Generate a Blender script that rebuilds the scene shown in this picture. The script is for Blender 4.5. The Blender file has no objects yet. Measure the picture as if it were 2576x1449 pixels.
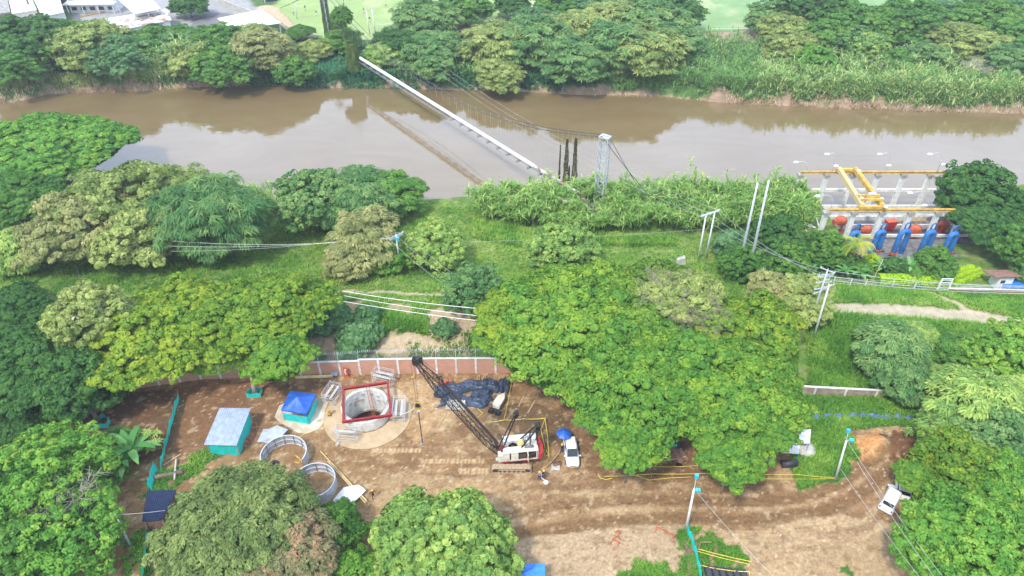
import bpy, math, random
import numpy as np
from math import radians, sin, cos, tan, pi, atan, atan2, sqrt, hypot

# ---------------------------------------------------------------- camera
SC = bpy.context.scene
COL = SC.collection
TH = radians(38.0); CH = 76.0; FD = 1786.0      # pitch below the horizon, height above ground, focal length in photo units
cam_d = bpy.data.cameras.new('camera')
cam = bpy.data.objects.new('camera', cam_d); COL.objects.link(cam)
cam.location = (0, 0, CH); cam.rotation_euler = (radians(90) - TH, 0, 0)
cam_d.sensor_width = 36; cam_d.lens = 36 * FD / 2576; cam_d.clip_start = 1; cam_d.clip_end = 6000
SC.camera = cam
# ---------------------------------------------------------------- world, sun, exposure
SUN_EL, SUN_AZ = radians(56), radians(215)      # azimuth clockwise from north (+Y)
w = bpy.data.worlds.new('World'); SC.world = w; w.use_nodes = True
nt = w.node_tree; nt.nodes.clear()
N = nt.nodes.new; L = nt.links.new
out = N('ShaderNodeOutputWorld'); bg = N('ShaderNodeBackground'); bg.inputs['Strength'].default_value = 0.11
sky = N('ShaderNodeTexSky'); sky.sky_type = 'NISHITA'; sky.sun_disc = False
sky.sun_elevation = SUN_EL; sky.sun_rotation = SUN_AZ; sky.dust_density = 4; sky.air_density = 1.2; sky.ozone_density = 1
tc = N('ShaderNodeTexCoord'); mp = N('ShaderNodeMapping'); mp.inputs['Scale'].default_value = (1, 1, 2.6)
nz = N('ShaderNodeTexNoise'); nz.inputs['Scale'].default_value = 2.6; nz.inputs['Detail'].default_value = 7; nz.inputs['Roughness'].default_value = .55
rp = N('ShaderNodeValToRGB'); rp.color_ramp.elements[0].position = .36; rp.color_ramp.elements[1].position = .68
rp.color_ramp.elements[0].color = (.72, .72, .72, 1); rp.color_ramp.elements[1].color = (1, 1, 1, 1)
nz2 = N('ShaderNodeTexNoise'); nz2.inputs['Scale'].default_value = 4.5; nz2.inputs['Detail'].default_value = 6
rp2 = N('ShaderNodeValToRGB'); rp2.color_ramp.elements[0].position = .3; rp2.color_ramp.elements[1].position = .7
rp2.color_ramp.elements[0].color = (10, 12.5, 17.5, 1); rp2.color_ramp.elements[1].color = (14.4, 17.2, 22, 1)
mx = N('ShaderNodeMixRGB')
L(tc.outputs['Generated'], mp.inputs[0]); L(mp.outputs[0], nz.inputs['Vector']); L(mp.outputs[0], nz2.inputs['Vector'])
L(nz.outputs['Fac'], rp.inputs[0]); L(nz2.outputs['Fac'], rp2.inputs[0])
L(rp.outputs[0], mx.inputs[0]); L(sky.outputs[0], mx.inputs[1]); L(rp2.outputs[0], mx.inputs[2])
L(mx.outputs[0], bg.inputs['Color']); L(bg.outputs[0], out.inputs['Surface'])
sd = bpy.data.lights.new('sun', 'SUN'); sd.energy = 3.4; sd.angle = radians(6); sd.color = (1, .95, .86)
so = bpy.data.objects.new('sun', sd); COL.objects.link(so)
so.rotation_euler = (radians(90) - SUN_EL, 0, -SUN_AZ + pi)
SC.view_settings.view_transform = 'Standard'; SC.view_settings.look = 'None'
SC.view_settings.gamma = 1; SC.view_settings.exposure = 0.2
try:
    SC.cycles.max_bounces = 5; SC.cycles.diffuse_bounces = 3; SC.cycles.transparent_max_bounces = 4
    SC.cycles.use_adaptive_sampling = True
except Exception: pass

# ---------------------------------------------------------------- photo <-> place
ZW = -2.5                                       # water level
def Pz(px, py, z=0.0):
    a = (px - 1288) / FD; b = (py - 724.5) / FD
    dz = -(sin(TH) + b * cos(TH)); dy = cos(TH) - b * sin(TH)
    t = (z - CH) / dz
    return (a * t, dy * t)
def depth(y, z): return y * cos(TH) + (CH - z) * sin(TH)
def proj(x, y, z):
    d = depth(y, z); b = ((CH - z) * cos(TH) - y * sin(TH)) / d
    return 1288 + FD * x / d, 724.5 + FD * b
def hz(y, py):                                  # height that shows at row py for something standing at distance y
    b = (py - 724.5) / FD
    return CH - y * (sin(TH) + b * cos(TH)) / (cos(TH) - b * sin(TH))
def ipx(pts, z):
    q = [Pz(a, b, z) for a, b in pts]
    return np.array([p[0] for p in q]), np.array([p[1] for p in q])
NX, NY = ipx([(-500, 560), (0, 530), (420, 500), (690, 508), (900, 512), (1100, 512), (1190, 500), (1400, 490), (1700, 485), (2000, 500), (2060, 506), (2360, 508), (2576, 470), (3300, 500)], ZW)
FX, FY = ipx([(-900, 330), (-60, 275), (0, 262), (60, 254), (120, 238), (260, 232), (400, 226), (560, 217), (700, 214), (790, 222), (930, 222), (1060, 226), (1240, 228), (1480, 240), (1640, 243), (1860, 262), (2060, 270), (2360, 281), (2576, 287), (3500, 310)], ZW)
WX, WY = ipx([(-900, 1080), (60, 1020), (295, 983), (507, 953), (640, 944), (860, 942), (1100, 936), (1345, 934), (1700, 962), (2047, 986), (2576, 990), (3300, 1000)], 0)
LX, LY = ipx([(-900, 760), (0, 745), (400, 725), (800, 735), (1130, 745), (1500, 745), (1800, 750), (2100, 778), (2350, 795), (2576, 812), (3400, 830)], 2.2)

def _h(ix, iy, s):
    n = (ix.astype(np.int64) * 374761393 + iy.astype(np.int64) * 668265263 + s * 1442695041) & 0x7fffffff
    n = ((n ^ (n >> 13)) * 1274126177) & 0x7fffffff
    return ((n ^ (n >> 16)) & 0xffff) / 65535.0
def vn(x, y, s=0):
    x = np.asarray(x, float); y = np.asarray(y, float)
    ix = np.floor(x); iy = np.floor(y); fx = x - ix; fy = y - iy
    fx = fx * fx * (3 - 2 * fx); fy = fy * fy * (3 - 2 * fy)
    a = _h(ix, iy, s); b = _h(ix + 1, iy, s); c = _h(ix, iy + 1, s); d = _h(ix + 1, iy + 1, s)
    return (a * (1 - fx) + b * fx) * (1 - fy) + (c * (1 - fx) + d * fx) * fy
def fbm(x, y, s=0, o=4):
    t = 0; am = .5; tot = 0
    for k in range(o):
        t = t + am * vn(x * 2 ** k + 17.3 * k, y * 2 ** k + 5.1 * k, s + k); tot += am; am *= .55
    return t / tot
def ss(a, b, x):
    t = np.clip((x - a) / (b - a), 0, 1); return t * t * (3 - 2 * t)
def gz(x, y):
    x = np.asarray(x, float); y = np.asarray(y, float)
    yn = np.interp(x, NX, NY); yf = np.interp(x, FX, FY); yw = np.interp(x, WX, WY); yl = np.interp(x, LX, LY)
    wob = fbm(x * .18, y * .18, 5) - .5
    z = 2.2 * ss(yw + .6, yl - 4.5, y + wob * 1.2) - 1.9 * ss(yl + 3.5, yl + 10, y)
    z = z * np.where(y < yw + .6, 0, 1)
    z = z + wob * .5 * ss(yw + 1, yw + 5, y)
    z = z - 5.5 * ss(yn - 4.2 + wob * 4, yn + 4.5, y) + 6.1 * ss(yf - 3.0, yf + 4.5 + wob * 6, y) * (y > yn + 10)
    m = ss(2.8, 0, np.hypot((x - MD[0]) / 1.1, (y - MD[1]) / .8))         # spoil heap
    m2 = ss(4.5, 0, np.hypot((x - MD2[0]) / 1.2, y - MD2[1]))
    return z + 1.1 * m + .5 * m2
MD = Pz(2205, 1110, .5); MD2 = Pz(2280, 1110, .3)
def G(px, py, dz=0.0):
    z = 0.0
    for _ in range(8):
        x, y = Pz(px, py, z + dz); z = .5 * z + .5 * float(gz(x, y))
    z = float(gz(x, y))
    return (x, y, z + dz)

# ---------------------------------------------------------------- mesh builder
def rotz(a):
    c, s = cos(a), sin(a); return np.array([[c, -s, 0], [s, c, 0], [0, 0, 1.0]])
def rotm(rx, ry, rz_):
    cx, sx, cy, sy = cos(rx), sin(rx), cos(ry), sin(ry)
    return rotz(rz_) @ np.array([[cy, 0, sy], [0, 1, 0], [-sy, 0, cy]]) @ np.array([[1, 0, 0], [0, cx, -sx], [0, sx, cx]])
def nrm(v):
    v = np.asarray(v, float); n = np.linalg.norm(v, axis=-1, keepdims=True); return v / np.maximum(n, 1e-9)
class MB:
    def __init__(s): s.V = []; s.F = []; s.n = 0; s.T = []; s.MI = []; s.mi = 0
    def add(s, v, faces, tint=None):
        v = np.asarray(v, float).reshape(-1, 3); s.V.append(v)
        s.T.append(np.full(len(v), .5) if tint is None else np.broadcast_to(np.asarray(tint, float), (len(v),)))
        if isinstance(faces, np.ndarray): s.F.append(faces + s.n); s.MI.append(np.full(len(faces), s.mi))
        else:
            for k in set(len(f) for f in faces):
                a = np.array([f for f in faces if len(f) == k]) + s.n; s.F.append(a); s.MI.append(np.full(len(a), s.mi))
        s.n += len(v); return s
    def box(s, c, d, R=None, rz=0, taper=1.0):
        x, y, z = d[0] / 2, d[1] / 2, d[2] / 2; t = taper
        v = np.array([[-x, -y, -z], [x, -y, -z], [x, y, -z], [-x, y, -z], [-x * t, -y * t, z], [x * t, -y * t, z], [x * t, y * t, z], [-x * t, y * t, z]])
        if R is None and rz: R = rotz(rz)
        if R is not None: v = v @ R.T
        return s.add(v + np.asarray(c, float), np.array([[0, 3, 2, 1], [4, 5, 6, 7], [0, 1, 5, 4], [1, 2, 6, 5], [2, 3, 7, 6], [3, 0, 4, 7]]))
    def beam(s, p, q, w, h=None, up=(0, 0, 1)):
        p = np.asarray(p, float); q = np.asarray(q, float); h = h or w
        d = nrm(q - p); up = np.asarray(up, float)
        if abs(d @ up) > .98: up = np.array([0, 1.0, 0])
        a = nrm(np.cross(d, up)) * w / 2; b = nrm(np.cross(a, d)) * h / 2
        v = np.array([p - a - b, p + a - b, p + a + b, p - a + b, q - a - b, q + a - b, q + a + b, q - a + b])
        return s.add(v, np.array([[0, 1, 2, 3], [4, 7, 6, 5], [0, 4, 5, 1], [1, 5, 6, 2], [2, 6, 7, 3], [3, 7, 4, 0]]))
    def tube(s, pts, r, n=8, cap=True, tint=None):
        P = np.asarray(pts, float); m = len(P); r = np.broadcast_to(np.asarray(r, float), (m,))
        T = np.gradient(P, axis=0) if m > 2 else np.array([P[1] - P[0]] * 2)
        T = nrm(T); up = np.array([0, 0, 1.0]) if abs(T[0][2]) < .9 else np.array([1.0, 0, 0])
        V = []; a = nrm(np.cross(T[0], up)); ang = np.arange(n) * 2 * pi / n
        for i in range(m):
            a = a - (a @ T[i]) * T[i]; a = nrm(a); b = np.cross(T[i], a)
            V.append(P[i] + r[i] * (np.cos(ang)[:, None] * a + np.sin(ang)[:, None] * b))
        V = np.concatenate(V); F = []
        i = np.arange(m - 1)[:, None] * n; j = np.arange(n)[None]; k = (j + 1) % n
        F = np.stack([i + j, i + k, i + n + k, i + n + j], -1).reshape(-1, 4)
        s.add(V, F, tint)
        if cap:
            s.F.append(np.array([list(range(n - 1, -1, -1))]) + s.n - m * n); s.F.append(np.array([list(range(n))]) + s.n - n)
            s.MI += [np.array([s.mi]), np.array([s.mi])]
        return s
    def cyl(s, c, r, h, n=16, r2=None): return s.tube([c, (c[0], c[1], c[2] + h)], [r, r if r2 is None else r2], n)
    def prism(s, poly, z0, z1, c=(0, 0)):
        n = len(poly); v = [(x + c[0], y + c[1], z0) for x, y in poly] + [(x + c[0], y + c[1], z1) for x, y in poly]
        F = [tuple(range(n - 1, -1, -1)), tuple(range(n, 2 * n))] + [(i, (i + 1) % n, n + (i + 1) % n, n + i) for i in range(n)]
        return s.add(v, F)
    def extr(s, poly, a, b, axis='y', M=None):     # profile in (x,z) extruded along y from a to b
        n = len(poly); v = np.array([(x, a, z) for x, z in poly] + [(x, b, z) for x, z in poly])
        if M is not None: v = v @ M.T
        return s.add(v, [tuple(range(n)), tuple(range(2 * n - 1, n - 1, -1))] + [(i, n + i, n + (i + 1) % n, (i + 1) % n) for i in range(n)])
    def grid(s, A, tint=None):
        A = np.asarray(A, float); m, n = A.shape[:2]
        i = np.arange(m - 1)[:, None] * n; j = np.arange(n - 1)[None]
        return s.add(A.reshape(-1, 3), np.stack([i + j, i + j + 1, i + n + j + 1, i + n + j], -1).reshape(-1, 4), tint)
    def ring(s, c, ri, ro, z0, z1, n=48, a0=0, a1=2 * pi):
        full = abs(a1 - a0 - 2 * pi) < 1e-6; m = n if full else n + 1
        a = a0 + (a1 - a0) * np.arange(m) / n; C, S = np.cos(a), np.sin(a); o = np.ones(m)
        V = np.concatenate([np.stack([c[0] + r * C, c[1] + r * S, z * o], 1) for r, z in ((ri, z0), (ro, z0), (ro, z1), (ri, z1))])
        F = []
        for i in range(n if full else n):
            j = (i + 1) % m
            for q in range(4):
                q2 = (q + 1) % 4; F.append((q * m + i, q * m + j, q2 * m + j, q2 * m + i))
        if not full: F += [(0, m, 2 * m, 3 * m), (m - 1, 4 * m - 1, 3 * m - 1, 2 * m - 1)]
        return s.add(V, F)
    def lathe(s, prof, n=24, c=(0, 0, 0)):
        a = np.arange(n) * 2 * pi / n; V = np.concatenate([np.stack([c[0] + r * np.cos(a), c[1] + r * np.sin(a), np.full(n, c[2] + z)], 1) for r, z in prof])
        i = np.arange(len(prof) - 1)[:, None] * n; j = np.arange(n)[None]; k = (j + 1) % n
        return s.add(V, np.stack([i + j, i + k, i + n + k, i + n + j], -1).reshape(-1, 4))
    def mesh(s, name, mats, smooth=False, off=None):
        V = np.concatenate(s.V).astype(np.float32)
        if off is not None: V = V - np.asarray(off, np.float32)
        me = bpy.data.meshes.new(name)
        me.vertices.add(len(V)); me.vertices.foreach_set('co', V.ravel())
        tot = np.concatenate([np.full(len(f), f.shape[1]) for f in s.F]).astype(np.int32)
        lv = np.concatenate([f.ravel() for f in s.F]).astype(np.int32)
        me.loops.add(len(lv)); me.loops.foreach_set('vertex_index', lv)
        me.polygons.add(len(tot)); me.polygons.foreach_set('loop_start', np.concatenate([[0], np.cumsum(tot)[:-1]]).astype(np.int32))
        me.polygons.foreach_set('loop_total', tot)
        mats = mats if isinstance(mats, (list, tuple)) else [mats]
        for m in mats: me.materials.append(m)
        if len(mats) > 1: me.polygons.foreach_set('material_index', np.concatenate(s.MI).astype(np.int32))
        me.update(calc_edges=True)
        T = np.concatenate(s.T)
        if T.min() != .5 or T.max() != .5:
            at = me.attributes.new('tint', 'FLOAT', 'POINT'); at.data.foreach_set('value', T.astype(np.float32))
        me.polygons.foreach_set('use_smooth', np.full(len(tot), bool(smooth)))
        return me
    def build(s, name, mats, parent=None, smooth=False, off=None):
        o = bpy.data.objects.new(name, s.mesh(name, mats, smooth, off)); COL.objects.link(o)
        if parent is not None: o.parent = parent
        return o
def tag(o, label=None, cat=None, group=None, kind=None):
    if label: o['label'] = label
    if cat: o['category'] = cat
    if group: o['group'] = group
    if kind: o['kind'] = kind
    return o
def thing(name, label, cat, loc=(0, 0, 0), rz=0, group=None):
    o = bpy.data.objects.new(name, None); COL.objects.link(o); o.empty_display_size = .5
    o.location = loc; o.rotation_euler = (0, 0, rz); return tag(o, label, cat, group)
def solo(mb, name, mats, label, cat, group=None, smooth=False, kind=None):   # world coordinates -> origin at the base
    V = np.concatenate(mb.V); off = np.array([(V[:, 0].min() + V[:, 0].max()) / 2, (V[:, 1].min() + V[:, 1].max()) / 2, V[:, 2].min()])
    o = mb.build(name, mats, None, smooth, off); o.location = off; return tag(o, label, cat, group, kind)
KIDS = {}
def dup(root, loc, rz=0, label=None, group=None, sc=None):
    def cp(o, par):
        c = o.copy(); COL.objects.link(c); c.parent = par
        for ch in list(o.children): cp(ch, c)
        return c
    r = cp(root, None); r.location = loc; r.rotation_euler = (0, 0, rz)
    if sc is not None: r.scale = (sc, sc, sc) if np.isscalar(sc) else sc
    if label: r['label'] = label
    if group: r['group'] = group
    return r

# ---------------------------------------------------------------- materials
def mat(name, c1, c2=None, rough=.7, metal=0, sc=2.0, bump=0, trans=0, spec=.4, alpha=1, det=4, attr=None, obr=0, brick=None, stripe=None, p0=.35, p1=.65):
    m = bpy.data.materials.new(name); m.use_nodes = True; t = m.node_tree; t.nodes.clear()
    N = t.nodes.new; L = t.links.new
    o = N('ShaderNodeOutputMaterial'); b = N('ShaderNodeBsdfPrincipled')
    b.inputs['Roughness'].default_value = rough; b.inputs['Metallic'].default_value = metal
    b.inputs['Specular IOR Level'].default_value = spec
    tc = N('ShaderNodeTexCoord'); nz = N('ShaderNodeTexNoise'); nz.inputs['Scale'].default_value = sc; nz.inputs['Detail'].default_value = det
    L(tc.outputs['Object'], nz.inputs['Vector'])
    c2 = c2 or tuple(x * .72 for x in c1)
    r = N('ShaderNodeValToRGB'); e = r.color_ramp.elements; e[0].position = p0; e[1].position = p1
    e[0].color = (*c2, 1); e[1].color = (*c1, 1)
    if attr:                                     # leaf tint per clump, then a ramp of leaf colours
        a = N('ShaderNodeAttribute'); a.attribute_name = 'tint'
        for i in range(2, 2): pass
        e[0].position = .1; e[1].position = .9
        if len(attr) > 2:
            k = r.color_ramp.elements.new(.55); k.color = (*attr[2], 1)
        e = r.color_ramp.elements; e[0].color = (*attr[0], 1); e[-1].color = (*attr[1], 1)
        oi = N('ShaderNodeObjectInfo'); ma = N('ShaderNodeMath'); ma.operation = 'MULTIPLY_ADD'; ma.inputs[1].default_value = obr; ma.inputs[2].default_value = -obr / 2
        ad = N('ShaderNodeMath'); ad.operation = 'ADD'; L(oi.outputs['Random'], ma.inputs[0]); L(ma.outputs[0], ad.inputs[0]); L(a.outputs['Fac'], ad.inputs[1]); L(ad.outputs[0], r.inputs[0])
    else: L(nz.outputs['Fac'], r.inputs[0])
    col = r.outputs[0]
    if brick:
        bt = N('ShaderNodeTexBrick'); bt.inputs['Scale'].default_value = brick; bt.inputs['Mortar Size'].default_value = .03
        bt.inputs['Brick Width'].default_value = .5; bt.inputs['Row Height'].default_value = .18
        mp = N('ShaderNodeMapping'); mp.inputs['Rotation'].default_value = (pi / 2, 0, 0); L(tc.outputs['Object'], mp.inputs[0]); L(mp.outputs[0], bt.inputs['Vector'])
        L(r.outputs[0], bt.inputs['Color1']); hs = N('ShaderNodeHueSaturation'); hs.inputs['Value'].default_value = .72; L(r.outputs[0], hs.inputs['Color']); L(hs.outputs[0], bt.inputs['Color2'])
        bt.inputs['Mortar'].default_value = (.42, .3, .24, 1); col = bt.outputs['Color']
    if stripe:
        wv = N('ShaderNodeTexWave'); wv.inputs['Scale'].default_value = stripe[0]; wv.inputs['Distortion'].default_value = 0
        wv.bands_direction = stripe[2] if len(stripe) > 2 else 'X'
        L(tc.outputs['Object'], wv.inputs['Vector']); r2 = N('ShaderNodeValToRGB'); r2.color_ramp.interpolation = 'CONSTANT'
        r2.color_ramp.elements[1].position = .5; r2.color_ramp.elements[0].color = (*stripe[1], 1); r2.color_ramp.elements[1].color = (*c1, 1); L(wv.outputs['Color'], r2.inputs[0]); col = r2.outputs[0]
    L(col, b.inputs['Base Color'])
    if bump:
        bp = N('ShaderNodeBump'); bp.inputs['Strength'].default_value = bump; bp.inputs['Distance'].default_value = .1
        n2 = N('ShaderNodeTexNoise'); n2.inputs['Scale'].default_value = sc * 3; n2.inputs['Detail'].default_value = 5; L(tc.outputs['Object'], n2.inputs['Vector'])
        L(n2.outputs['Fac'], bp.inputs['Height']); L(bp.outputs[0], b.inputs['Normal'])
    sh = b.outputs[0]
    if trans:
        tr = N('ShaderNodeBsdfTranslucent'); L(col, tr.inputs['Color']); ms = N('ShaderNodeMixShader'); ms.inputs[0].default_value = trans
        L(sh, ms.inputs[1]); L(tr.outputs[0], ms.inputs[2]); sh = ms.outputs[0]
    if alpha < 1:
        tp = N('ShaderNodeBsdfTransparent'); ms = N('ShaderNodeMixShader'); ms.inputs[0].default_value = alpha
        L(tp.outputs[0], ms.inputs[1]); L(sh, ms.inputs[2]); sh = ms.outputs[0]
    L(sh, o.inputs['Surface']); return m
M = {}
M['steelw'] = mat('galvanised_white', (.62, .64, .66), (.45, .47, .5), .5, .3, 3)
M['steel'] = mat('weathered_steel', (.42, .44, .46), (.25, .26, .27), .5, .5, 6)
M['white'] = mat('white_paint', (.8, .8, .78), (.66, .66, .63), .5, 0, 1.5)
M['carw'] = mat('car_white', (.82, .83, .84), (.76, .77, .78), .22, 0, .5, spec=.6)
M['glass'] = mat('dark_glass', (.02, .025, .03), (.01, .012, .015), .08, 0, 2, spec=.8)
M['rubber'] = mat('rubber', (.02, .02, .02), (.035, .033, .03), .85, 0, 6)
M['conc'] = mat('concrete', (.5, .48, .43), (.36, .34, .3), .85, 0, 1.2, bump=.2)
M['concw'] = mat('pale_concrete', (.74, .73, .68), (.54, .52, .47), .85, 0, 1.3, bump=.2)
M['concd'] = mat('stained_concrete', (.42, .4, .36), (.22, .2, .18), .9, 0, 1.1, bump=.3)
M['sand'] = mat('sandy_slab', (.5, .37, .22), (.4, .285, .165), .95, 0, .9, bump=.2)
M['sandw'] = mat('lime_slab', (.55, .5, .4), (.45, .36, .24), .95, 0, .6, bump=.2, p0=.42, p1=.58)
M['wallr'] = mat('weathered_wall', (.42, .31, .25), (.25, .18, .14), .95, 0, 1.2, det=8)
M['brick'] = mat('red_brick', (.72, .32, .18), (.6, .26, .14), .9, 0, .8, brick=2.2)
M['bricks'] = mat('loose_brick', (.5, .2, .12), (.38, .15, .09), .9, 0, 5)
M['redsteel'] = mat('red_steel', (.36, .02, .03), (.24, .02, .02), .5, 0, 2)
M['red'] = mat('red_paint', (.6, .03, .03), (.42, .03, .03), .45, 0, 2)
M['redor'] = mat('orange_red', (.6, .13, .05), (.36, .08, .04), .6, 0, 1.6, det=8)
M['blackst'] = mat('black_steel', (.028, .026, .028), (.05, .04, .035), .5, .3, 3)
M['rust'] = mat('brown_steel', (.11, .07, .06), (.06, .045, .04), .6, .2, 3)
M['mudtrk'] = mat('muddy_track', (.52, .39, .25), (.34, .24, .14), .9, 0, 3, bump=.3)
M['yel'] = mat('yellow_paint', (.72, .45, .07), (.42, .26, .08), .6, 0, 1.3, det=8)
M['yelw'] = mat('worn_yellow', (.72, .5, .12), (.5, .42, .3), .6, 0, 4)
M['deckd'] = mat('dark_deck', (.2, .19, .18), (.09, .085, .08), .9, 0, .8, bump=.4, det=8)
M['rope'] = mat('yellow_tape', (.75, .6, .08), (.62, .45, .05), .6, 0, 3)
M['cream'] = mat('cream_paint', (.72, .69, .58), (.55, .5, .38), .5, 0, 1.6)
M['blue'] = mat('blue_tarp', (.02, .12, .5), (.015, .085, .38), .45, 0, 1.5, bump=.3)
M['bluel'] = mat('light_blue_tarp', (.05, .25, .75), (.04, .18, .6), .5, 0, 1.5, bump=.3)
M['pipeb'] = mat('blue_pipe', (.025, .18, .48), (.03, .09, .24), .55, 0, .9, det=9, bump=.2)
M['teal'] = mat('teal_mesh', (.02, .74, .66), (.02, .62, .58), .6, 0, 3, trans=.25)
M['cyan'] = mat('cyan_plastic', (.03, .5, .55), (.02, .38, .44), .4, 0, 3)
M['tarp'] = mat('black_blue_tarp', (.06, .085, .14), (.02, .028, .045), .3, 0, 1.2, bump=.8)
M['navy'] = mat('navy_sheet', (.018, .032, .085), (.012, .022, .06), .6, 0, 2, bump=.5)
M['zinc'] = mat('zinc_sheet', (.45, .5, .58), (.33, .38, .45), .45, .35, 1.6)
M['alu'] = mat('aluminium_form', (.6, .63, .68), (.45, .48, .52), .4, .4, 1.8)
M['aludk'] = mat('form_rib', (.2, .21, .23), (.14, .15, .17), .6, .2, 3)
M['wood'] = mat('raw_timber', (.46, .33, .18), (.33, .22, .12), .85, 0, 4)
M['woodd'] = mat('brown_plank', (.22, .13, .09), (.14, .085, .06), .85, 0, 4)
M['bark'] = mat('bark', (.22, .18, .13), (.12, .095, .07), .95, 0, 3, bump=.4)
M['barkm'] = mat('grey_brown_twig', (.3, .25, .2), (.2, .165, .13), .95, 0, 3)
M['barkl'] = mat('pale_bark', (.42, .38, .31), (.26, .22, .17), .95, 0, 3, bump=.3)
M['hdpe'] = mat('black_pipe', (.05, .05, .058), (.025, .025, .03), .5, 0, 2)
M['skin'] = mat('skin', (.4, .22, .14), (.34, .18, .11), .6, 0, 8)
M['navyc'] = mat('navy_cloth', (.02, .04, .12), (.012, .025, .07), .9, 0, 8)
M['greyc'] = mat('grey_cloth', (.3, .3, .34), (.2, .2, .25), .9, 0, 8)
M['blk'] = mat('black_cloth', (.015, .015, .02), (.03, .03, .035), .9, 0, 8)
M['hat'] = mat('yellow_helmet', (.85, .5, .02), (.75, .42, .02), .3, 0, 2)
M['roofw'] = mat('white_roof', (.86, .86, .86), (.78, .79, .8), .5, 0, .3, stripe=None)
M['rusty'] = mat('rusty_roof', (.55, .55, .53), (.3, .16, .1), .7, 0, .55, stripe=None, p0=.4, p1=.52)
M['tile'] = mat('clay_tile', (.34, .17, .12), (.2, .12, .09), .9, 0, 2)
M['orange'] = mat('orange_awning', (.75, .3, .08), (.65, .25, .07), .6, 0, 2)
M['wire'] = mat('bright_cable', (.5, .52, .53), (.4, .42, .43), .35, .2, 2)
M['wired'] = mat('dark_cable', (.1, .09, .09), (.07, .065, .06), .6, .2, 2)
M['vine'] = mat('dry_vine', (.13, .12, .05), (.07, .06, .03), .95, 0, 3)
# ---------------------------------------------------------------- ground, water
def gpoly(pts, dz=0):
    return np.array([G(a, b)[:2] for a, b in pts])
def inpoly(X, Y, poly):
    r = np.zeros(X.shape, bool); n = len(poly)
    for i in range(n):
        x0, y0 = poly[i]; x1, y1 = poly[(i + 1) % n]
        if y0 == y1: continue
        c = ((y0 > Y) != (y1 > Y)) & (X < (x1 - x0) * (Y - y0) / (y1 - y0) + x0); r ^= c
    return r
def pldist(X, Y, pts):
    d = np.full(X.shape, 1e9)
    for (x0, y0), (x1, y1) in zip(pts[:-1], pts[1:]):
        l2 = (x1 - x0) ** 2 + (y1 - y0) ** 2
        t = np.clip(((X - x0) * (x1 - x0) + (Y - y0) * (y1 - y0)) / l2, 0, 1)
        d = np.minimum(d, np.hypot(X - x0 - t * (x1 - x0), Y - y0 - t * (y1 - y0)))
    return d
WELL = Pz(923, 1040, 0); WELL = (WELL[0], WELL[1])
xs = np.concatenate([[-3000, -1200, -500, -320], np.arange(-240, -80, 1.3), np.arange(-80, 80, .26), np.arange(80, 241, 1.3), [320, 500, 1200, 3000]])
ys = np.concatenate([[-600, -100, 0, 25], np.arange(40, 84, .25), np.arange(84, 96, .4), np.arange(96, 142, .5), np.arange(142, 172, 2), np.arange(172, 206, .8), np.arange(206, 300, 1.2), [330, 400, 600, 1200, 4000]])
GX, GY = np.meshgrid(xs, ys); SH = GX.shape
wx = GX + (fbm(GX * .5, GY * .5, 11) - .5) * 3; wy = GY + (fbm(GX * .5, GY * .5, 31) - .5) * 3
yn = np.interp(GX, NX, NY); yf = np.interp(GX, FX, FY); yw = np.interp(GX, WX, WY); yl = np.interp(GX, LX, LY)
n1 = fbm(GX * .12, GY * .12, 3); n2 = fbm(GX * .6, GY * .6, 7); n3 = fbm(GX * 1.9, GY * 1.9, 9)
def C(*c): return np.array(c)
def mixc(A, c, m): return A * (1 - m[..., None]) + np.asarray(c) * m[..., None]
col = np.zeros(SH + (3,)) + C(.09, .17, .03)
col = mixc(col, C(.17, .25, .045), ss(.42, .65, n1)); col = mixc(col, C(.24, .27, .09), ss(.52, .7, n2) * .7)
zone = np.zeros(SH, int)
def sel(pts, warp=1.0): return inpoly(GX + (wx - GX) * warp, GY + (wy - GY) * warp, gpoly(pts))
# levee: eroded earth between wall and track
slope = (GY > yw + .3) & (GY < yl - 2)
er = ss(.5, .6, fbm(GX * .22, GY * .22, 41)) * slope * (GX < 5)
col = mixc(col, C(.34, .25, .15), er * .8)
for pts in ([(775, 850), (845, 830), (862, 905), (760, 925)], [(1075, 790), (1130, 770), (1190, 790), (1190, 850), (1090, 860)], [(880, 790), (915, 790), (935, 850), (870, 845)], [(960, 850), (1070, 835), (1180, 850), (1180, 885), (940, 890)]):
    m_ = sel(pts) & (n2 > .36); zone[m_] = 6; col = mixc(col, C(.44, .33, .21), m_.astype(float) * (.75 + .25 * n3))
zone[(er > .7) & slope & (GX < 5)] = 6
# dirt track on the levee
def band(pts, w, s=.4):
    d = pldist(wx * .35 + GX * .65, wy * .35 + GY * .65, [G(a, b)[:2] for a, b in pts]); return 1 - ss(w - s, w + s, d)
trk = band([(2060, 774), (2130, 776), (2230, 778), (2330, 782), (2430, 795), (2576, 812), (2800, 840)], 1.5, .7)
trk2 = np.maximum(band([(760, 728), (900, 733), (1050, 738), (1120, 743), (1240, 748)], .35, .35), band([(900, 755), (1060, 750), (1130, 752)], .3, .3) * .6)
trk3 = band([(2340, 735), (2385, 755), (2440, 785), (2500, 800)], .7, .6)
trk4 = band([(1150, 640), (1400, 640), (1600, 628), (1800, 605)], 1.6, 2.2) * .35
ts = fbm(GX * .8, GY * .8, 51)
col = mixc(col, C(.46, .37, .27), trk * (.7 + .3 * ts)); col = mixc(col, C(.48, .38, .26), trk3 * .8)
col = mixc(col, C(.46, .36, .24), trk2 * .85); col = mixc(col, C(.22, .26, .08), trk4)
zone[(trk > .5) | (trk3 > .5) | (trk2 > .5)] = 2
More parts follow.
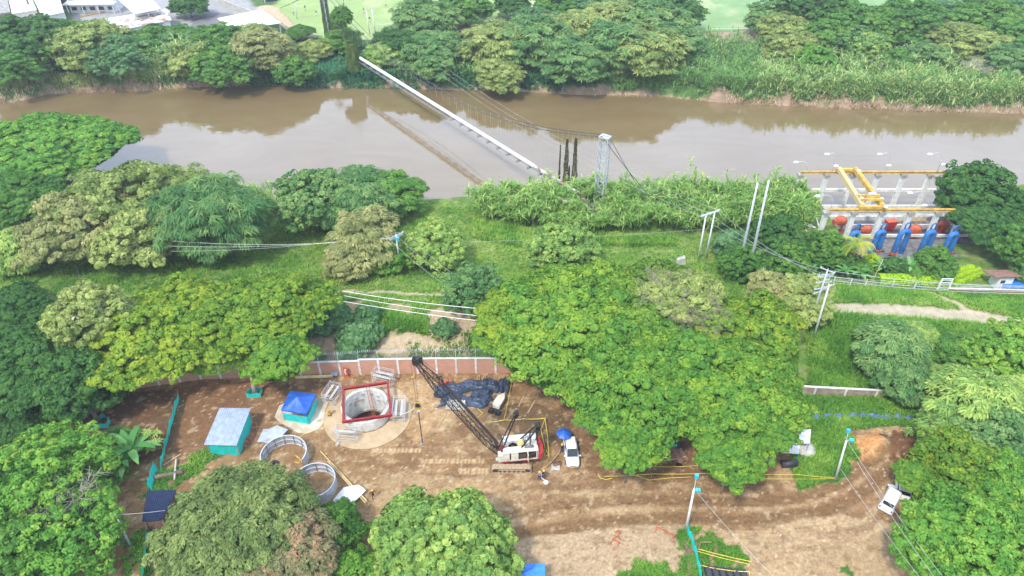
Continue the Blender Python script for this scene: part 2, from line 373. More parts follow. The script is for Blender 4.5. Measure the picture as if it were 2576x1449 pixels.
# construction yard
yard = sel([(150, 1010), (300, 984), (507, 953), (860, 942), (1345, 934), (1620, 960), (1990, 1060), (2010, 1130), (2060, 1190), (2110, 1220), (2140, 1170), (2120, 1080), (2260, 1068), (2370, 1090), (2480, 1300), (2576, 1600), (300, 1600), (330, 1300), (345, 1200), (150, 1120)], .25)
yard |= sel([(220, 1180), (360, 1200), (380, 1500), (200, 1500)], .8)
ym = yard.astype(float)
dirt = np.zeros(SH + (3,)) + C(.235, .145, .08)
dirt = mixc(dirt, C(.36, .255, .16), ss(.45, .62, fbm(GX * .16, GY * .3, 61)) * .8)
dirt = mixc(dirt, C(.165, .098, .052), ss(.5, .68, fbm(GX * .28, GY * .34, 71)) * .75)
dirt = mixc(dirt, C(.42, .31, .2), ss(.6, .72, fbm(GX * .55, GY * .9, 81)) * .5)
def dz_(pts, c, k, w=1.0):
    global dirt
    dirt = mixc(dirt, c, sel(pts, w).astype(float) * k)
dz_([(150, 1000), (320, 980), (440, 985), (460, 1130), (330, 1170), (180, 1110)], C(.085, .045, .028), .85)
dz_([(440, 975), (700, 955), (830, 960), (690, 1080), (640, 1130), (520, 1160), (440, 1170)], C(.15, .075, .042), .75)
dz_([(690, 965), (830, 960), (820, 1000), (700, 990)], C(.12, .075, .045), .6)
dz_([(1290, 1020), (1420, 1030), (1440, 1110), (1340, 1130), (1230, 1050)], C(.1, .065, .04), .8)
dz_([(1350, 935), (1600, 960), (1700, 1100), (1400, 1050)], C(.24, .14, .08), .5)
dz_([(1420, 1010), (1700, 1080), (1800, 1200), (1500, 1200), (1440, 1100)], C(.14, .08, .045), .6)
dz_([(2235, 1080), (2340, 1085), (2380, 1170), (2250, 1160), (2225, 1120)], C(.11, .045, .022), .9)
dz_([(2150, 1090), (2215, 1085), (2240, 1130), (2190, 1160), (2140, 1150)], C(.46, .23, .1), .95)
dz_([(2060, 1180), (2180, 1150), (2240, 1190), (2200, 1280), (2100, 1280)], C(.24, .13, .07), .6)
dz_([(1230, 1385), (1330, 1345), (1560, 1325), (1720, 1320), (1715, 1600), (1230, 1600)], C(.36, .27, .19), .9, .5)
dz_([(1000, 960), (1150, 980), (1090, 1060), (1040, 1120), (1000, 1060)], C(.38, .25, .14), .6)
dz_([(950, 1190), (1330, 1205), (1330, 1260), (1000, 1290)], C(.33, .235, .145), .55)
dz_([(1780, 1330), (2200, 1300), (2350, 1350), (2300, 1600), (1900, 1600)], C(.42, .315, .21), .6)
dz_([(1100, 1230), (1180, 1210), (1290, 1240), (1240, 1270), (1120, 1260)], C(.42, .29, .17), .5)
# vehicle ruts: bands of darker wet mud with pale ridges between them
ruts = [([(1180, 1330), (1300, 1290), (1450, 1262), (1650, 1255), (1850, 1262), (2000, 1255), (2120, 1215), (2190, 1160), (2240, 1120)], .75, C(.19, .115, .06), .85),
        ([(1200, 1375), (1340, 1335), (1500, 1310), (1700, 1303), (1900, 1302), (2060, 1290), (2160, 1245), (2240, 1180)], .85, C(.18, .105, .055), .9),
        ([(1150, 1250), (1350, 1225), (1500, 1225)], .35, C(.17, .1, .055), .6),
        ([(1850, 1450), (2000, 1380), (2150, 1350), (2230, 1290)], .3, C(.26, .165, .1), .6),
        ([(2000, 1330), (2080, 1345), (2170, 1330), (2230, 1280)], .4, C(.2, .12, .07), .6)]
rutd = np.zeros(SH)
for pts, wd, c, k in ruts:
    P2 = [G(a, b)[:2] for a, b in pts]; d = pldist(GX + (wx - GX) * .25, GY + (wy - GY) * .25, P2)
    m = 1 - ss(wd - .3, wd + .25, d); dirt = mixc(dirt, c, m * k * (.45 + .6 * n3)); rutd = np.maximum(rutd, m * k)
    dirt = mixc(dirt, C(.5, .38, .26), np.exp(-((d - wd - .45) / .22) ** 2) * .3 * ss(.4, .6, n2))
for pts, wd, c, k in ruts[:2]:
    P2 = [G(a, b)[:2] for a, b in pts]; d = pldist(GX + (wx - GX) * .15, GY + (wy - GY) * .15, P2)
    for off in (.12, .48): dirt = mixc(dirt, C(.12, .07, .035), np.exp(-((d - off) / .1) ** 2) * .55 * ss(.3, .55, fbm(GX * .7, GY * 2.2, 93)))
for sd_, cc_, th in ((101, C(.11, .065, .035), .63), (111, C(.5, .4, .29), .66), (121, C(.19, .12, .065), .66)):
    dirt = mixc(dirt, cc_, ss(th, th + .08, fbm(GX * 1.3, GY * 1.5, sd_, 3)) * .42)
dirt = mixc(dirt, C(.55, .46, .36), (_h(GX * 4.1 // 1, GY * 4.3 // 1, 7) > .988) * .6)
# crawler tread prints
for (a, b) in (((1150, 1185), (1230, 1186)), ((1060, 1160), (1220, 1160)), ((930, 1135), (1060, 1132))):
    p = Pz(*a); q = Pz(*b); m = (np.abs(GY - (p[1] + q[1]) / 2) < .4) & (GX > p[0]) & (GX < q[0])
    dirt = mixc(dirt, C(.46, .34, .22), m * (.5 + .3 * np.sign(np.sin(GX * 11))))
dirt *= (.92 + .4 * n3)[..., None] * np.array([1.02, .965, .8])
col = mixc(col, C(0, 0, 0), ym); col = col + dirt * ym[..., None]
zone[yard] = 1
for pts in ([(1990, 1090), (2060, 1110), (2120, 1075), (2165, 1150), (2130, 1205), (2010, 1230), (1985, 1180)], [(1712, 1338), (1745, 1330), (1790, 1345), (1775, 1449), (1780, 1600), (1690, 1600), (1708, 1400)], [(1560, 1440), (1600, 1405), (1680, 1420), (1705, 1460), (1600, 1600), (1550, 1500)],
            [(380, 1200), (430, 1175), (480, 1160), (520, 1185), (430, 1230), (370, 1260)], [(1790, 1350), (1860, 1370), (1915, 1430), (1800, 1449)], [(300, 1390), (370, 1330), (380, 1449), (310, 1460)], [(470, 1150), (530, 1125), (560, 1150), (500, 1180)], [(2090, 1430), (2130, 1425), (2150, 1449)], [(1620, 985), (2300, 1000), (2320, 1060), (2100, 1075), (1990, 1080), (1700, 1040)]):
    m = sel(pts, .8) & (n2 > .38); col = np.where(m[..., None], C(.05, .12, .02) * (.7 + .8 * n3)[..., None], col); zone[m] = 0
# under-tree ground left of the meadow
m = sel([(300, 600), (470, 560), (560, 590), (480, 690), (300, 690)], 1).astype(float) * .5; col = mixc(col, C(.2, .1, .06), m * ss(.4, .6, n2))
# far side
far = GY > yf
col = np.where(far[..., None], (C(.07, .13, .035) * (.7 + .7 * n2)[..., None]), col)
bank = (GY > yf - 4) & (GY < yf + 1.4 + 4 * (n1 - .5)); bank |= (GY > yn - 1.2) & (GY < yn + 6)
col = np.where(bank[..., None], C(.3, .21, .14) * (.7 + .6 * n2)[..., None], col); zone[bank] = 5
riv = (GY > yn + 3) & (GY < yf - 2); zone[riv] = 5
fld = sel([(640, 22), (700, 8), (730, -60), (2900, -60), (2900, 40), (1930, 70), (1768, 78), (1600, 70), (1240, 70), (1100, 78), (1000, 100), (760, 92), (700, 40)], .3)
fc = C(.27, .36, .13); fc2 = C(.21, .33, .14)
lawn = mixc(np.zeros(SH + (3,)) + fc, fc2, ss(-20, 40, GX)) * (.9 + .2 * n1)[..., None]
lawn = mixc(lawn, C(.42, .4, .22), ss(.55, .72, n1) * .5)
col = np.where(fld[..., None], lawn, col); zone[fld] = 3
for pts, c in (([(600, 22), (690, 12), (740, 60), (800, 90), (760, 98), (690, 45), (620, 36)], C(.46, .34, .22)), ([(1765, 80), (1930, 76), (1930, 108), (1765, 108)], C(.36, .26, .18)), ([(1150, 60), (1215, 66), (1210, 108), (1150, 108)], C(.26, .16, .13)), ([(-100, 30), (100, 30), (100, 60), (-100, 65)], C(.42, .22, .15))):
    m = sel(pts, .5); col = np.where(m[..., None], c * (.8 + .4 * n2)[..., None], col); zone[m] = 2
lot = sel([(180, 20), (215, -60), (560, -60), (680, 50), (610, 60), (600, 95), (180, 80)], .05); col = np.where(lot[..., None], C(.3, .29, .28) * (.85 + .3 * n2)[..., None], col); zone[lot] = 4
lot2 = sel([(490, 26), (580, 30), (620, 90), (470, 90)], .05); col = np.where(lot2[..., None], C(.17, .16, .16) * (.85 + .3 * n2)[..., None], col); zone[lot2] = 4
GZ = gz(GX, GY) - rutd * .1 * (zone == 1) + (n3 - .5) * .16 * ((zone == 0) | (zone == 5)) + (n3 - .5) * .05 * (zone == 1)
GZ = np.where((zone == 3) | (zone == 4), .55, GZ)
# the pump station pit is cut into the bank
SX0, SX1 = Pz(2062, 520, -1)[0], Pz(2440, 520, -1)[0]; SY0, SY1 = 111.2, 127.4
instn = (GX > SX0 - .4) & (GX < SX1 + 8) & (GY > SY0 - .4) & (GY < SY1 + 8); GZ = np.where(instn, np.minimum(GZ, -2.9), GZ)

GM = bpy.data.materials.new('earth_and_grass'); GM.use_nodes = True
def ground_mat(name, sc, amp, bump, rough=.95):
    m = bpy.data.materials.new(name); m.use_nodes = True; t = m.node_tree; N = t.nodes.new; L = t.links.new; b = t.nodes['Principled BSDF']
    b.inputs['Roughness'].default_value = rough; b.inputs['Specular IOR Level'].default_value = .2
    a = N('ShaderNodeAttribute'); a.attribute_name = 'soil'; tc = N('ShaderNodeTexCoord')
    nz = N('ShaderNodeTexNoise'); nz.inputs['Scale'].default_value = sc; nz.inputs['Detail'].default_value = 8; nz.inputs['Roughness'].default_value = .7
    L(tc.outputs['Object'], nz.inputs['Vector']); mr = N('ShaderNodeMapRange'); mr.inputs[1].default_value = .3; mr.inputs[2].default_value = .7; mr.inputs[3].default_value = 1 - amp; mr.inputs[4].default_value = 1 + amp
    mu = N('ShaderNodeVectorMath'); mu.operation = 'SCALE'; L(nz.outputs['Fac'], mr.inputs[0]); L(a.outputs['Color'], mu.inputs[0]); L(mr.outputs[0], mu.inputs['Scale']); L(mu.outputs[0], b.inputs['Base Color'])
    bp = N('ShaderNodeBump'); bp.inputs['Strength'].default_value = bump; bp.inputs['Distance'].default_value = .25; L(nz.outputs['Fac'], bp.inputs['Height']); L(bp.outputs[0], b.inputs['Normal'])
    return m
gm = [ground_mat('meadow', 1.2, .45, .9), ground_mat('yard_earth', 2.6, .36, .8), ground_mat('track_earth', 1.1, .22, .4), ground_mat('lawn', .25, .12, .1), ground_mat('tarmac', .5, .14, .1), ground_mat('bank_mud', .8, .3, .6), ground_mat('slope_earth', 1.5, .3, .7)]
idx = np.arange(SH[0] * SH[1]).reshape(SH)
fq = np.stack([idx[:-1, :-1], idx[:-1, 1:], idx[1:, 1:], idx[1:, :-1]], -1).reshape(-1, 4)
fz = zone[:-1, :-1].ravel()
cx = (GX[:-1, :-1] + GX[1:, 1:]) / 2; cy = (GY[:-1, :-1] + GY[1:, 1:]) / 2
keep = (np.hypot(cx - WELL[0], cy - WELL[1]) > 3.2).ravel()
VV = np.stack([GX, GY, GZ], -1).reshape(-1, 3); CC = np.concatenate([col.reshape(-1, 3), np.ones((VV.shape[0], 1))], 1)
for z, nm in ((0, 'ground'), (1, 'dirt_yard'), (2, 'dirt_track'), (3, 'playing_field'), (4, 'paved_lot'), (5, 'river_bank'), (6, 'bare_slope')):
    f = fq[(fz == z) & keep]; u, inv = np.unique(f, return_inverse=True)
    mb = MB(); mb.add(VV[u], inv.reshape(-1, 4)); o = mb.build(nm, gm[z], None, True)
    at = o.data.attributes.new('soil', 'FLOAT_COLOR', 'POINT'); at.data.foreach_set('color', CC[u].astype(np.float32).ravel())
    tag(o, kind='structure')
# water
m = bpy.data.materials.new('river_water'); m.use_nodes = True; t = m.node_tree; N = t.nodes.new; L = t.links.new; b = t.nodes['Principled BSDF']
b.inputs['Roughness'].default_value = .03; b.inputs['IOR'].default_value = 2.25
tc = N('ShaderNodeTexCoord'); mp = N('ShaderNodeMapping'); mp.inputs['Scale'].default_value = (.05, .12, 1); nz = N('ShaderNodeTexNoise'); nz.inputs['Scale'].default_value = 1; nz.inputs['Detail'].default_value = 6; nz.inputs['Distortion'].default_value = 1.5
L(tc.outputs['Object'], mp.inputs[0]); L(mp.outputs[0], nz.inputs['Vector']); r = N('ShaderNodeValToRGB'); r.color_ramp.elements[0].position = .3; r.color_ramp.elements[1].position = .7
r.color_ramp.elements[0].color = (.175, .12, .052, 1); r.color_ramp.elements[1].color = (.205, .145, .07, 1); L(nz.outputs['Fac'], r.inputs[0]); L(r.outputs[0], b.inputs['Base Color'])
n2_ = N('ShaderNodeTexNoise'); n2_.inputs['Scale'].default_value = .5; n2_.inputs['Detail'].default_value = 5; mp2 = N('ShaderNodeMapping'); mp2.inputs['Scale'].default_value = (1, 1.6, 1); L(tc.outputs['Object'], mp2.inputs[0]); L(mp2.outputs[0], n2_.inputs['Vector'])
bp = N('ShaderNodeBump'); bp.inputs['Strength'].default_value = .06; bp.inputs['Distance'].default_value = .3; L(n2_.outputs['Fac'], bp.inputs['Height']); L(bp.outputs[0], b.inputs['Normal'])
mb = MB(); mb.grid([[(-600, 95, ZW), (600, 95, ZW)], [(-600, 215, ZW), (600, 215, ZW)]]); tag(mb.build('river', m), kind='structure')
# ---------------------------------------------------------------- plants
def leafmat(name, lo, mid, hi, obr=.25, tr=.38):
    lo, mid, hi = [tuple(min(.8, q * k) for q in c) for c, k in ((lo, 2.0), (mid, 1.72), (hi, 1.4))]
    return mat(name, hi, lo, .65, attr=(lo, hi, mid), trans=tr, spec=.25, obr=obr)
LM = {
 'saman': leafmat('leaf_yellow_green', (.05, .115, .016), (.13, .22, .022), (.3, .36, .035)),
 'samand': leafmat('leaf_lime', (.04, .12, .02), (.1, .21, .025), (.24, .34, .035)),
 'dark': leafmat('leaf_dark', (.022, .07, .016), (.048, .125, .028), (.1, .2, .035)),
 'green': leafmat('leaf_green', (.03, .095, .018), (.07, .17, .028), (.16, .28, .045)),
 'bright': leafmat('leaf_bright', (.045, .13, .02), (.1, .23, .03), (.26, .38, .055)),
 'blue': leafmat('leaf_bluish', (.035, .1, .035), (.075, .17, .06), (.16, .27, .1)),
 'olive': leafmat('leaf_olive', (.075, .115, .03), (.19, .24, .065), (.38, .42, .13)),
 'olivef': leafmat('leaf_olive_near', (.05, .08, .025), (.125, .17, .045), (.27, .32, .1)),
 'tan': leafmat('leaf_tan', (.1, .12, .04), (.23, .24, .085), (.42, .4, .16)),
 'pink': leafmat('leaf_pinkish', (.07, .1, .035), (.2, .17, .08), (.46, .25, .15)),
 'feather': leafmat('leaf_feather', (.035, .1, .03), (.095, .19, .055), (.23, .33, .1)),
 'pale': leafmat('leaf_pale', (.07, .14, .035), (.18, .28, .06), (.38, .46, .12)),
 'cane': leafmat('leaf_cane', (.055, .13, .028), (.14, .25, .045), (.36, .44, .14), 0),
 'reed': leafmat('leaf_reed', (.06, .14, .04), (.14, .26, .06), (.4, .43, .17), 0),
 'reedb': leafmat('leaf_ground_cover', (.02, .09, .045), (.05, .16, .065), (.12, .25, .08), 0),
 'grass': leafmat('leaf_grass', (.055, .14, .018), (.13, .26, .03), (.3, .38, .08), 0),
 'banana': leafmat('leaf_banana', (.03, .11, .025), (.08, .21, .05), (.2, .36, .12), .2),
 'palm': leafmat('leaf_palm', (.08, .15, .02), (.22, .3, .04), (.5, .42, .06), .1),
 'hedge': leafmat('leaf_hedge', (.12, .22, .01), (.27, .4, .012), (.45, .55, .03), .1),
 'flower': leafmat('cream_blossom', (.3, .32, .12), (.55, .5, .24), (.78, .7, .42), .1),
 'vinegreen': leafmat('leaf_vine', (.03, .07, .015), (.08, .13, .025), (.16, .2, .05), .2),
 'dryvine': leafmat('leaf_dry_vine', (.04, .04, .015), (.09, .085, .035), (.17, .16, .06), .2),
 'deadgrass': leafmat('dry_stalk', (.2, .14, .08), (.38, .29, .18), (.55, .46, .32), 0, .1),
}
RG = np.random.default_rng
def frame(nv, rg):
    h = rg.normal(size=nv.shape); t = nrm(np.cross(nv, h)); return t, np.cross(nv, t)
def cards(mb, c, nv, ls, asp, tint, rg, t=None, fold=.25):
    """leaf-sized folded rhombi; c centres, nv normals, t long direction"""
    n = len(c)
    if t is None: t, b = frame(nv, rg)
    else: b = nrm(np.cross(nv, t))
    l = (ls * rg.uniform(.6, 1.35, n))[:, None]; wd = l * asp
    v = np.stack([c - t * l, c + b * wd + nv * wd * fold, c + t * l, c - b * wd + nv * wd * fold], 1).reshape(-1, 3)
    f = np.arange(n * 4).reshape(n, 4); mb.add(v, f, np.repeat(np.clip(tint, 0, 1), 4))
def sphere_pts(n, rg, zmin=-.3):
    z = rg.uniform(zmin, 1, n); a = rg.uniform(0, 2 * pi, n); r = np.sqrt(1 - z * z); return np.stack([r * np.cos(a), r * np.sin(a), z], 1)
def crown(R, H, seed, mode='round', ls=.22, nl=None, sub=9, lpc=34, lobe=None, gap=0.0, asp=.62, zc=0):
    """R radius, H half-height. lobes on the crown surface > sub-clumps > leaves"""
    rg = RG(seed); mb = MB(); lobe = lobe or max(.8, R * .24)
    area = 2 * pi * R * (R if mode == 'umbrella' else (R + H)) * .8
    nl = nl or int(area / (lobe * lobe * 1.35))
    if mode == 'umbrella':
        a = rg.uniform(0, 2 * pi, nl * 3); u = np.sqrt(rg.uniform(0, 1, nl * 3)); u = np.where(rg.random(nl * 3) < .3, rg.uniform(.8, 1, nl * 3), u)
        er = .68 + .55 * vn(np.cos(a) * 2.6 + seed, np.sin(a) * 2.6 + 3.3, seed)
        x = u * er * R * np.cos(a); y = u * er * R * np.sin(a)
        z = H * (1 - u ** 2.0) * 1.0 + (vn(x / R * 3.2 + seed, y / R * 3.2, seed) - .5) * H * .9 + rg.uniform(-.12, .12, nl * 3) * H
        P = np.stack([x, y, z], 1)
    else:
        d = sphere_pts(nl * 3, rg, -.55); er = .58 + .58 * vn(d[:, 0] * 2.3 + seed * 3.1, d[:, 1] * 2.3 + d[:, 2] * 1.9 + seed, seed) + .2 * rg.random(nl * 3) ** 2
        P = d * np.array([R, R, H]) * er[:, None] * 1.06
    # thin out to keep spacing
    keep = [0]
    for i in range(1, len(P)):
        if len(keep) >= nl: break
        if np.min(np.linalg.norm((P[keep] - P[i]) * [1, 1, 1.3], axis=1)) > lobe * .88: keep.append(i)
    P = P[keep]; K = len(P)
    if gap: P = P[rg.random(K) > gap]; K = len(P)
    lt = rg.uniform(-.22, .22, K); cc = []; cn = []; ct = []
    inner = np.array([0, 0, -H * .6])
    for i in range(K):
        lr = lobe * rg.uniform(.6, 1.3); d = sphere_pts(sub, rg, -.25 if mode != 'umbrella' else .0)
        q = P[i] + d * np.array([lr, lr, lr * (.62 if mode != 'umbrella' else .4)]); cc.append(q)
        cn.append(nrm(d * .8 + nrm(P[i] - inner) * .5)); ct.append(np.full(sub, lt[i]))
    cc = np.concatenate(cc); cn = np.concatenate(cn); ct = np.concatenate(ct) + rg.uniform(-.13, .13, len(cc))
    sr = lobe * 1.05 / sqrt(sub) * 1.15; m = len(cc)
    if mode == 'feather':
        d = sphere_pts(m * lpc, rg, -.5); c = np.repeat(cc, lpc, 0) + d * sr * [1.15, 1.15, .7]
        n0 = nrm(d * .6 + np.repeat(cn, lpc, 0) * .5 + [0, 0, .8] + rg.normal(size=d.shape) * .35)
        rad = nrm(d * [1, 1, .1] + np.repeat(cn, lpc, 0) * [.8, .8, .1] + [0, 0, -.3] + rg.normal(size=d.shape) * .4)
        t = nrm(rad - (rad * n0).sum(1, keepdims=True) * n0)
        cards(mb, c, n0, ls, asp, .5 + np.repeat(ct, lpc) + rg.uniform(-.28, .28, len(c)), rg, t)
    else:
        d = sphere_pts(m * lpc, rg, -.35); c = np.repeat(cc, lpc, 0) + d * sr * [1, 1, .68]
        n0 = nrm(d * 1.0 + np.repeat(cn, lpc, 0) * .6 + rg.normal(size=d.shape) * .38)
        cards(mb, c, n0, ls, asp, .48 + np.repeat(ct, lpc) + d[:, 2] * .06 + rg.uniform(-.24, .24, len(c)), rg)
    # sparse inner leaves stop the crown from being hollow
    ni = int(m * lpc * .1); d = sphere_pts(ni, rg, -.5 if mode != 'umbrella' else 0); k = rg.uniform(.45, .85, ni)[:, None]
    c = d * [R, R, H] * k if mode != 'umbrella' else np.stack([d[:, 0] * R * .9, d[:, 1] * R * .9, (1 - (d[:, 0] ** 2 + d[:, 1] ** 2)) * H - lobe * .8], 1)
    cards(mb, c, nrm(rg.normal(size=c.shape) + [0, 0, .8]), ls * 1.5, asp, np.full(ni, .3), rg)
    return mb, cc
def branches(mb, tips, base, top, r0, rg, n=9, droop=0):
    """trunk from base to top, limbs out to some of the clump centres"""
    k = np.linspace(0, 1, 5)[:, None]; tr = base + (top - base) * k + np.sin(k * 3 + rg.uniform(0, 6)) * np.array([r0, r0 * .6, 0]) * .6
    mb.tube(tr, np.linspace(r0, r0 * .6, 5), 8)
    ii = rg.choice(len(tips), min(n, len(tips)), replace=False)
    for i in ii:
        q = tips[i]; s = tr[rg.integers(2, 5)]; mid = s * .45 + q * .55 + [0, 0, -abs(q[2] - s[2]) * .12 + rg.uniform(-.3, .3)]
        mb.tube([s, s * .75 + mid * .25 + rg.normal(size=3) * .12, mid, q], [r0 * .42, r0 * .34, r0 * .2, r0 * .06], 6, False)
PROTO = {}
def tree_proto(key, R, H, hb, seed, mode, leaf, r0=None, barkm='bark', ls=.22, nbr=9, **kw):
    """meshes of one tree: crown centre hb above the ground"""
    cb, cc = crown(R, H, seed, mode, ls, **kw); rg = RG(seed + 999)
    V = [v + np.array([0, 0, hb]) for v in cb.V]; cb.V = V; cc = cc + [0, 0, hb]
    tb = MB(); branches(tb, cc, np.array([0, 0, -.6]), np.array([0, 0, hb - H * .25]), r0 or max(.14, R * .06), rg, nbr)
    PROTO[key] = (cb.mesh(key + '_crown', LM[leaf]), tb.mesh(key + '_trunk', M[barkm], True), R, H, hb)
NT = [0]
def tree(key, px, py, wpx, label, cat='tree', name='tree', group=None, leaf=None, zs=1.0, rz=None, zc=None):
    """crown centred at photo position px,py and wpx wide"""
    cm, tm, R, H, hb = PROTO[key]; NT[0] += 1; rg = RG(NT[0] * 7 + 5)
    z = 3.0
    for _ in range(4):
        x, y = Pz(px, py, z); s = (wpx / 2) * depth(y, z) / FD / R; g0 = float(gz(x, y)); z = g0 + hb * s * zs if zc is None else zc
    g0 = max(g0, -1.2)
    k = s * zs
    r = thing(name, label, cat, (x, y, g0), rz if rz is not None else rg.uniform(0, 6.28), group); r.scale = (s, s, k)
    if leaf:
        kk = (cm.name, leaf)
        if kk not in PROTO: c2 = cm.copy(); c2.materials.clear(); c2.materials.append(LM[leaf]); PROTO[kk] = c2
        cm = PROTO[kk]
    for nm, me in (('crown', cm), ('trunk', tm)):
        o = bpy.data.objects.new(nm, me); COL.objects.link(o); o.parent = r
        if zc is not None:
            if nm == 'crown': o.location = (0, 0, (zc - g0) / k - hb)
            else: o.scale = (1, 1, (zc - g0) / k / hb)
    return r
def strips(mb, base, dirh, L_, wd, rise, droop, tint, seg=4, rg=None, prof=None):
    """arching leaf strips. base (n,3), dirh (n,2) horizontal heading, rise = start elevation, droop = how much it bends down"""
    n = len(base); L_ = np.broadcast_to(L_, (n,)); wd = np.broadcast_to(wd, (n,)); rise = np.broadcast_to(rise, (n,)); droop = np.broadcast_to(droop, (n,))
    p = base.astype(float).copy(); side = np.stack([-dirh[:, 1], dirh[:, 0], np.zeros(n)], 1); rows = []
    prof = prof or [.5, 1, .85, .5, .06] if seg == 4 else ([.6, 1, .7, .08] if seg == 3 else prof)
    for k in range(seg + 1):
        e = rise - droop * (k / seg); rows.append(np.stack([p - side * (wd * prof[k] / 2)[:, None], p + side * (wd * prof[k] / 2)[:, None]], 1))
        st = L_ / seg; p = p + np.stack([dirh[:, 0] * np.cos(e) * st, dirh[:, 1] * np.cos(e) * st, np.sin(e) * st], 1)
    A = np.stack(rows, 1); m = 2 * (seg + 1); v = A.reshape(n * m, 3)
    o = np.arange(n)[:, None] * m; k = np.arange(seg)[None] * 2
    f = np.stack([o + k, o + k + 1, o + k + 3, o + k + 2], -1).reshape(-1, 4)
    mb.add(v, f, np.repeat(np.clip(tint, 0, 1), m))
def pxsample(poly, n, rg, z=0):
    """random ground places spread evenly over a photo-space polygon"""
    P = np.array(poly, float); lo, hi = P.min(0), P.max(0); R = []
    while len(R) < n:
        q = lo + rg.random((n * 3, 2)) * (hi - lo); q = q[inpoly(q[:, 0], q[:, 1], P)]; R += list(q)
    R = np.array(R[:n]); a = (R[:, 0] - 1288) / FD; b = (R[:, 1] - 724.5) / FD
    d = -(sin(TH) + b * cos(TH)); dy = cos(TH) - b * sin(TH); z = np.full(len(R), float(z))
    for _ in range(6):
        t = (z - CH) / d; x = a * t; y = dy * t; z = .5 * z + .5 * gz(x, y)
    return np.stack([x, y, gz(x, y)], 1)
def heads(n, rg): a = rg.uniform(0, 2 * pi, n); return np.stack([np.cos(a), np.sin(a)], 1)
def grass_patch(mb, poly, n, rg, h=(.25, .6), w=.1, t0=.5, tv=.3, blades=4, z=0):
    P = pxsample(poly, n, rg, z); q = np.repeat(P, blades, 0); q[:, :2] += rg.normal(size=(len(q), 2)) * .12
    pt = fbm(q[:, 0] * .35, q[:, 1] * .35, 77); L_ = rg.uniform(*h, len(q)) * (.6 + .9 * fbm(q[:, 0] * .5, q[:, 1] * .5, 21))
    strips(mb, q, heads(len(q), rg), L_, w * rg.uniform(.7, 1.3, len(q)), rg.uniform(.9, 1.5, len(q)), rg.uniform(.4, 1.6, len(q)), t0 + (pt - .5) * 1.3 + rg.uniform(-tv, tv, len(q)), 3)
def cane_mb(poly, n, rg, hgt=(2.5, 4.5), leafL=1.3, lw=.12, per=13, mb=None, z=0, t0=.5, dry=.06, P=None, plumes=0, minz=-2.4, u0=.3):
    mb = mb or MB(); P = pxsample(poly, n, rg, z) if P is None else P; P = P[(P[:, 2] > minz) & (fbm(P[:, 0] * .35, P[:, 1] * .35, 19, 2) > .3)]; n = len(P)
    H = rg.uniform(*hgt, n) * (.45 + 1.05 * fbm(P[:, 0] * .4, P[:, 1] * .4, 13, 2)); lean = heads(n, rg) * (rg.uniform(0, .22, n) * H)[:, None]
    q = np.repeat(P, per, 0); u = rg.uniform(u0, 1, len(q)); hh = np.repeat(H, per)
    q[:, :2] += np.repeat(lean, per, 0) * u[:, None] ** 2; q[:, 2] += hh * u
    tt = t0 + np.repeat(rg.uniform(-.2, .2, n), per) + rg.uniform(-.28, .28, len(q)); tt = np.where(rg.random(len(q)) < dry, .97, tt)
    strips(mb, q, heads(len(q), rg), leafL * rg.uniform(.7, 1.2, len(q)), lw * rg.uniform(.8, 1.3, len(q)), rg.uniform(.5, 1.4, len(q)), rg.uniform(.9, 2.4, len(q)), tt, 4)
    # stalks
    s0 = P; hd = heads(n, rg); strips(mb, s0, hd, H, .07, 1.5, .1, np.full(n, .3), 3)
    return mb
# ---------------------------------------------------------------- tree kinds
tp = tree_proto
tp('saman', 12, 4.2, 9, 3, 'umbrella', 'saman', .55, ls=.26, lobe=1.35, sub=10, lpc=34, nbr=26, gap=.06)
tp('saman2', 12, 5.0, 9, 8, 'umbrella', 'samand', .55, ls=.26, lobe=1.45, sub=10, lpc=34, nbr=26, gap=.06)
tp('umbr', 13, 5.0, 8, 12, 'umbrella', 'green', .5, ls=.28, lobe=1.35, sub=10, lpc=32, nbr=20)
tp('round', 5, 4.4, 5.2, 21, 'round', 'green', ls=.24, lobe=1.25, gap=.1, sub=9, lpc=30)
tp('round2', 5, 4.0, 4.6, 24, 'round', 'bright', ls=.23, lobe=1.1, gap=.1, sub=9, lpc=30)
tp('round3', 5, 5.0, 6, 27, 'round', 'dark', ls=.26, lobe=1.4, gap=.1, sub=9, lpc=30)
tp('feath', 5, 4.2, 4.8, 31, 'feather', 'olive', ls=.42, asp=.24, lobe=1.3, gap=.1, sub=9, lpc=26)
tp('feath2', 5, 3.8, 4.2, 34, 'feather', 'feather', ls=.46, asp=.26, lobe=1.4, sub=8, lpc=26)
tp('feath3', 5, 4.6, 5.2, 37, 'feather', 'tan', ls=.38, asp=.28, lobe=1.15, gap=.1, sub=9, lpc=26)
tp('bush', 2.2, 1.7, 1.7, 41, 'round', 'bright', ls=.15, lobe=.65, sub=8, lpc=24, nbr=5)
tp('bush2', 2.2, 1.6, 1.6, 44, 'feather', 'green', ls=.24, asp=.3, lobe=.7, sub=8, lpc=22, nbr=5)
tp('layer', 7, 2.6, 5.2, 51, 'umbrella', 'olive', .35, 'barkl', ls=.24, lobe=1.0, sub=8, lpc=24, gap=.32, nbr=40)
tp('sparse', 8, 5.5, 6.5, 55, 'round', 'bright', .5, 'barkl', ls=.24, lobe=1.1, sub=8, lpc=26, gap=.55, nbr=110)
tp('big1', 9, 5.6, 7, 61, 'feather', 'olivef', .4, ls=.34, asp=.42, lobe=1.25, sub=10, lpc=30)
tp('big2', 8.5, 6, 7, 64, 'round', 'pale', .4, ls=.34, asp=.8, lobe=1.35, sub=9, lpc=30)
tp('big3', 9, 5.6, 7, 67, 'round', 'bright', .4, ls=.28, asp=.6, lobe=1.45, sub=9, lpc=30)
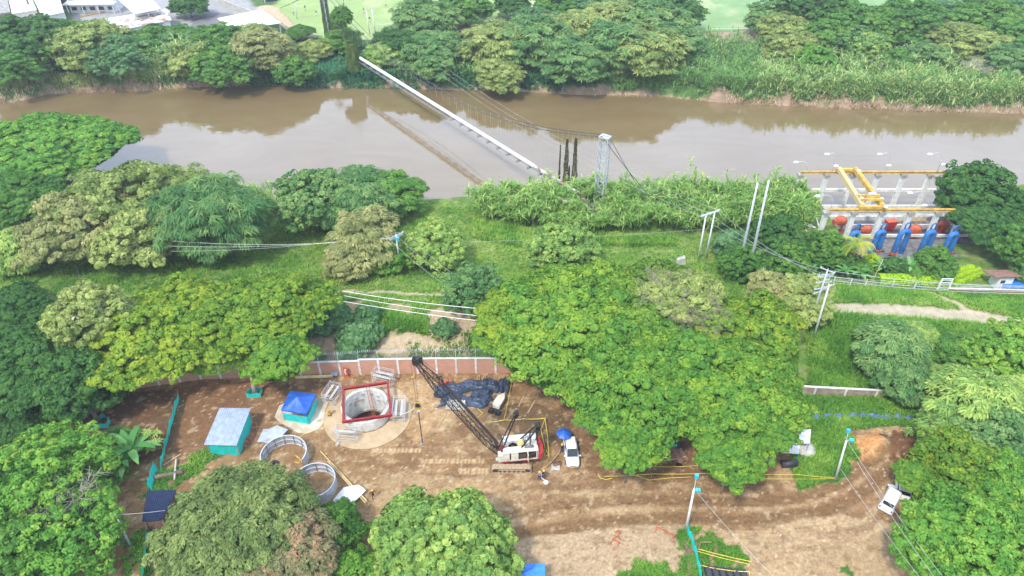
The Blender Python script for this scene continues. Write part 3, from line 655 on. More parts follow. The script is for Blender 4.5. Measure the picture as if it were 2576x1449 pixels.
tp('bough', 5, 2.3, 6, 91, 'umbrella', 'samand', .2, ls=.25, lobe=1.05, sub=10, lpc=32, nbr=12)
tp('willow', 5, 3.6, 4.6, 71, 'feather', 'pale', .25, 'barkl', ls=.5, asp=.12, lobe=1.2, sub=9, lpc=36, gap=.1, nbr=25)

T = tree
gs = 'joined crowns of the giant shade trees over the yard'
# giant shade trees, centre right
T('saman2', 1435, 830, 430, 'giant green shade tree crown behind the boom, top left of the big grove', group=gs, zs=.78)
T('saman', 1640, 805, 440, 'giant yellow green shade tree at the back of the grove, around the bare twigs', group=gs, leaf='saman', zs=.72)
T('saman', 1850, 850, 345, 'yellow green shade tree at the right edge of the grove near the angled poles', group=gs, zs=.95, rz=2)
T('saman2', 1610, 975, 370, 'lime green shade tree crown hanging over the umbrella and the white car', group=gs, rz=1)
T('saman2', 1835, 1000, 360, 'lime green shade tree crown over the white tents in the grove', group=gs, rz=3.4)
T('saman', 1690, 900, 380, 'shade tree crown in the middle of the grove', group=gs, rz=4, leaf='samand')
T('bough', 1720, 755, 170, 'sparse olive brown leafy patch among bare twigs at the back of the grove', group=gs, leaf='olive', zc=11)
T('bough', 1585, 1125, 140, 'low drooping lime green bough mass right of the white car', group=gs, leaf='samand', zc=7)
T('bough', 1840, 1150, 160, 'lowest drooping bough mass of the grove above the muddy ruts', group=gs, leaf='samand', zc=7, rz=1)
T('bough', 1515, 1045, 115, 'drooping lime green bough mass above the white car', group=gs, leaf='samand', zc=7, rz=2)
T('bough', 1935, 1090, 120, 'lime green bough mass hanging above the far white tent', group=gs, leaf='samand', zc=7, rz=5)
T('bough', 1240, 845, 95, 'green outer bough mass of the grove above the wire fence', group=gs, leaf='samand', zc=6.5, rz=3)
T('bough', 1280, 800, 150, 'dark green bough mass at the left edge of the grove', group=gs, leaf='saman', zc=8, rz=3)
# left giant trees
gl = 'large shade trees left of the yard'
T('saman', 400, 822, 350, 'big yellow green flat crowned tree left of the yard', group=gl, zs=.9, rz=2.6)
T('saman', 645, 778, 320, 'big yellow green flat crowned tree leaning over the brick wall', group=gl, zs=.9, rz=5)
T('saman', 555, 848, 270, 'lower yellow green crown hanging over the wall and the teal fence end', group=gl, zs=.8, rz=1.3)
T('bough', 700, 900, 150, 'green hanging bough mass above the blue canopy', group=gl, leaf='samand', zc=6)
T('umbr', 75, 905, 330, 'big dark green tree filling the left edge beside the cream blossom', group=gl, leaf='dark', zs=.9, rz=1)
T('umbr', 25, 790, 220, 'dark green crown at the left edge behind the cream blossom tree', group=gl, leaf='dark', rz=2)
T('round3', 190, 985, 160, 'dark green crown at the left end of the brick wall', group=gl, rz=2)
T('umbr', 20, 1040, 190, 'dark green crown at the left edge just above the open bright tree', leaf='dark', zs=.7)
T('round2', 222, 795, 150, 'round tree covered in cream blossom between two big crowns', leaf='olive', zc=10.5)
T('umbr', 150, 412, 350, 'broad green umbrella tree on the near bank at the left edge', leaf='bright', zs=.7, rz=.4)
T('umbr', 30, 500, 220, 'lower dark green crown under the broad umbrella tree at the left edge', leaf='green', rz=2.4)
T('layer', 290, 500, 290, 'tiered olive brown tree with bare pale limbs left of the willow', rz=1, zs=1)
T('layer', 190, 575, 260, 'tiered brown pink tree with bare limbs over red earth', leaf='tan', rz=3)
T('layer', 360, 590, 240, 'thin tiered olive tree hanging over the shaded lawn', rz=5)
T('feath2', 35, 645, 115, 'pale green shrubby tree at the left edge above the big dark crown', leaf='pale')
T('willow', 535, 545, 215, 'pale grey green willow like tree with drooping twigs', leaf='feather')
T('willow', 455, 500, 150, 'smaller pale willow like tree behind the drooping one', leaf='olive', rz=2)
gb = 'bushy trees on the near river bank'
T('round', 790, 510, 145, 'rounded olive green bushy tree left of the dark pointed one on the bank', group=gb, leaf='feather', rz=1)
T('feath2', 985, 492, 122, 'dark pointed leaf tree beside open water, right of the bank cluster', group=gb, leaf='green', zs=.75)
T('feath', 905, 478, 122, 'olive tree at the top of the near bank cluster against the water', group=gb, leaf='feather', zs=.75, rz=2)
T('feath2', 900, 530, 130, 'small mixed green tree below the near bank cluster', group=gb, leaf='feather', rz=4)
T('feath3', 912, 610, 150, 'tall tan leaved tree left of the short white pole', group=gb)
T('feath3', 870, 660, 90, 'low tan leaved shrub at the foot of the tan tree', group=gb, rz=2, cat='shrub', name='shrub')
T('round2', 975, 655, 85, 'small bright green shrub at the foot of the short white pole', cat='shrub', name='shrub')
T('round2', 1095, 625, 115, 'pale yellow green round tree right of the short white pole', leaf='pale', rz=1)
T('round2', 1420, 632, 135, 'round pale green shrub tree standing alone in the meadow', leaf='pale', rz=2, zs=.8)
T('round', 1190, 730, 125, 'grey green tree beside the dirt track, left of the giant grove', leaf='feather', rz=4, zs=.85)
gp = 'shrubs around the twin steel poles'
T('round2', 1870, 665, 95, 'yellowish round shrub at the foot of the twin steel poles', group=gp, leaf='green', cat='shrub', name='shrub')
T('round', 1960, 610, 115, 'dark green glossy shrub tree right of the twin steel poles', group=gp, leaf='dark', rz=1)
T('round2', 1985, 655, 95, 'glossy green shrub below the dark one by the twin poles', group=gp, leaf='green', rz=3, cat='shrub', name='shrub')
T('bush2', 1850, 620, 80, 'blue green agave like shrub left of the twin steel poles', group=gp, leaf='blue', cat='shrub', name='shrub')
T('feath3', 2020, 750, 120, 'brown olive tree behind the leaning power poles', leaf='olive', rz=1, zs=.8)
T('feath3', 1935, 735, 90, 'pale brown twiggy shrub at the right rim of the giant grove', leaf='tan', rz=3, cat='shrub', name='shrub')
gr = 'bushy trees right of the giant grove'
T('feath2', 2245, 890, 135, 'tall dark pointed leaf tree below the dirt track on the right', group=gr, leaf='feather', rz=1)
T('feath2', 2275, 960, 105, 'lower feathery dark tree touching the low wall', group=gr, leaf='feather', rz=2)
T('feath2', 2395, 965, 95, 'pale feathery tree right of the dark pointed one', group=gr, leaf='pale', rz=3, zs=.8)
T('feath2', 2410, 885, 90, 'small dark shrub tree between the two feathery ones', group=gr, leaf='green', rz=5, zs=.8)
T('round2', 2535, 890, 160, 'bright green tree at the right edge above the low wall', group=gr, leaf='bright', rz=5)
T('feath2', 2310, 845, 70, 'light feathery shrub just below the dirt track on the right', group=gr, leaf='pale', rz=.3, zs=.7, cat='shrub', name='shrub')
# pump station plants
T('umbr', 2500, 540, 250, 'large dark green tree overhanging the right end of the pump station', leaf='dark', zs=.85, rz=4)
T('round3', 2450, 500, 140, 'dark green crown rising over the end of the crane rails', leaf='dark', rz=1)
T('round3', 2575, 622, 110, 'dark green tree at the right edge beside the tiled kiosk', leaf='green', rz=4)
T('round2', 2352, 668, 78, 'clipped round yellow green tree in front of the blue pipes', leaf='green', rz=.5)
T('round2', 2085, 632, 85, 'glossy green bush left of the yellow palm', leaf='green', rz=2)
T('bush', 2060, 612, 55, 'small bush at the left corner of the station garden', 'shrub', 'shrub', leaf='green', rz=1)
T('bush', 2120, 660, 50, 'small dark bush under the yellow palm', 'shrub', 'shrub', leaf='dark', rz=2)
T('bush', 2165, 678, 45, 'small green bush between two banana plants', 'shrub', 'shrub', leaf='green', rz=3)
T('bush2', 2255, 672, 50, 'low dark shrub between banana plant and blue pipes', 'shrub', 'shrub', leaf='dark', rz=4)
T('bush2', 2300, 690, 45, 'low green shrub left of the clipped round tree', 'shrub', 'shrub', leaf='green', rz=5)
T('bush', 2025, 690, 45, 'small shrub at the outer left of the banana row', 'shrub', 'shrub', leaf='green', rz=6)
T('bush2', 300, 1120, 80, 'dark low shrub left of the large banana plant', 'shrub', 'shrub', leaf='dark', rz=1)
T('bush2', 480, 470, 0.1 + 70, 'dark green shrub at the water edge behind the willow', 'shrub', 'shrub', leaf='green', rz=2)
# bottom left group
gq = 'tree crowns along the bottom left of the photo'
T('sparse', 110, 1215, 290, 'open bright green tree with bare pale limbs at the left edge', group=gq, zs=.9)
T('sparse', 120, 1360, 290, 'second open pale limbed tree in the bottom left corner', group=gq, rz=2, zs=.8)
T('sparse', 235, 1190, 140, 'small open green crown beside the banana plant', group=gq, rz=4, leaf='green', zs=.7)
T('round2', 50, 1410, 190, 'dense low green tree in the very bottom left corner', group=gq, rz=3, leaf='green')
T('big1', 600, 1330, 295, 'large olive leaved tree in front of the steel rings', group=gq)
T('big1', 520, 1412, 200, 'olive tree at the bottom edge right of the teal fence', group=gq, rz=2)
T('big1', 700, 1410, 235, 'olive tree with pink orange new leaves at the bottom edge', group=gq, rz=4, leaf='pink')
T('big3', 850, 1335, 125, 'fresh green tree between the pinkish tree and the bottom crown', group=gq, leaf='green')
T('big2', 1118, 1380, 290, 'pale green large leaved tree at the bottom centre', group=gq)
T('big2', 1005, 1435, 140, 'lower left part crown of the pale large leaved trees', group=gq, rz=2)
T('big3', 900, 1435, 110, 'small bright green crown at the bottom edge left of the pale tree', group=gq, rz=2)
# bottom right group
gw = 'tree crowns filling the bottom right of the photo'
T('big3', 2460, 1385, 310, 'large bright green tree in the bottom right corner', group=gw)
T('round', 2415, 1180, 160, 'yellow green leaved tree above the parked white van', group=gw, leaf='saman', rz=2)
T('big3', 2510, 1230, 200, 'bright green tree at the right edge above the corner tree', group=gw, rz=3)
T('round', 2495, 1110, 160, 'tree with large grey green leaves at the right edge', group=gw, leaf='feather', rz=4)
T('feath2', 2460, 1045, 180, 'pale feathery tree leaning over the red earth heap', group=gw, leaf='pale', rz=1)
T('feath2', 2400, 1105, 130, 'pale feathery bough hanging over the dark red heap', group=gw, leaf='pale', rz=2.2)
T('feath2', 2550, 1020, 140, 'pale feathery crown at the right edge by the steel channel', group=gw, leaf='pale', rz=3)
T('bough', 2302, 1198, 92, 'yellow green bough over the white car roofs', group=gw, leaf='samand', rz=5, zc=4)
# far bank
gf = 'trees along the far river bank'
far = [('round', 60, 105, 190, 'dark'), ('round', 150, 90, 150, 'green'), ('round3', 210, 120, 160, 'olive'), ('round', 40, 170, 150, 'green'), ('round', 250, 105, 130, 'green'), ('round2', 330, 110, 110, 'dark'),
       ('round', 300, 155, 140, 'blue'), ('round', 390, 125, 130, 'green'), ('round3', 440, 95, 110, 'green'), ('round', 395, 85, 90, 'dark'), ('round', 450, 140, 120, 'feather'), ('round2', 540, 110, 140, 'green'), ('round', 560, 160, 140, 'green'),
       ('feath3', 660, 130, 150, 'tan'), ('feath3', 650, 85, 110, 'olive'), ('round', 605, 90, 90, 'green'), ('feath', 480, 165, 110, 'olive'), ('round2', 735, 175, 90, 'green'), ('umbr', 752, 70, 95, 'green'), ('feath2', 790, 145, 70, 'olive'),
       ('round2', 475, 5, 90, 'dark'), ('feath', 1065, 60, 150, 'feather'), ('round3', 1010, 110, 90, 'dark'), ('feath2', 1090, 130, 130, 'feather'), ('feath', 1090, 165, 90, 'feather'), ('round', 1170, 20, 120, 'green'), ('round2', 1286, 12, 84, 'dark'), ('round2', 1400, 22, 110, 'green'),
       ('feath', 1250, 115, 150, 'olive'), ('feath', 1350, 110, 170, 'feather'), ('round', 1350, 60, 110, 'blue'), ('feath', 1440, 90, 160, 'olive'), ('feath', 1450, 160, 150, 'feather'), ('feath3', 1260, 175, 110, 'olive'), ('feath', 1560, 120, 180, 'feather'), ('feath', 1650, 70, 160, 'feather'), ('feath', 1620, 140, 170, 'olive'), ('round3', 1640, 25, 150, 'dark'), ('feath', 1540, 60, 140, 'olive'), ('round3', 1700, 40, 110, 'dark'), ('round', 1490, 20, 110, 'blue'), ('feath', 1700, 110, 130, 'feather'),
       ('round', 1950, 50, 120, 'feather'), ('feath', 1980, 80, 120, 'olive'), ('round3', 2050, 10, 180, 'dark'), ('round', 2070, 95, 120, 'green'), ('feath3', 1990, 125, 120, 'olive'), ('round2', 2050, 160, 90, 'bright'), ('round', 2130, 60, 150, 'green'), ('round', 2160, 110, 110, 'feather'), ('round', 2220, 70, 130, 'green'), ('round2', 2190, 130, 95, 'pale'), ('round', 2300, 60, 160, 'green'), ('feath', 2380, 100, 130, 'olive'), ('round', 2400, 45, 150, 'blue'), ('round', 2480, 60, 170, 'green'), ('round3', 2560, 100, 130, 'green'), ('feath', 2470, 130, 130, 'olive'), ('round', 2540, 20, 150, 'blue'), ('feath', 2330, 150, 90, 'feather'), ('feath', 2540, 165, 120, 'feather'), ('round2', 2250, 165, 80, 'green'), ('round2', 175, 200, 50, 'bright'), ('round2', 15, 190, 90, 'pale'), ('feath2', 860, 95, 80, 'green'), ('feath2', 970, 100, 60, 'dark'), ('round', 1150, 120, 80, 'blue'), ('feath2', 960, 150, 80, 'pale')]
hue = {'dark': 'dark green', 'green': 'green', 'olive': 'olive toned', 'blue': 'bluish green', 'feather': 'grey green', 'tan': 'tan', 'bright': 'bright green', 'pale': 'pale green'}
shp = {'round': 'rounded', 'round2': 'dense rounded', 'round3': 'tall billowing', 'feath': 'feathery', 'feath2': 'pointed leaf', 'feath3': 'shaggy', 'umbr': 'flat topped'}
def whereis(x, y):
    if x < 110: a = 'at the far left of the far bank'
    elif x < 300: a = 'below the white office building across the river'
    elif x < 470: a = 'in front of the rusty striped roof'
    elif x < 600: a = 'below the small paved yard'
    elif x < 720: a = 'in front of the white canopy roof'
    elif x < 830: a = 'between canopy roof and vine covered tower'
    elif x < 900: a = 'beside the vine covered tower'
    elif x < 1020: a = 'by the soccer goal'
    elif x < 1130: a = 'right of the soccer goal'
    elif x < 1330: a = 'left of centre on the far bank'
    elif x < 1480: a = 'across the river from the lattice mast'
    elif x < 1620: a = 'right of the mast across the river'
    elif x < 1770: a = 'at the left rim of the open field gap'
    elif x < 2030: a = 'at the right rim of the field gap'
    elif x < 2180: a = 'opposite the gantry crane'
    elif x < 2330: a = 'left of the far banana plants'
    elif x < 2450: a = 'right of the far banana plants'
    else: a = 'at the far right of the far bank'
    b = 'highest' if y < 50 else ('upper row' if y < 90 else ('middle row' if y < 130 else 'by water'))
    return b, a
import collections
seen = collections.Counter()
for k, x, y, wd, lf in far:
    b, a = whereis(x, y); lab = ('%s %s tree %s %s' % (shp[k], hue[lf], b, a)).replace('beside the vine covered tower', 'beside the vined tower').replace('between canopy roof and vine covered tower', 'between canopy roof and vined tower')
    seen[lab] += 1
    if seen[lab] > 1: lab = lab.replace(' tree ', ' tree right of its twin, ').replace('standing highest,', '')
    y = y + (10 if x < 950 and y < 115 else -14 if x < 950 and y > 130 else -6 if y > 120 else 0)
    lab = ' '.join(lab.replace(' the ', ' ').split()[:16])
    T(k, x, y, wd * (.78 if x < 850 and y < 115 else .9), lab, group=gf, leaf=lf, zs=.7 if wd > 100 else .8)
# ---------------------------------------------------------------- grass, cane, reeds, banana plants
def zat(P):
    i = np.clip(np.searchsorted(ys, P[:, 1]), 0, SH[0] - 1); j = np.clip(np.searchsorted(xs, P[:, 0]), 0, SH[1] - 1); return zone[i, j]
rg = RG(5)
def stuff(mb, name, mt): return tag(mb.build(name, mt), kind='stuff')
mb = MB()
def gp(poly, n, zs=(0,), **k):
    P = pxsample(poly, n, rg); P = P[np.isin(zat(P), zs)]
    q = np.repeat(P, k.get('blades', 4), 0); q[:, :2] += rg.normal(size=(len(q), 2)) * k.get('sp', .13)
    h = k.get('h', (.25, .6)); pt = fbm(q[:, 0] * .3, q[:, 1] * .3, 77); L_ = rg.uniform(*h, len(q)) * (.5 + 1.1 * fbm(q[:, 0] * .45, q[:, 1] * .45, 21))
    strips(k.get('mb', mb), q, heads(len(q), rg), L_, k.get('w', .1) * rg.uniform(.7, 1.3, len(q)), rg.uniform(.8, 1.5, len(q)), rg.uniform(.4, 1.7, len(q)), k.get('t0', .5) + (pt - .5) * 1.2 + rg.uniform(-.3, .3, len(q)), 3)
gp([(640, 530), (900, 520), (1200, 520), (1200, 560), (1330, 590), (1500, 600), (2000, 590), (2040, 700), (1800, 770), (1330, 760), (800, 735), (600, 700)], 15000)
gp([(1190, 545), (1340, 580), (1700, 600), (1700, 620), (1300, 620), (1190, 600)], 2500, h=(.6, 1.2), w=.13)
gp([(750, 745), (1260, 750), (1300, 905), (760, 915)], 9000, h=(.3, .8), w=.11, t0=.42)
gp([(780, 800), (1000, 800), (1190, 830), (1190, 890), (780, 895)], 1600, h=(.7, 1.4), w=.14, t0=.25)
gp([(2050, 710), (2576, 745), (2576, 830), (2400, 800), (2080, 775)], 6000, h=(.3, .7), t0=.4)
gp([(2060, 790), (2576, 825), (2576, 1010), (2040, 985), (2030, 860)], 14000, h=(.5, 1.2), w=.12, t0=.4)
gp([(150, 620), (560, 560), (620, 700), (300, 740), (0, 760), (0, 620)], 5000, h=(.3, .7), t0=.25)
gp([(1990, 1000), (2330, 1000), (2330, 1075), (2170, 1170), (2000, 1240)], 7000, h=(.3, .8), t0=.3, w=.12)
gp([(1540, 1320), (1940, 1320), (1940, 1449), (1540, 1449)], 4500, h=(.2, .5), t0=.3)
gp([(290, 1120), (560, 1120), (560, 1449), (290, 1449)], 4500, h=(.2, .5), t0=.3)
stuff(mb, 'meadow_grass', LM['grass'])
mb = cane_mb([(1200, 525), (1240, 505), (1400, 498), (1700, 492), (1990, 498), (2048, 525), (2040, 580), (1960, 575), (1800, 590), (1640, 585), (1500, 598), (1400, 585), (1300, 578), (1200, 555)], 1900, rg, (2.3, 4.7), 1.8, .21, 14, u0=.6)
cane_mb([(530, 455), (690, 500), (700, 540), (560, 510)], 160, rg, (2.5, 4.2), 1.3, .14, 12, mb)
cane_mb([(1180, 520), (1330, 510), (1330, 560), (1190, 550)], 120, rg, (3, 5), 1.9, .22, 15, mb, u0=.6)
cane_mb([(1200, 520), (1240, 505), (1400, 498), (1700, 492), (1990, 498), (2040, 540), (1800, 560), (1400, 555), (1210, 545)], 110, rg, (4.6, 6.8), 1.7, .2, 12, mb, u0=.7, t0=.62)
stuff(mb, 'cane_thicket', LM['cane'])
mb = cane_mb([(280, 205), (330, 190), (590, 190), (630, 222), (520, 230), (400, 238), (290, 240)], 1500, rg, (4, 8), 2.4, .26, 9, t0=.66, dry=.2)
cane_mb([(-10, 250), (0, 215), (60, 210), (250, 205), (260, 232), (120, 238), (40, 252)], 450, rg, (1.2, 3), 1.8, .2, 7, mb, t0=.7, dry=.35)
cane_mb([(1480, 240), (1490, 180), (1600, 130), (1770, 100), (1920, 110), (1900, 268), (1700, 250)], 2200, rg, (2, 4), 1.7, .18, 8, mb, t0=.35, dry=.05)
cane_mb([(1890, 270), (1900, 190), (2000, 150), (2576, 150), (2576, 296), (2360, 288), (2060, 279)], 3300, rg, (2.5, 5), 1.9, .22, 8, mb, t0=.55, dry=.17)
cane_mb([(1000, 226), (1020, 110), (1240, 130), (1230, 226)], 380, rg, (1.5, 3), 1.7, .2, 8, mb, t0=.4, dry=.08)
stuff(mb, 'reed_bank', LM['reed'])
mb = MB()
gp([(600, 216), (640, 160), (740, 140), (900, 120), (1240, 130), (1500, 150), (1500, 238), (1240, 228), (1060, 226), (800, 222)], 14000, (0, 5), h=(.8, 1.6), w=.4, blades=3, sp=.4, mb=mb, t0=.45)
stuff(mb, 'bank_creeper', LM['reedb'])
mb = MB()
for pl, n in (([(-20, 262), (120, 236), (260, 229), (600, 212), (600, 219), (400, 230), (120, 243), (-20, 270)], 1100), ([(1480, 238), (1860, 258), (2360, 276), (2600, 284), (2600, 292), (2360, 285), (1860, 266), (1480, 243)], 2000), ([(780, 845), (1180, 845), (1180, 900), (780, 905)], 600), ([(1080, 790), (1190, 790), (1190, 850), (1080, 850)], 300)):
    gp(pl, n, (0, 5), h=(.6, 1.7), w=.12, sp=.3, mb=mb)
stuff(mb, 'dry_stalks', LM['deadgrass'])
# plumes over the far reeds, one thing each
pm = MB(); pm.tube([(0, 0, 0), (0.02, 0, 2.6)], .035, 5); pl_ = pm.mesh('stem', LM['reed'])
pm = MB(); pm.lathe([(.02, 2.5), (.2, 2.8), (.26, 3.2), (.16, 3.9), (.02, 4.5)], 7); pf_ = pm.mesh('plume', LM['flower'])
pls = [(1950, 190), (1985, 235), (2010, 215), (2018, 232), (2030, 205), (2050, 232), (2085, 222), (2105, 216), (2145, 245), (2300, 185), (2345, 238), (2372, 228), (2408, 232), (2425, 245), (2456, 228), (2490, 222), (2530, 250), (2185, 268), (2235, 262), (2385, 272), (415, 195), (425, 182)]
ORD = 'first second third fourth fifth sixth seventh eighth ninth tenth eleventh twelfth thirteenth fourteenth fifteenth sixteenth seventeenth eighteenth nineteenth twentieth twenty-first twenty-second'.split()
for i, (a, b) in enumerate(pls):
    x, y, z = G(a, b + 18); r = thing('reed_plume', ORD[sorted(p_[0] for p_ in pls).index(a)] + ' cream seed plume from the left above the far bank reeds', 'reed plume', (x, y, z - .1), i, 'cream seed plumes among the far reeds'); k = 1 + .3 * sin(i * 3); r.scale = (k, k, k)
    for nm, me in (('stem', pl_), ('plume', pf_)): o = bpy.data.objects.new(nm, me); COL.objects.link(o); o.parent = r
# banana, palm, dracaena
def rosette(n, L_, wd, rise, droop, z0, rg, tint=(.3, .8), fold=True):
    mb = MB(); a = np.arange(n) * 2.4 + rg.uniform(-.3, .3, n); hd = np.stack([np.cos(a), np.sin(a)], 1)
    strips(mb, np.tile([0, 0, z0], (n, 1)) + rg.normal(size=(n, 3)) * .05, hd, L_ * rg.uniform(.8, 1.15, n), wd, rg.uniform(*rise, n), rg.uniform(*droop, n), rg.uniform(*tint, n), 6, prof=[.25, .8, 1, 1, .9, .6, .05]); return mb
bl = rosette(10, 2.6, .62, (.7, 1.35), (.9, 1.9), 1.5, RG(3)).mesh('leaves', LM['banana']); sm = MB(); sm.tube([(0, 0, -.4), (0, 0, .8), (.05, 0, 1.6)], [.16, .13, .08], 8); sm = sm.mesh('stem', LM['banana'])
for a, b, s, lb in ((2050, 688, .95, 'banana plant at the left end of the row before the yellow palm'), (2118, 700, .85, 'banana plant below the yellow palm'), (2160, 706, .9, 'banana plant right of the yellow palm by the wire fence'), (2215, 690, .85, 'banana plant left of the clipped hedge start'), (2280, 692, 1.0, 'banana plant between blue pipes and lime hedge'), (1985, 560, 1.1, 'banana plant at the edge of the cane left of the crane rails'), (1945, 565, .8, 'small banana plant in the cane left of the larger one'),
                    (2345, 142, 1.5, 'left of the two silvery banana plants on the far bank'), (2392, 145, 1.5, 'right of the two silvery banana plants on the far bank'), (346, 1165, 1.25, 'large banana plant beside the teal fence on the left'), (325, 1190, 1.0, 'smaller banana plant at the foot of the large one'), (1925, 590, .8, 'banana like plant behind the twin steel poles')):
    x, y, z = G(a, b); r = thing('banana_plant', lb, 'banana plant', (x, y, z), a, 'banana plants'); s *= 1.05 if a > 1900 and b > 600 else 1.3; r.scale = (s, s, s)
    for nm, me in (('leaves', bl), ('stem', sm)): o = bpy.data.objects.new(nm, me); COL.objects.link(o); o.parent = r
def palm(px, py, s, lb, leafm, nf=16, trunk=4.5, name='palm_tree', cat='palm'):
    x, y, z = G(px, py); r = thing(name, lb, cat, (x, y, z)); r.scale = (s, s, s); rg = RG(px)
    t = MB(); t.tube([(0, 0, -.5), (.1, 0, trunk * .5), (0, .05, trunk)], [.2, .15, .12], 9); t.build('trunk', M['bark'], r, True)
    for i in range(nf):
        a = i * 2.4; el = rg.uniform(.1, 1.2); L_ = 3.2; p = np.array([0, 0, trunk]); e = el; pts = [p]
        for k in range(8): p = p + np.array([cos(a) * cos(e), sin(a) * cos(e), sin(e)]) * L_ / 8; pts.append(p); e -= .26
        pts = np.array(pts); f = MB(); f.tube(pts, np.linspace(.03, .008, 9), 4, tint=.7)
        q = np.repeat(pts[1:], 6, 0) + (np.repeat(pts[1:] - pts[:-1], 6, 0)) * -np.tile(np.arange(6) / 6, 8)[:, None]
        sd_ = np.tile([1, -1], len(q) // 2); h = np.stack([-sin(a) * sd_ + cos(a) * .6, cos(a) * sd_ + sin(a) * .6], 1); h /= np.linalg.norm(h, axis=1)[:, None]
        strips(f, q, h, .75, .075, .1, 1.2, np.full(len(q), rg.uniform(.2, .95)) + rg.uniform(-.1, .1, len(q)), 3); f.build('frond', LM[leafm], r)
palm(2135, 672, 1.1, 'yellowing coconut palm in front of the blue pipe bends', 'palm')
palm(80, 34, 1.7, 'coconut palm between the white roofs in the top left corner', 'palm', 14, 5)
dl = MB(); 
for (dx, dy, h) in ((0, 0, 3.4), (.9, .3, 2.9), (-.7, .4, 2.7), (.4, -.7, 2.3), (1.3, -.5, 2.2), (.2, -1.3, 1.6)):
    n = 34; rg2 = RG(int(h * 10)); strips(dl, np.tile([dx, dy, h], (n, 1)) + rg2.normal(size=(n, 3)) * .12, heads(n, rg2), .75, .12, rg2.uniform(-.2, 1.4, n), 1.3, rg2.uniform(.4, .95, n), 3)
x, y, z = G(392, 1130); r = thing('dracaena', 'variegated spiky plant with several leaf tufts beside the teal fence', 'plant', (x, y, z)); dl.build('leaves', LM['pale'], r)
tb = MB(); [tb.tube([(0, 0, -.2), (dx * .5, dy * .5, h * .5), (dx, dy, h)], .06, 6) for (dx, dy, h) in ((0, 0, 3.4), (.9, .3, 2.9), (-.7, .4, 2.7), (.4, -.7, 2.3), (1.3, -.5, 2.2), (.2, -1.3, 1.6))]; tb.build('stems', M['barkl'], r)
# pale broad-leaved weeds on the slope, shrubs along it
tp('weed', 1.6, 1.0, 1.0, 81, 'round', 'blue', ls=.22, lobe=.55, sub=7, lpc=14, asp=.85, nbr=4)
for a, b, w_, lb in ((815, 785, 75, 'broad leaved pale shrub under the three cables, upper left of the slope'), (845, 800, 60, 'pale speckled shrub right of the upper left one on the slope'), (900, 850, 75, 'pale speckled shrub in mid slope above the wire fence'), (925, 835, 55, 'small pale weed clump at the right of the mid slope shrub'), (925, 790, 50, 'pale weed clump below the middle cable'), (880, 880, 50, 'low pale weed clump just above the wall fence'), (800, 815, 60, 'dark broad leaved shrub above the bare earth scar'), (1120, 825, 45, 'small green weed clump near the rubble on the slope')):
    T('weed', a, b, w_, lb, 'shrub', 'shrub', leaf='blue')
x, y = 0, 0
# the lime hedges: clipped rows
def hedge(pts, w_, h_, lb, leafm='hedge'):
    P = [np.array(G(*p)) for p in pts]; m = MB(); rg = RG(int(pts[0][0])); 
    for p, q in zip(P[:-1], P[1:]):
        Ln = np.linalg.norm(q - p); n = int(Ln * 260); u = rg.random(n)[:, None]; c = p + (q - p) * u; d = nrm(q - p); s_ = np.array([-d[1], d[0], 0]); a = rg.uniform(0, pi, n)
        bump = .85 + .3 * vn(c[:, 0] * 1.5, c[:, 1] * 1.5, 4)
        c = c + s_ * (np.cos(a) * w_ / 2 * bump)[:, None]; c[:, 2] += (np.sin(a) ** .45) * h_ * bump
        nv = nrm(s_ * np.cos(a)[:, None] + [0, 0, 1] * np.sin(a)[:, None] + rg.normal(size=(n, 3)) * .35); cards(m, c, nv, .13, .7, rg.uniform(.2, .9, n), rg)
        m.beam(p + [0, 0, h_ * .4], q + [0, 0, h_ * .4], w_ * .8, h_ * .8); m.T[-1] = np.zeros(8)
    return solo(m, 'hedge', LM[leafm], lb, 'hedge', 'clipped lime hedges by the pump station')
hedge([(2205, 712), (2290, 716), (2380, 722)], 2.3, 1.9, 'long clipped lime green hedge left of the entrance gate')
hedge([(2395, 722), (2430, 706), (2465, 692)], 1.1, .8, 'front slanting lime hedge row right of the gate')
hedge([(2392, 706), (2425, 692), (2460, 682)], 1.1, .8, 'middle slanting lime hedge row right of the gate')
hedge([(2395, 692), (2420, 682), (2445, 676)], 1.0, .8, 'back slanting lime hedge row right of the gate')
hedge([(2188, 668), (2230, 672), (2270, 678)], 1.0, .9, 'short lime hedge strip behind the banana plants')
# cream blossom on the round tree
par = [o for o in COL.objects if o.get('label', '').startswith('round tree covered in cream')][0]
bm = MB(); rg = RG(9); x, y = Pz(222, 775, 13); zc_ = 13
for _ in range(20):
    a, u = rg.uniform(0, 2 * pi), rg.uniform(.2, 1); c = np.array([par.location[0] + cos(a) * u * 3.3, par.location[1] + sin(a) * u * 3.3 - .6, 10.6 + 2.9 * sqrt(1 - u * u * .9)]); n = 90; d = sphere_pts(n, rg, -.2)
    cards(bm, c + d * [.75, .75, .45], nrm(d + rg.normal(size=d.shape) * .3), .18, .7, rg.uniform(.3, 1, n), rg)
V0 = np.array(par.location); R0 = rotz(par.rotation_euler[2]); bm.V = [((v - V0) @ R0) / np.array(par.scale) for v in bm.V]; bm.build('blossom', LM['flower'], par)
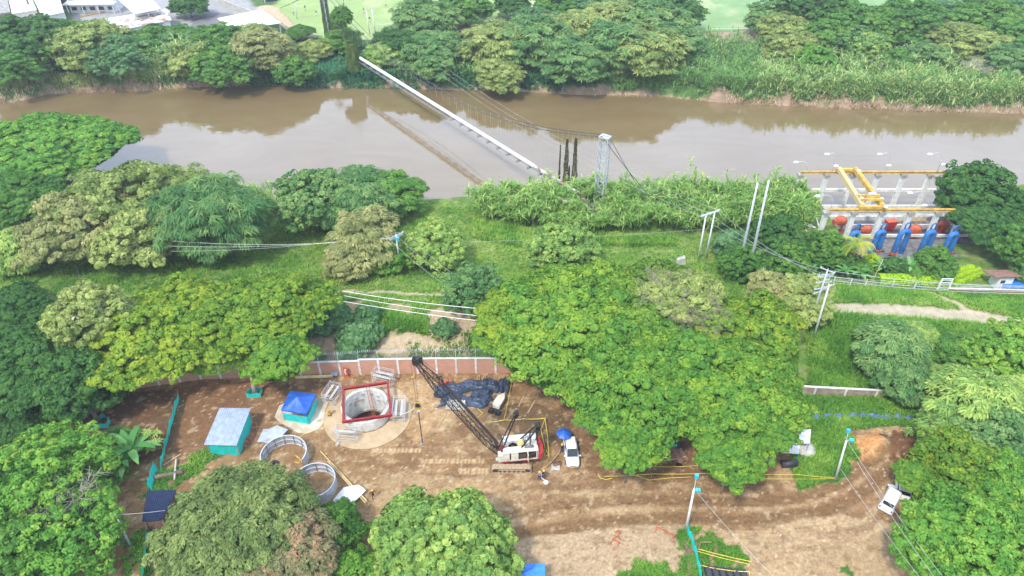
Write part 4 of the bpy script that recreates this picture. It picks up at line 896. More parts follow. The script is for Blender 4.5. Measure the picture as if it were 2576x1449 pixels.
# bare grey thickets
def bare(px, py, wpx, lb, seed, h=3.0, mt='barkl', zc=None):
    rg = RG(seed); z = 3.0
    for _ in range(3): x, y = Pz(px, py, z); g0 = float(gz(x, y)); z = g0 + h if zc is None else zc
    R = (wpx / 2) * depth(y, z) / FD; r = thing('bare_tree', lb, 'bare tree', (x, y, max(g0, -1))); m = MB(); H = z - max(g0, -1)
    m.tube([(0, 0, -.3), (.1, 0, H * .5), (0, 0, H * .8)], [.16, .12, .08], 6); m.build('trunk', M[mt], r, True); m = MB()
    for i in range(int(34 + wpx * .14)):
        a, u = rg.uniform(0, 2 * pi), sqrt(rg.random()); q = np.array([cos(a) * u * R, sin(a) * u * R, H + (1 - u * u) * R * .3 + rg.uniform(-.4, .4)]); s_ = np.array([0, 0, H * rg.uniform(.5, .8)]); mid = s_ * .4 + q * .6 + [0, 0, -.2]
        m.tube([s_, mid, q], [.06, .045, .02], 4, False)
        for _ in range(5):
            b0 = mid + (q - mid) * rg.random(); m.tube([b0, b0 + rg.normal(size=3) * [.8, .8, .4] * min(1, R * .3)], [.03, .012], 3, False)
    m.build('twigs', M[mt], r); return r
bare(1690, 735, 230, 'wide patch of bare grey twigs at the back of the giant grove', 1, 12.2, 'barkm')
bare(1760, 790, 170, 'second patch of bare grey twigs in the giant grove, to the right', 2, 12.0, 'barkm')
bare(2460, 165, 90, 'leafless grey tree among the far reeds at the right', 3, 5)
bare(2230, 165, 70, 'leafless grey thicket among the far reeds', 4, 3)
bare(100, 170, 60, 'leafless grey shrub on the far bank at the left', 5, 3)
bare(1045, 70, 60, 'pale bare tree beside the soccer goal trees', 6, 4)
bare(165, 1235, 190, 'bare pale branches among the open crowns at the bottom left', 7, 7)
# ---------------------------------------------------------------- people
def skin_mesh(name, J, E, mats, zsplit, sub=1):
    me = bpy.data.meshes.new(name + '_s'); me.from_pydata([j[0] for j in J], E, []); o = bpy.data.objects.new(name + '_s', me); COL.objects.link(o)
    md = o.modifiers.new('s', 'SKIN'); md.use_smooth_shade = True; o.modifiers.new('u', 'SUBSURF').levels = sub
    for i, j in enumerate(J): me.skin_vertices[0].data[i].radius = (j[1], j[1] * (j[2] if len(j) > 2 else 1)); me.skin_vertices[0].data[i].use_root = (i == 0)
    dg = bpy.context.evaluated_depsgraph_get(); r = bpy.data.meshes.new_from_object(o.evaluated_get(dg)); r.name = name
    bpy.data.objects.remove(o); bpy.data.meshes.remove(me); r.materials.clear()
    for m in mats: r.materials.append(m)
    for p in r.polygons: p.material_index = zsplit(p.center); p.use_smooth = True
    return r
def person_mesh(name, shirt, trous, armL=(-.28, .12, -.25), armR=(.28, .12, -.25), stride=.1, bend=0.0, bare_legs=False):
    """standing figure facing +y. arm vectors: hand offset from shoulder"""
    by = bend; J = [((0, 0, .95), .13, .8), ((0, by * .3, 1.12), .12, .8), ((0, by * .7, 1.3), .15, .75), ((0, by, 1.43), .1), ((0, by * 1.1 + .01, 1.52), .055), ((0, by * 1.2 + .03, 1.6), .085), ((0, by * 1.2 + .03, 1.71), .08), ((0, by * 1.2 + .13, 1.6), .02)]
    E = [(0, 1), (1, 2), (2, 3), (3, 4), (4, 5), (5, 6), (5, 7)]
    for sg, hv in ((-1, armL), (1, armR)):
        b = len(J); s = np.array([sg * .19, by, 1.4]); h = s + np.array(hv) * 1.35; h[2] = s[2] + hv[2] * 1.9; el = (s + h) / 2 + np.array([sg * .05, -.07, -.03])
        J += [(tuple(s), .062), (tuple(el), .045), (tuple(h), .028)]; E += [(3, b), (b, b + 1), (b + 1, b + 2)]
        d = nrm(h - el); J += [(tuple(h + d * .07), .032, .6)]; E += [(b + 2, b + 3)]; sd_ = nrm(np.cross(d, [0, 1, .2]))
        for q, ln in ((-1.5, .075), (-.5, .09), (.5, .085), (1.5, .07)): J += [(tuple(h + d * (.08 + ln) + sd_ * q * .018 + np.array([0, .02, 0])), .009)]; E += [(b + 3, len(J) - 1)]
        J += [(tuple(h + d * .06 + sd_ * sg * .05 + np.array([0, .03, 0])), .01)]; E += [(b + 3, len(J) - 1)]
        b = len(J); st = stride * sg
        J += [((sg * .1, 0, .88), .095), ((sg * .11, st * .6 + .03, .5), .062), ((sg * .11, st, .1), .042), ((sg * .12, st + .15, .04), .035)]; E += [(0, b), (b, b + 1), (b + 1, b + 2), (b + 2, b + 3)]
    def zs(c):
        if c.z > 1.47: return 0
        if c.z < .08: return 3
        if c.z < .97 and abs(c.x) < .26: return 0 if (bare_legs and c.z < .5) else 2
        if c.z < .95 or abs(c.x) > .42: return 0
        return 1
    return skin_mesh(name, J, E, [M['skin'], M[shirt], M[trous], M['blk']], zs)
def add_person(me, px, py, rz, label, hat=None, hair=True, sc=1.0, group=None, pos=None):
    x, y, z = G(px, py) if pos is None else pos; r = thing('person', label, 'person', (x, y, z), rz, group); r.scale = (sc,) * 3
    o = bpy.data.objects.new('body', me); COL.objects.link(o); o.parent = r
    top = max(v.co.z for v in me.vertices); hv = [v.co for v in me.vertices if v.co.z > top - .1]; cx_ = sum(v.x for v in hv) / len(hv); cy_ = sum(v.y for v in hv) / len(hv)
    h = MB()
    if hat: h.lathe([(.001, .13), (.07, .115), (.115, .07), (.128, 0), (.17, -.015), (.168, -.025), (.12, -.02)], 14, (cx_, cy_, top - .08)); h.build('helmet', M[hat], r, True)
    else: h.lathe([(.001, .03), (.06, .02), (.095, -.03), (.1, -.1), (.08, -.14)], 12, (cx_, cy_ - .02, top)); h.build('hair', M['blk'], r, True)
    return r
pmw1 = person_mesh('worker_a', 'greyc', 'navyc', (-.1, .25, -.12), (.15, .25, -.15))
pmw2 = person_mesh('worker_b', 'navyc', 'navyc', (-.15, .3, -.1), (.1, .3, -.08), .05)
pmw3 = person_mesh('worker_c', 'blk', 'blk', (-.2, .1, -.22), (.22, .2, -.12), .15)
add_person(pmw1, 1356, 1207, -.8, 'worker in grey shirt and yellow helmet, left of the pair near the crane', 'hat')
add_person(pmw2, 1366, 1204, -.6, 'worker in all navy overalls with yellow helmet, holding the rope, right of the pair', 'hat')
add_person(pmw2, 1413, 1137, 2.9, 'worker in navy overalls with yellow helmet between blue umbrella and white car', 'hat')
add_person(pmw3, 940, 1254, .4, 'worker in dark clothes and yellow helmet walking alone beside the long yellow poles', 'hat')

# ---------------------------------------------------------------- the concrete shaft
M['soil'] = mat('wet_red_soil', (.13, .06, .035), (.08, .035, .02), .9, 0, 1.5, bump=.6)
WXc, WYc = WELL
m = MB(); m.ring((WXc + .2, WYc - .3), 3.3, 6.15, -.3, .1, 72); solo(m, 'slab', M['sand'], 'round sand coloured concrete apron around the concrete shaft', 'slab')
r = thing('concrete_shaft', 'round white concrete shaft wall with an open pit inside, ringed by scaffolds', 'concrete shaft', (WXc, WYc, 0)); c0 = (0, 0)
m = MB(); m.ring(c0, 2.95, 3.38, -2.2, 1.75, 64); m.build('wall', M['concw'], r, False)
m = MB(); m.ring(c0, 2.7, 3.0, -2.5, -2.2, 48); m.build('lower_ring', M['concd'], r); m = MB(); m.ring(c0, 2.95, 3.2, -7, -2.5, 48); m.build('earth_side', M['soil'], r)
m = MB(); m.prism([(2.96 * cos(a), 2.96 * sin(a)) for a in np.arange(24) * pi / 12], -3.7, -3.6); m.build('pit_floor', M['soil'], r)
rb = MB(); rb.tube([(0, 0, 1.2), (0, 0, 2.75)], .022, 5); rbm = rb.mesh('rebar', M['rust'])
for i in range(72):
    a = i * 2 * pi / 72; o = bpy.data.objects.new('rebar', rbm); COL.objects.link(o); o.parent = r; o.location = (3.17 * cos(a), 3.17 * sin(a), .25 * sin(i * 7.1))
pd = MB(); pd.cyl((0, 0, 0), .29, .05, 18); pdm = pd.mesh('pocket', M['conc'])
for i, (ang, zz) in enumerate(((128, .55), (108, .85), (84, .85), (64, .6), (134, -.55), (112, -.2), (64, -.25), (150, 0.2), (40, .2))):
    a = radians(ang); o = bpy.data.objects.new('pocket', pdm); COL.objects.link(o); o.parent = r; o.location = (2.94 * cos(a), 2.94 * sin(a), zz); o.rotation_euler = (pi / 2, 0, a + pi / 2 + pi)
def ladder(m, p, q, w_=.4, r_=.03):
    p = np.array(p, float); q = np.array(q, float); d = nrm(q - p); s_ = nrm(np.cross(d, [0, 1, .3])) * w_ / 2; m.tube([p - s_, q - s_], r_, 5); m.tube([p + s_, q + s_], r_, 5)
    n = int(np.linalg.norm(q - p) / .3)
    for i in range(1, n): c = p + (q - p) * i / n; m.tube([c - s_, c + s_], r_ * .7, 4)
m = MB(); ladder(m, (.15, 2.8, 2.9), (.3, 2.3, -6.2), .42, .035); solo(m, 'ladder', M['redor'], 'orange red ladder going down into the concrete shaft', 'ladder') if 0 else None
lo = MB(); ladder(lo, (WXc - .05, WYc + 2.8, 3.0), (WXc + .5, WYc + 2.0, -6.3), .42, .035); solo(lo, 'ladder', M['redor'], 'orange red ladder going down into the concrete shaft', 'ladder')
# red frame
def D2(zx, zy): return 644 + .2 * zx, 869.4 + .2 * zy
cs = [np.array(Pz(*D2(*q), 2.0) + (2.0,)) for q in ((1100, 545), (1655, 465), (1697, 875), (1100, 960))]
o0 = np.array([cs[0][0] * .5 + cs[2][0] * .5, cs[0][1] * .5 + cs[2][1] * .5, 0]); r = thing('bracing_square', 'square frame of dark red steel beams resting on the shaft rim', 'steel frame', tuple(o0))
for i in range(4):
    p, q = cs[i] - o0, cs[(i + 1) % 4] - o0; d = nrm(q - p); p = p - d * (.18 if i % 2 == 0 else -.19); q = q + d * (.18 if i % 2 == 0 else -.19); m = MB()
    for dz_v, hh, ww in ((.17, .03, .3), (-.17, .03, .3), (0, .31, .04)): m.beam(p + [0, 0, dz_v], q + [0, 0, dz_v], ww, hh)
    n = 7
    for k in range(1, n): c = p + (q - p) * k / n; m.beam(c - d * .012, c + d * .012, .26, .31)
    m.build('beam', M['redsteel'], r)
# scaffolds
def scaffold(px, py, w_, dp, h, rz, label, pl=2, first=None, z0=0.1):
    x, y = Pz(px, py, z0); r = thing('scaffold', label, 'scaffold', (x, y, z0), rz, 'scaffolds around the concrete shaft')
    for sx in (-1, 1):
        for sy in (-1, 1): m = MB(); m.tube([(sx * w_ / 2, sy * dp / 2, 0), (sx * w_ / 2, sy * dp / 2, h)], .035, 6); m.cyl((sx * w_ / 2, sy * dp / 2, 0), .09, .03, 8); m.build('upright', M['steelw'], r)
    m = MB()
    for zz in (.35, h * .35, h * .62, h * .84, h - .05):
        for sy in (-1, 1): m.tube([(-w_ / 2, sy * dp / 2, zz), (w_ / 2, sy * dp / 2, zz)], .025, 5)
        for sx in (-1, 1): m.tube([(sx * w_ / 2, -dp / 2, zz + .06), (sx * w_ / 2, dp / 2, zz + .06)], .025, 5)
    m.build('rails', M['steelw'], r); m = MB()
    for sx in (-1, 1): m.tube([(sx * (w_ / 2 + .04), -dp / 2, .2), (sx * (w_ / 2 + .04), dp / 2, h * .9)], .02, 5)
    for sy in (-1, 1): m.tube([(-w_ / 2, sy * (dp / 2 + .04), h * .9), (w_ / 2, sy * (dp / 2 + .04), .2)], .02, 5)
    m.build('braces', M['steelw'], r)
    for i in range(pl):
        m = MB(); c = (i + .5) / pl * w_ - w_ / 2 if dp > w_ else 0; e = 0 if dp > w_ else (i + .5) / pl * dp - dp / 2
        if dp > w_: m.box((c, e, h * .62 + .09), (.36, dp * .96, .05))
        else: m.box((c, e, h * .62 + .09), (w_ * .96, .36, .05))
        m.build('plank', M['conc'], r)
    return r
scaffold(838, 1002, 1.7, 2.7, 2.1, -.28, 'scaffold with two planks left of the red frame', 2)
scaffold(966, 962, 2.9, 1.6, 2.3, -.3, 'scaffold behind the far right corner of the red frame near the brick wall', 2)
scaffold(1006, 1042, 1.6, 3.2, 2.1, .06, 'scaffold with planks right of the shaft on the apron', 2)
scaffold(874, 1104, 2.7, 1.3, 2.3, -.1, 'scaffold in front of the shaft at the lower left of the red frame', 1)
# small bits on the slab
m = MB(); m.prism([tuple(Pz(*D2(*q), 0)) for q in ((235, 900), (290, 760), (420, 690), (640, 668), (860, 655), (905, 720), (870, 830), (862, 960), (790, 1050), (640, 1108), (520, 1095), (420, 1030), (300, 970))][::-1], -.02, .05); solo(m, 'slab', M['sandw'], 'irregular pale lime washed concrete patch under the blue canopy', 'slab')
def canopy(cor, zc_, apex, label, rm, group=None, mesh_h=None, name='canopy_tent', ext=.22):
    P = [np.array(c) for c in cor]; o0 = sum(P) / 4; o0[2] = 0; r = thing(name, label, 'canopy', tuple(o0), 0, group); P = [p - o0 for p in P]; A = np.array([0, 0, apex])
    m = MB(); rows = []
    for i in range(4):
        p, q = P[i], P[(i + 1) % 4]; n = 6; g = []
        for k in range(7):
            t = k / 6; e = [p * (1 - u) + q * u for u in np.linspace(0, 1, 9)]; g.append([A * (1 - t) + x * t - np.array([0, 0, .12 * sin(pi * t)]) + np.array([0, 0, .05 * sin(5 * u_ * pi) * t]) for u_, x in zip(np.linspace(0, 1, 9), e)])
        m.grid(g); m.beam(p - [0, 0, ext / 2], q - [0, 0, ext / 2], .02, ext)
    m.build('roof', rm, r)
    for p in P: m = MB(); m.tube([(p[0] * .96, p[1] * .96, 0), (p[0] * .96, p[1] * .96, p[2])], .03, 6); m.build('leg', M['blue'], r)
    if mesh_h:
        for i in mesh_h:
            p, q = P[i] * .97, P[(i + 1) % 4] * .97; g = [[np.array([*(p[:2] * (1 - u) + q[:2] * u), zz]) + np.array([0, .05 * sin(u * 17 + zz * 3), 0]) for u in np.linspace(0, 1, 14)] for zz in (.1, .6, 1.1, 1.5)]; m = MB(); m.grid(g); m.build('side_mesh', M['teal'], r)
    return r
canopy([Pz(*D2(*q), 2.25) + (2.25,) for q in ((315, 805), (635, 860), (755, 610), (430, 570))], 0, 3.35, 'blue peaked canopy with teal mesh sides left of the shaft', M['blue'], mesh_h=(0, 1))
canopy([Pz(*q, 2.3) + (2.3,) for q in ((1262, 1475), (1372, 1478), (1370, 1417), (1275, 1420))], 0, 2.9, 'bright blue canopy cut off by the bottom edge of the photo', M['bluel'])
canopy([Pz(*q, 2.3) + (2.3,) for q in ((1745, 1072), (1788, 1085), (1790, 1055), (1750, 1048))], 0, 2.9, 'dark navy canopy glimpsed under the giant grove', M['navy'])
for k, (a, b, w_, h_) in enumerate(((1895, 1105, 70, 30), (1975, 1118, 70, 34), (2012, 1095, 50, 30))):
    canopy([Pz(*q, 2.4) + (2.4,) for q in ((a - w_ / 2, b + h_ / 2), (a + w_ / 2, b + h_ / 2 + 4), (a + w_ / 2 + 3, b - h_ / 2), (a - w_ / 2 + 3, b - h_ / 2))], 0, 3.0, ('left white tent roof under the giant grove', 'middle white tent roof under the giant grove', 'rear right white tent roof at the right edge of the giant grove')[k], M['white'], 'white tents under the grove')
# corrugated shed
def shed(cor, z, label, roofm, wallm, n=14, name='shed'):
    P = [np.array(c) for c in cor]; o0 = sum(P) / 4; o0[2] = 0; r = thing(name, label, 'shed', tuple(o0)); P = [p - o0 for p in P]
    m = MB(); g = []; N_ = n * 6 + 1
    for v in (0, .5, 1): g.append([(P[0] * (1 - u) + P[1] * u) * (1 - v) + (P[3] * (1 - u) + P[2] * u) * v + np.array([0, 0, .045 * cos(u * n * 2 * pi)]) for u in np.linspace(0, 1, N_)])
    m.grid(g); m.grid([[q - np.array([0, 0, .04]) for q in row] for row in g]); m.build('roof', roofm, r)
    for i in range(4):
        p, q = P[i] * [.9, .9, 1], P[(i + 1) % 4] * [.9, .9, 1]; g = [[np.array([*(p[:2] * (1 - u) + q[:2] * u), (p[2] * (1 - u) + q[2] * u - .1) * v]) + np.array([.04 * sin(u * 11), .05 * sin(u * 13 + v * 4), 0]) for u in np.linspace(0, 1, 12)] for v in (0, .5, 1)]
        m = MB(); m.grid(g); m.build('wall', wallm, r); m = MB(); m.beam((p[0], p[1], 0), (p[0], p[1], p[2] - .06), .1); m.build('post', M['wood'], r)
    return r
shed([Pz(*q, zz) + (zz,) for q, zz in (((513, 1119), 2.3), ((595, 1121), 2.3), ((631, 1027), 2.7), ((553, 1026), 2.7))], 0, 'site hut with grey corrugated metal roof and teal sheet walls', M['zinc'], M['teal'])
shed([Pz(*q, zz) + (zz,) for q, zz in (((357, 1312), 2.4), ((408, 1308), 2.4), ((445, 1232), 2.4), ((371, 1234), 2.4))], 0, 'hut with dark navy sheet roof half under the olive tree', M['navy'], M['woodd'])
# fences of teal mesh on stakes
def mesh_fence(pts, h, label, mt='teal', n=5, name='mesh_fence', cat='fence', group=None, closed=False, lean=0):
    P = [np.array(G(*p)) for p in pts]; 
    if closed: P.append(P[0])
    o0 = P[0].copy(); r = thing(name, label, cat, tuple(o0), 0, group); m = MB(); sm_ = MB(); rg = RG(int(pts[0][0]))
    for p, q in zip(P[:-1], P[1:]):
        p = p - o0; q = q - o0; g = [[p * (1 - u) + q * u + np.array([.06 * sin(9 * u) + lean * v, .06 * cos(7 * u) * v, h * v * (.9 + .1 * cos(u * 9))]) for u in np.linspace(0, 1, n)] for v in (0, .33, .66, 1)]; m.grid(g)
        sm_ = MB(); sm_.tube([p + [.03, .03, -.1], p + [.03 + lean, .03, h + .3]], .04, 6); sm_.build('stake', M['wood'], r)
    m.build('mesh', M[mt], r); return r
mesh_fence([(450, 1006), (437, 1050), (424, 1100), (412, 1150), (404, 1185)], 1.9, 'long upright teal mesh fence, upper run between dark soil and hut', n=7, lean=.35)
mesh_fence([(398, 1180), (390, 1205), (382, 1235)], 1.5, 'sagging torn teal mesh fence run by the dracaena and the felled log', lean=-.3)
mesh_fence([(371, 1345), (367, 1390), (362, 1430), (360, 1470)], 1.7, 'teal mesh fence run below the navy hut at the bottom left', lean=.35)
mesh_fence([(1724, 1330), (1738, 1362), (1748, 1400), (1757, 1440), (1764, 1480)], 1.2, 'teal mesh fence starting at the white lamp pole at the bottom', lean=.1)
mesh_fence([(222, 1078), (272, 1076), (278, 1062), (262, 1050), (240, 1062)], .9, 'teal mesh collar around the leaning trunk at the left', closed=True)
mesh_fence([(620, 1000), (656, 999), (660, 984), (632, 984)], .9, 'teal mesh collar around the trunk behind the blue canopy', closed=True)
mesh_fence([(1583, 1158), (1612, 1163), (1642, 1158)], 1.0, 'pale teal mesh strip under the front of the giant grove', lean=.2)
mesh_fence([(1692, 1135), (1700, 1138)], 1.7, 'small hanging teal mesh piece in the gap of the grove')
# trunk of the left leaning tree and the other one
m = MB(); a, b = np.array(G(252, 1064)), np.array(G(228, 1010)); m.tube([a - [0, 0, .2], a + [-.5, .3, 2], a + [-1.4, .8, 5]], [.38, .3, .26], 9); solo(m, 'leaning_tree', M['bark'], 'leaning bare brown trunk inside the left teal mesh collar', 'tree trunk', smooth=True)
m = MB(); a = np.array(G(643, 992)); m.tube([a - [0, 0, .2], a + [.1, .2, 2], a + [.4, .2, 5]], [.45, .36, .3], 9); solo(m, 'leaning_tree', M['barkl'], 'pale trunk inside the teal mesh collar behind the blue canopy', 'tree trunk', smooth=True)
m = MB(); a, b = np.array(G(352, 1212)), np.array(G(462, 1190)); m.tube([a + [0, 0, .25], (a + b) / 2 + [0, 0, .3], b + [0, 0, .25]], [.22, .3, .33], 10); solo(m, 'log', M['bark'], 'felled log lying under the torn teal fence', 'log', smooth=True)
m = MB(); a, b = np.array(G(411, 1172)), np.array(G(456, 1143)); m.beam(a + [0, 0, .08], b + [0, 0, .08], .2, .1); solo(m, 'plank', M['wood'], 'single pale plank on red soil right of the teal fence', 'plank')
m = MB(); a, b = np.array(G(445, 1160)), np.array(G(441, 1212)); m.beam(a + [0, 0, .4], b + [0, 0, .4], .18, .18); solo(m, 'post', M['conc'], 'grey concrete post leaning across the felled log', 'post')
# loose bricks by the corrugated hut
for k, (a, b) in enumerate(((612, 1115), (621, 1106), (607, 1125), (628, 1098), (634, 1080), (636, 1070))):
    x, y, z = G(a, b); m = MB(); rg = RG(k)
    for i in range(3):
        for j in range(3):
            for q in range(2 + (i + j) % 2): m.box((i * .26 + rg.uniform(-.02, .02), j * .14, .05 + q * .1), (.23, .12, .09), rz=rg.uniform(-.1, .1))
    o = m.build('brick_pile', M['bricks']); o.location = (x, y, z); tag(o, ('front left','front right','front most','second from the back','larger rear','rear most')[k] + ' small stack of red bricks beside the corrugated hut', 'brick stack', 'brick stacks beside the corrugated hut')
# stacked aluminium forms
for k in range(9):
    zx, zy = 110 + k * 17 if k < 4 else 150 + k * 14, 1130 - (k - 4) * 7 if k > 3 else 1135; x, y = Pz(*D2(zx, zy), .1 + k * .11)
    t_ = MB(); t_.box((0, 0, 0), (1.9 if k > 3 else 1.3, 2.3, .06)); 
    o = t_.build('formwork_sheet', M['alu']); o.location = (x, y, .08 + k * .11); o.rotation_euler = (0, 0, -.1 - .04 * k); tag(o, ('topmost big silver panel of the fanned stack by the blue canopy' if k == 8 else ('bottom','second','third','fourth','fifth','sixth','seventh','eighth')[k] + ' sheet from the ground in the fanned silver stack below the blue canopy'), 'panel', 'fanned silver panels')
for k in range(7):
    x, y = Pz(862 + k * 5.2, 1250 - k * .8, .1 + k * .05); t_ = MB(); g = [[(u * 1.5 - .75, v * 2.4 - 1.2, .18 * sin(u * pi) + .1 * v) for u in np.linspace(0, 1, 8)] for v in np.linspace(0, 1, 5)]; t_.grid(g); t_.grid([[(q[0], q[1], q[2] - .05) for q in row] for row in g]); o = t_.build('formwork_sheet', M['white']); o.location = (x, y, .12 + k * .07); o.rotation_euler = (0, 0, -.5 - .02 * k)
    tag(o, 'topmost white curved panel of the stack by the second steel ring' if k == 6 else ('lowest','second','third','fourth','fifth','sixth')[k] + ' white curved sheet from the ground beside the closed steel ring', 'panel', 'white curved panels')
# steel form rings
def form_ring(px, py, rad, h, a0, a1, nseg, label, z0=.02):
    x, y = Pz(px, py, 0); y -= rad; r = thing('form_ring', label, 'steel ring', (x, y, z0), 0); A0, A1 = radians(a0), radians(a1)
    for i in range(nseg):
        b0 = A0 + (A1 - A0) * i / nseg + .004; b1 = A0 + (A1 - A0) * (i + 1) / nseg - .004; m = MB(); m.ring((0, 0), rad - .015, rad + .015, 0, h, 6, b0, b1); m.build('shell', M['alu'], r)
        m = MB(); m.box(((rad - .06) * cos(b0), (rad - .06) * sin(b0), h / 2), (.09, .05, h - .02), rz=b0); m.build('rib', M['aludk'], r)
    for zz, nm in ((h - .03, 'rim'), (h * .5, 'mid_rail'), (.03, 'foot_rail')): m = MB(); m.ring((0, 0), rad - .1, rad + .04, zz - .025, zz + .025, 64, A0, A1); m.build(nm, M['steelw'], r)
    return r
form_ring(733, 1116, 2.95, 1.75, -22, 205, 9, 'open curved grey steel formwork ring, the left one, with a gap in front')
form_ring(806, 1185, 2.65, 1.7, 0, 360, 11, 'closed round grey steel formwork ring half hidden by the olive tree')
def hose(pts, r_, label, mt='rope', name='hose', cat='hose', z=.04):
    P = np.array([np.array(G(*p)) + [0, 0, z] for p in pts]); k = np.linspace(0, len(P) - 1, len(P) * 6); i = np.minimum(k.astype(int), len(P) - 2); f = (k - i)[:, None]; f = f * f * (3 - 2 * f) * .4 + f * .6
    m = MB(); m.tube(P[i] * (1 - f) + P[i + 1] * f, r_, 6); return solo(m, name, M[mt], label, cat, smooth=True)
hose([(744, 1146), (750, 1152), (757, 1157), (760, 1162), (768, 1160), (768, 1152)], .06, 'tangled yellow strap on the soil inside the open steel ring', 'yel', 'strap', 'strap')
hose([(740, 1162), (752, 1166), (756, 1155), (748, 1148)], .06, 'yellow strap loop lying beside the tangle in the open ring', 'yel', 'strap', 'strap')
for k, (a, b, c, d) in enumerate(((806, 1135, 921, 1258), (824, 1160, 919, 1265), (850, 1185, 923, 1262))):
    p, q = np.array(Pz(a, b, .25) + (.25,)), np.array(Pz(c, d, .5) + (.5,)); m = MB(); m.beam(p, q, .1, .1); solo(m, 'pole', M['yelw'], ('long thin yellow pole reaching from between the rings to the white panels', 'middle one of the three yellow poles beside the closed ring', 'shortest yellow pole ending at the white panels')[k], 'pole', 'yellow poles beside the closed ring')
m = MB(); m.box((*Pz(660, 1162 + 8, .4), .4), (.9, .7, .8)); 
m = MB(); x, y = Pz(690, 1166, .3); m.lathe([(.15, 0), (.5, 0), (.6, .2), (.5, .42), (.15, .42), (.15, 0)], 18, (x, y, 0)); solo(m, 'tyre', M['rubber'], 'black tyre like coil at the front end of the open steel ring', 'tyre')
for k, (a, b, s_, mt_) in enumerate(((802, 1060, .35, 'conc'), (850, 1118, .6, 'conc'), (1046, 1013, .35, 'aludk'), (722, 1214, .5, 'zinc'))):
    x, y, z = G(a, b); m = MB(); m.box((x, y, z + .1), (s_, s_ * .7, .22), rz=k); m.box((x + .05, y, z + .25), (s_ * .6, s_ * .5, .1), rz=k + .4); solo(m, 'block', M[mt_], ('small grey block between the pale slab and the round apron', 'grey block at the lower left rim of the round apron', 'dark block on open soil right of the round apron', 'grey block at the feet of the rings')[k], 'block')
# wall side items
m = MB(); p, q = np.array(Pz(743, 949, .35) + (.35,)), np.array(Pz(836, 946, .35) + (.35,)); m.beam(p, q, .3, .3); solo(m, 'beam', mat('pale_yellow', (.8, .72, .3), (.6, .5, .25), .6), 'long pale yellow beam lying at the foot of the brick wall', 'beam')
m = MB(); x, y = Pz(842, 945, 0); M3 = rotm(radians(55), 0, -.15); g = [[(u * 1.1 - .55, v * 1.9 - .95, .03 * cos(u * 40)) for u in np.linspace(0, 1, 45)] for v in (0, 1)]; m.grid(np.array(g) @ M3.T + [x, y + .3, 1.0]); solo(m, 'metal_sheet', M['zinc'], 'shiny corrugated sheet leaning on the brick wall', 'metal sheet')
r = thing('safety_board', 'tall red and white narrow board standing at the brick wall', 'board', (*Pz(872, 948, 0), 0)); m = MB(); m.box((0, 0, 1.0), (.55, .12, 2.0)); m.box((0, 0, .05), (.8, .5, .1)); m.build('panel', M['redor'], r)
m = MB(); [m.box((sin(k * 5) * .08, -.075, .7 + k * .3), (.25, .03, .16)) for k in range(4)]; m.build('marks', M['white'], r)
r = thing('barrier_stand', 'yellow cone like bollard between pale slab and scaffold', 'bollard', (*Pz(830, 1045, 0), .1)); m = MB(); m.lathe([(.16, 0), (.2, .1), (.24, 1.1), (.3, 1.15), (.05, 1.2)], 12); m.build('post', M['yel'], r); m = MB(); m.box((0, 0, .03), (.5, .5, .06)); m.build('base', M['rubber'], r)
hose([(828, 1050), (815, 1062), (790, 1080), (765, 1092), (742, 1108)], .04, 'thin yellow hose from the bollard across the pale slab')
hose([(1036, 946), (1042, 943), (1040, 950), (1034, 950), (1044, 945)], .08, 'small heap of bright yellow straps near the brick wall', 'yel', 'strap', 'strap')
# ---------------------------------------------------------------- brick wall with fence on top
def brick_wall(pts, h, label, fence=True, colw=True, mt='brick', step=2.95, name='brick_wall'):
    P = [np.array(Pz(*p, 0) + (0,)) for p in pts]; o0 = P[0].copy(); r = thing(name, label, 'wall', tuple(o0)); L_ = 0; nxt = 0
    wm, cm_, wi, wr = MB(), MB(), MB(), MB()
    for i, (p, q) in enumerate(zip(P[:-1], P[1:])):
        p = p - o0; q = q - o0; d = nrm(q - p); ln = np.linalg.norm(q - p); hh = h + (.28 if (fence and i >= 3) else 0)
        zq = np.array([0, 0, hh / 2]); wm.beam(p + zq, q + zq, .2, hh); cm_.beam(p + [0, 0, hh + .06], q + [0, 0, hh + .06], .32, .12)
        n = max(1, round(ln / step))
        for k in range(n + (i == len(P) - 2)):
            c = p + (q - p) * k / n
            if colw: b = MB(); b.box((c[0], c[1], (hh) / 2), (.3, .32, hh - .01), rz=atan2(d[1], d[0])); b.build('column', M['concw'], r)
            if fence: b = MB(); b.tube([c + [0, 0, hh + .12], c + [0, 0, hh + 1.25], c + [0, .35, hh + 1.6]], .035, 6); b.build('fence_post', M['steelw'], r)
        if fence:
            g = [[p + (q - p) * u + [0, 0, hh + .12 + v * 1.1] for u in np.linspace(0, 1, 3)] for v in (0, 1)]; wi.grid(g)
            m_ = int(ln / .28); t = np.linspace(0, 1, m_ * 8); a = t * m_ * 2 * pi; C_ = p + (q - p) * t[:, None]; C_[:, 2] = hh + 1.5 + .22 * np.sin(a); C_[:, 1] += .22 * np.cos(a) + .25; wr.tube(C_, .017, 3, False)
    wm.build('brickwork', M[mt], r); cm_.build('coping', M['concw'], r)
    if fence: wi.build('wire_mesh', M['chain'], r); wr.build('razor_wire', M['steelw'], r)
    return r
M['chain'] = mat('chain_link', (.12, .2, .18), (.1, .16, .15), .6, 0, 2, alpha=.32)
brick_wall([(60, 1020), (295, 983), (507, 953), (908, 941), (1100, 938), (1345, 937), (1700, 962), (1975, 983)], 2.7, 'long red brick wall with pale columns, wire mesh and razor wire behind the yard')
brick_wall([(1975, 986), (2047, 990), (2200, 998), (2400, 996), (2640, 994)], 1.3, 'low weathered wall right of the giant grove', False, True, 'wallr', 4.5, 'low_wall')
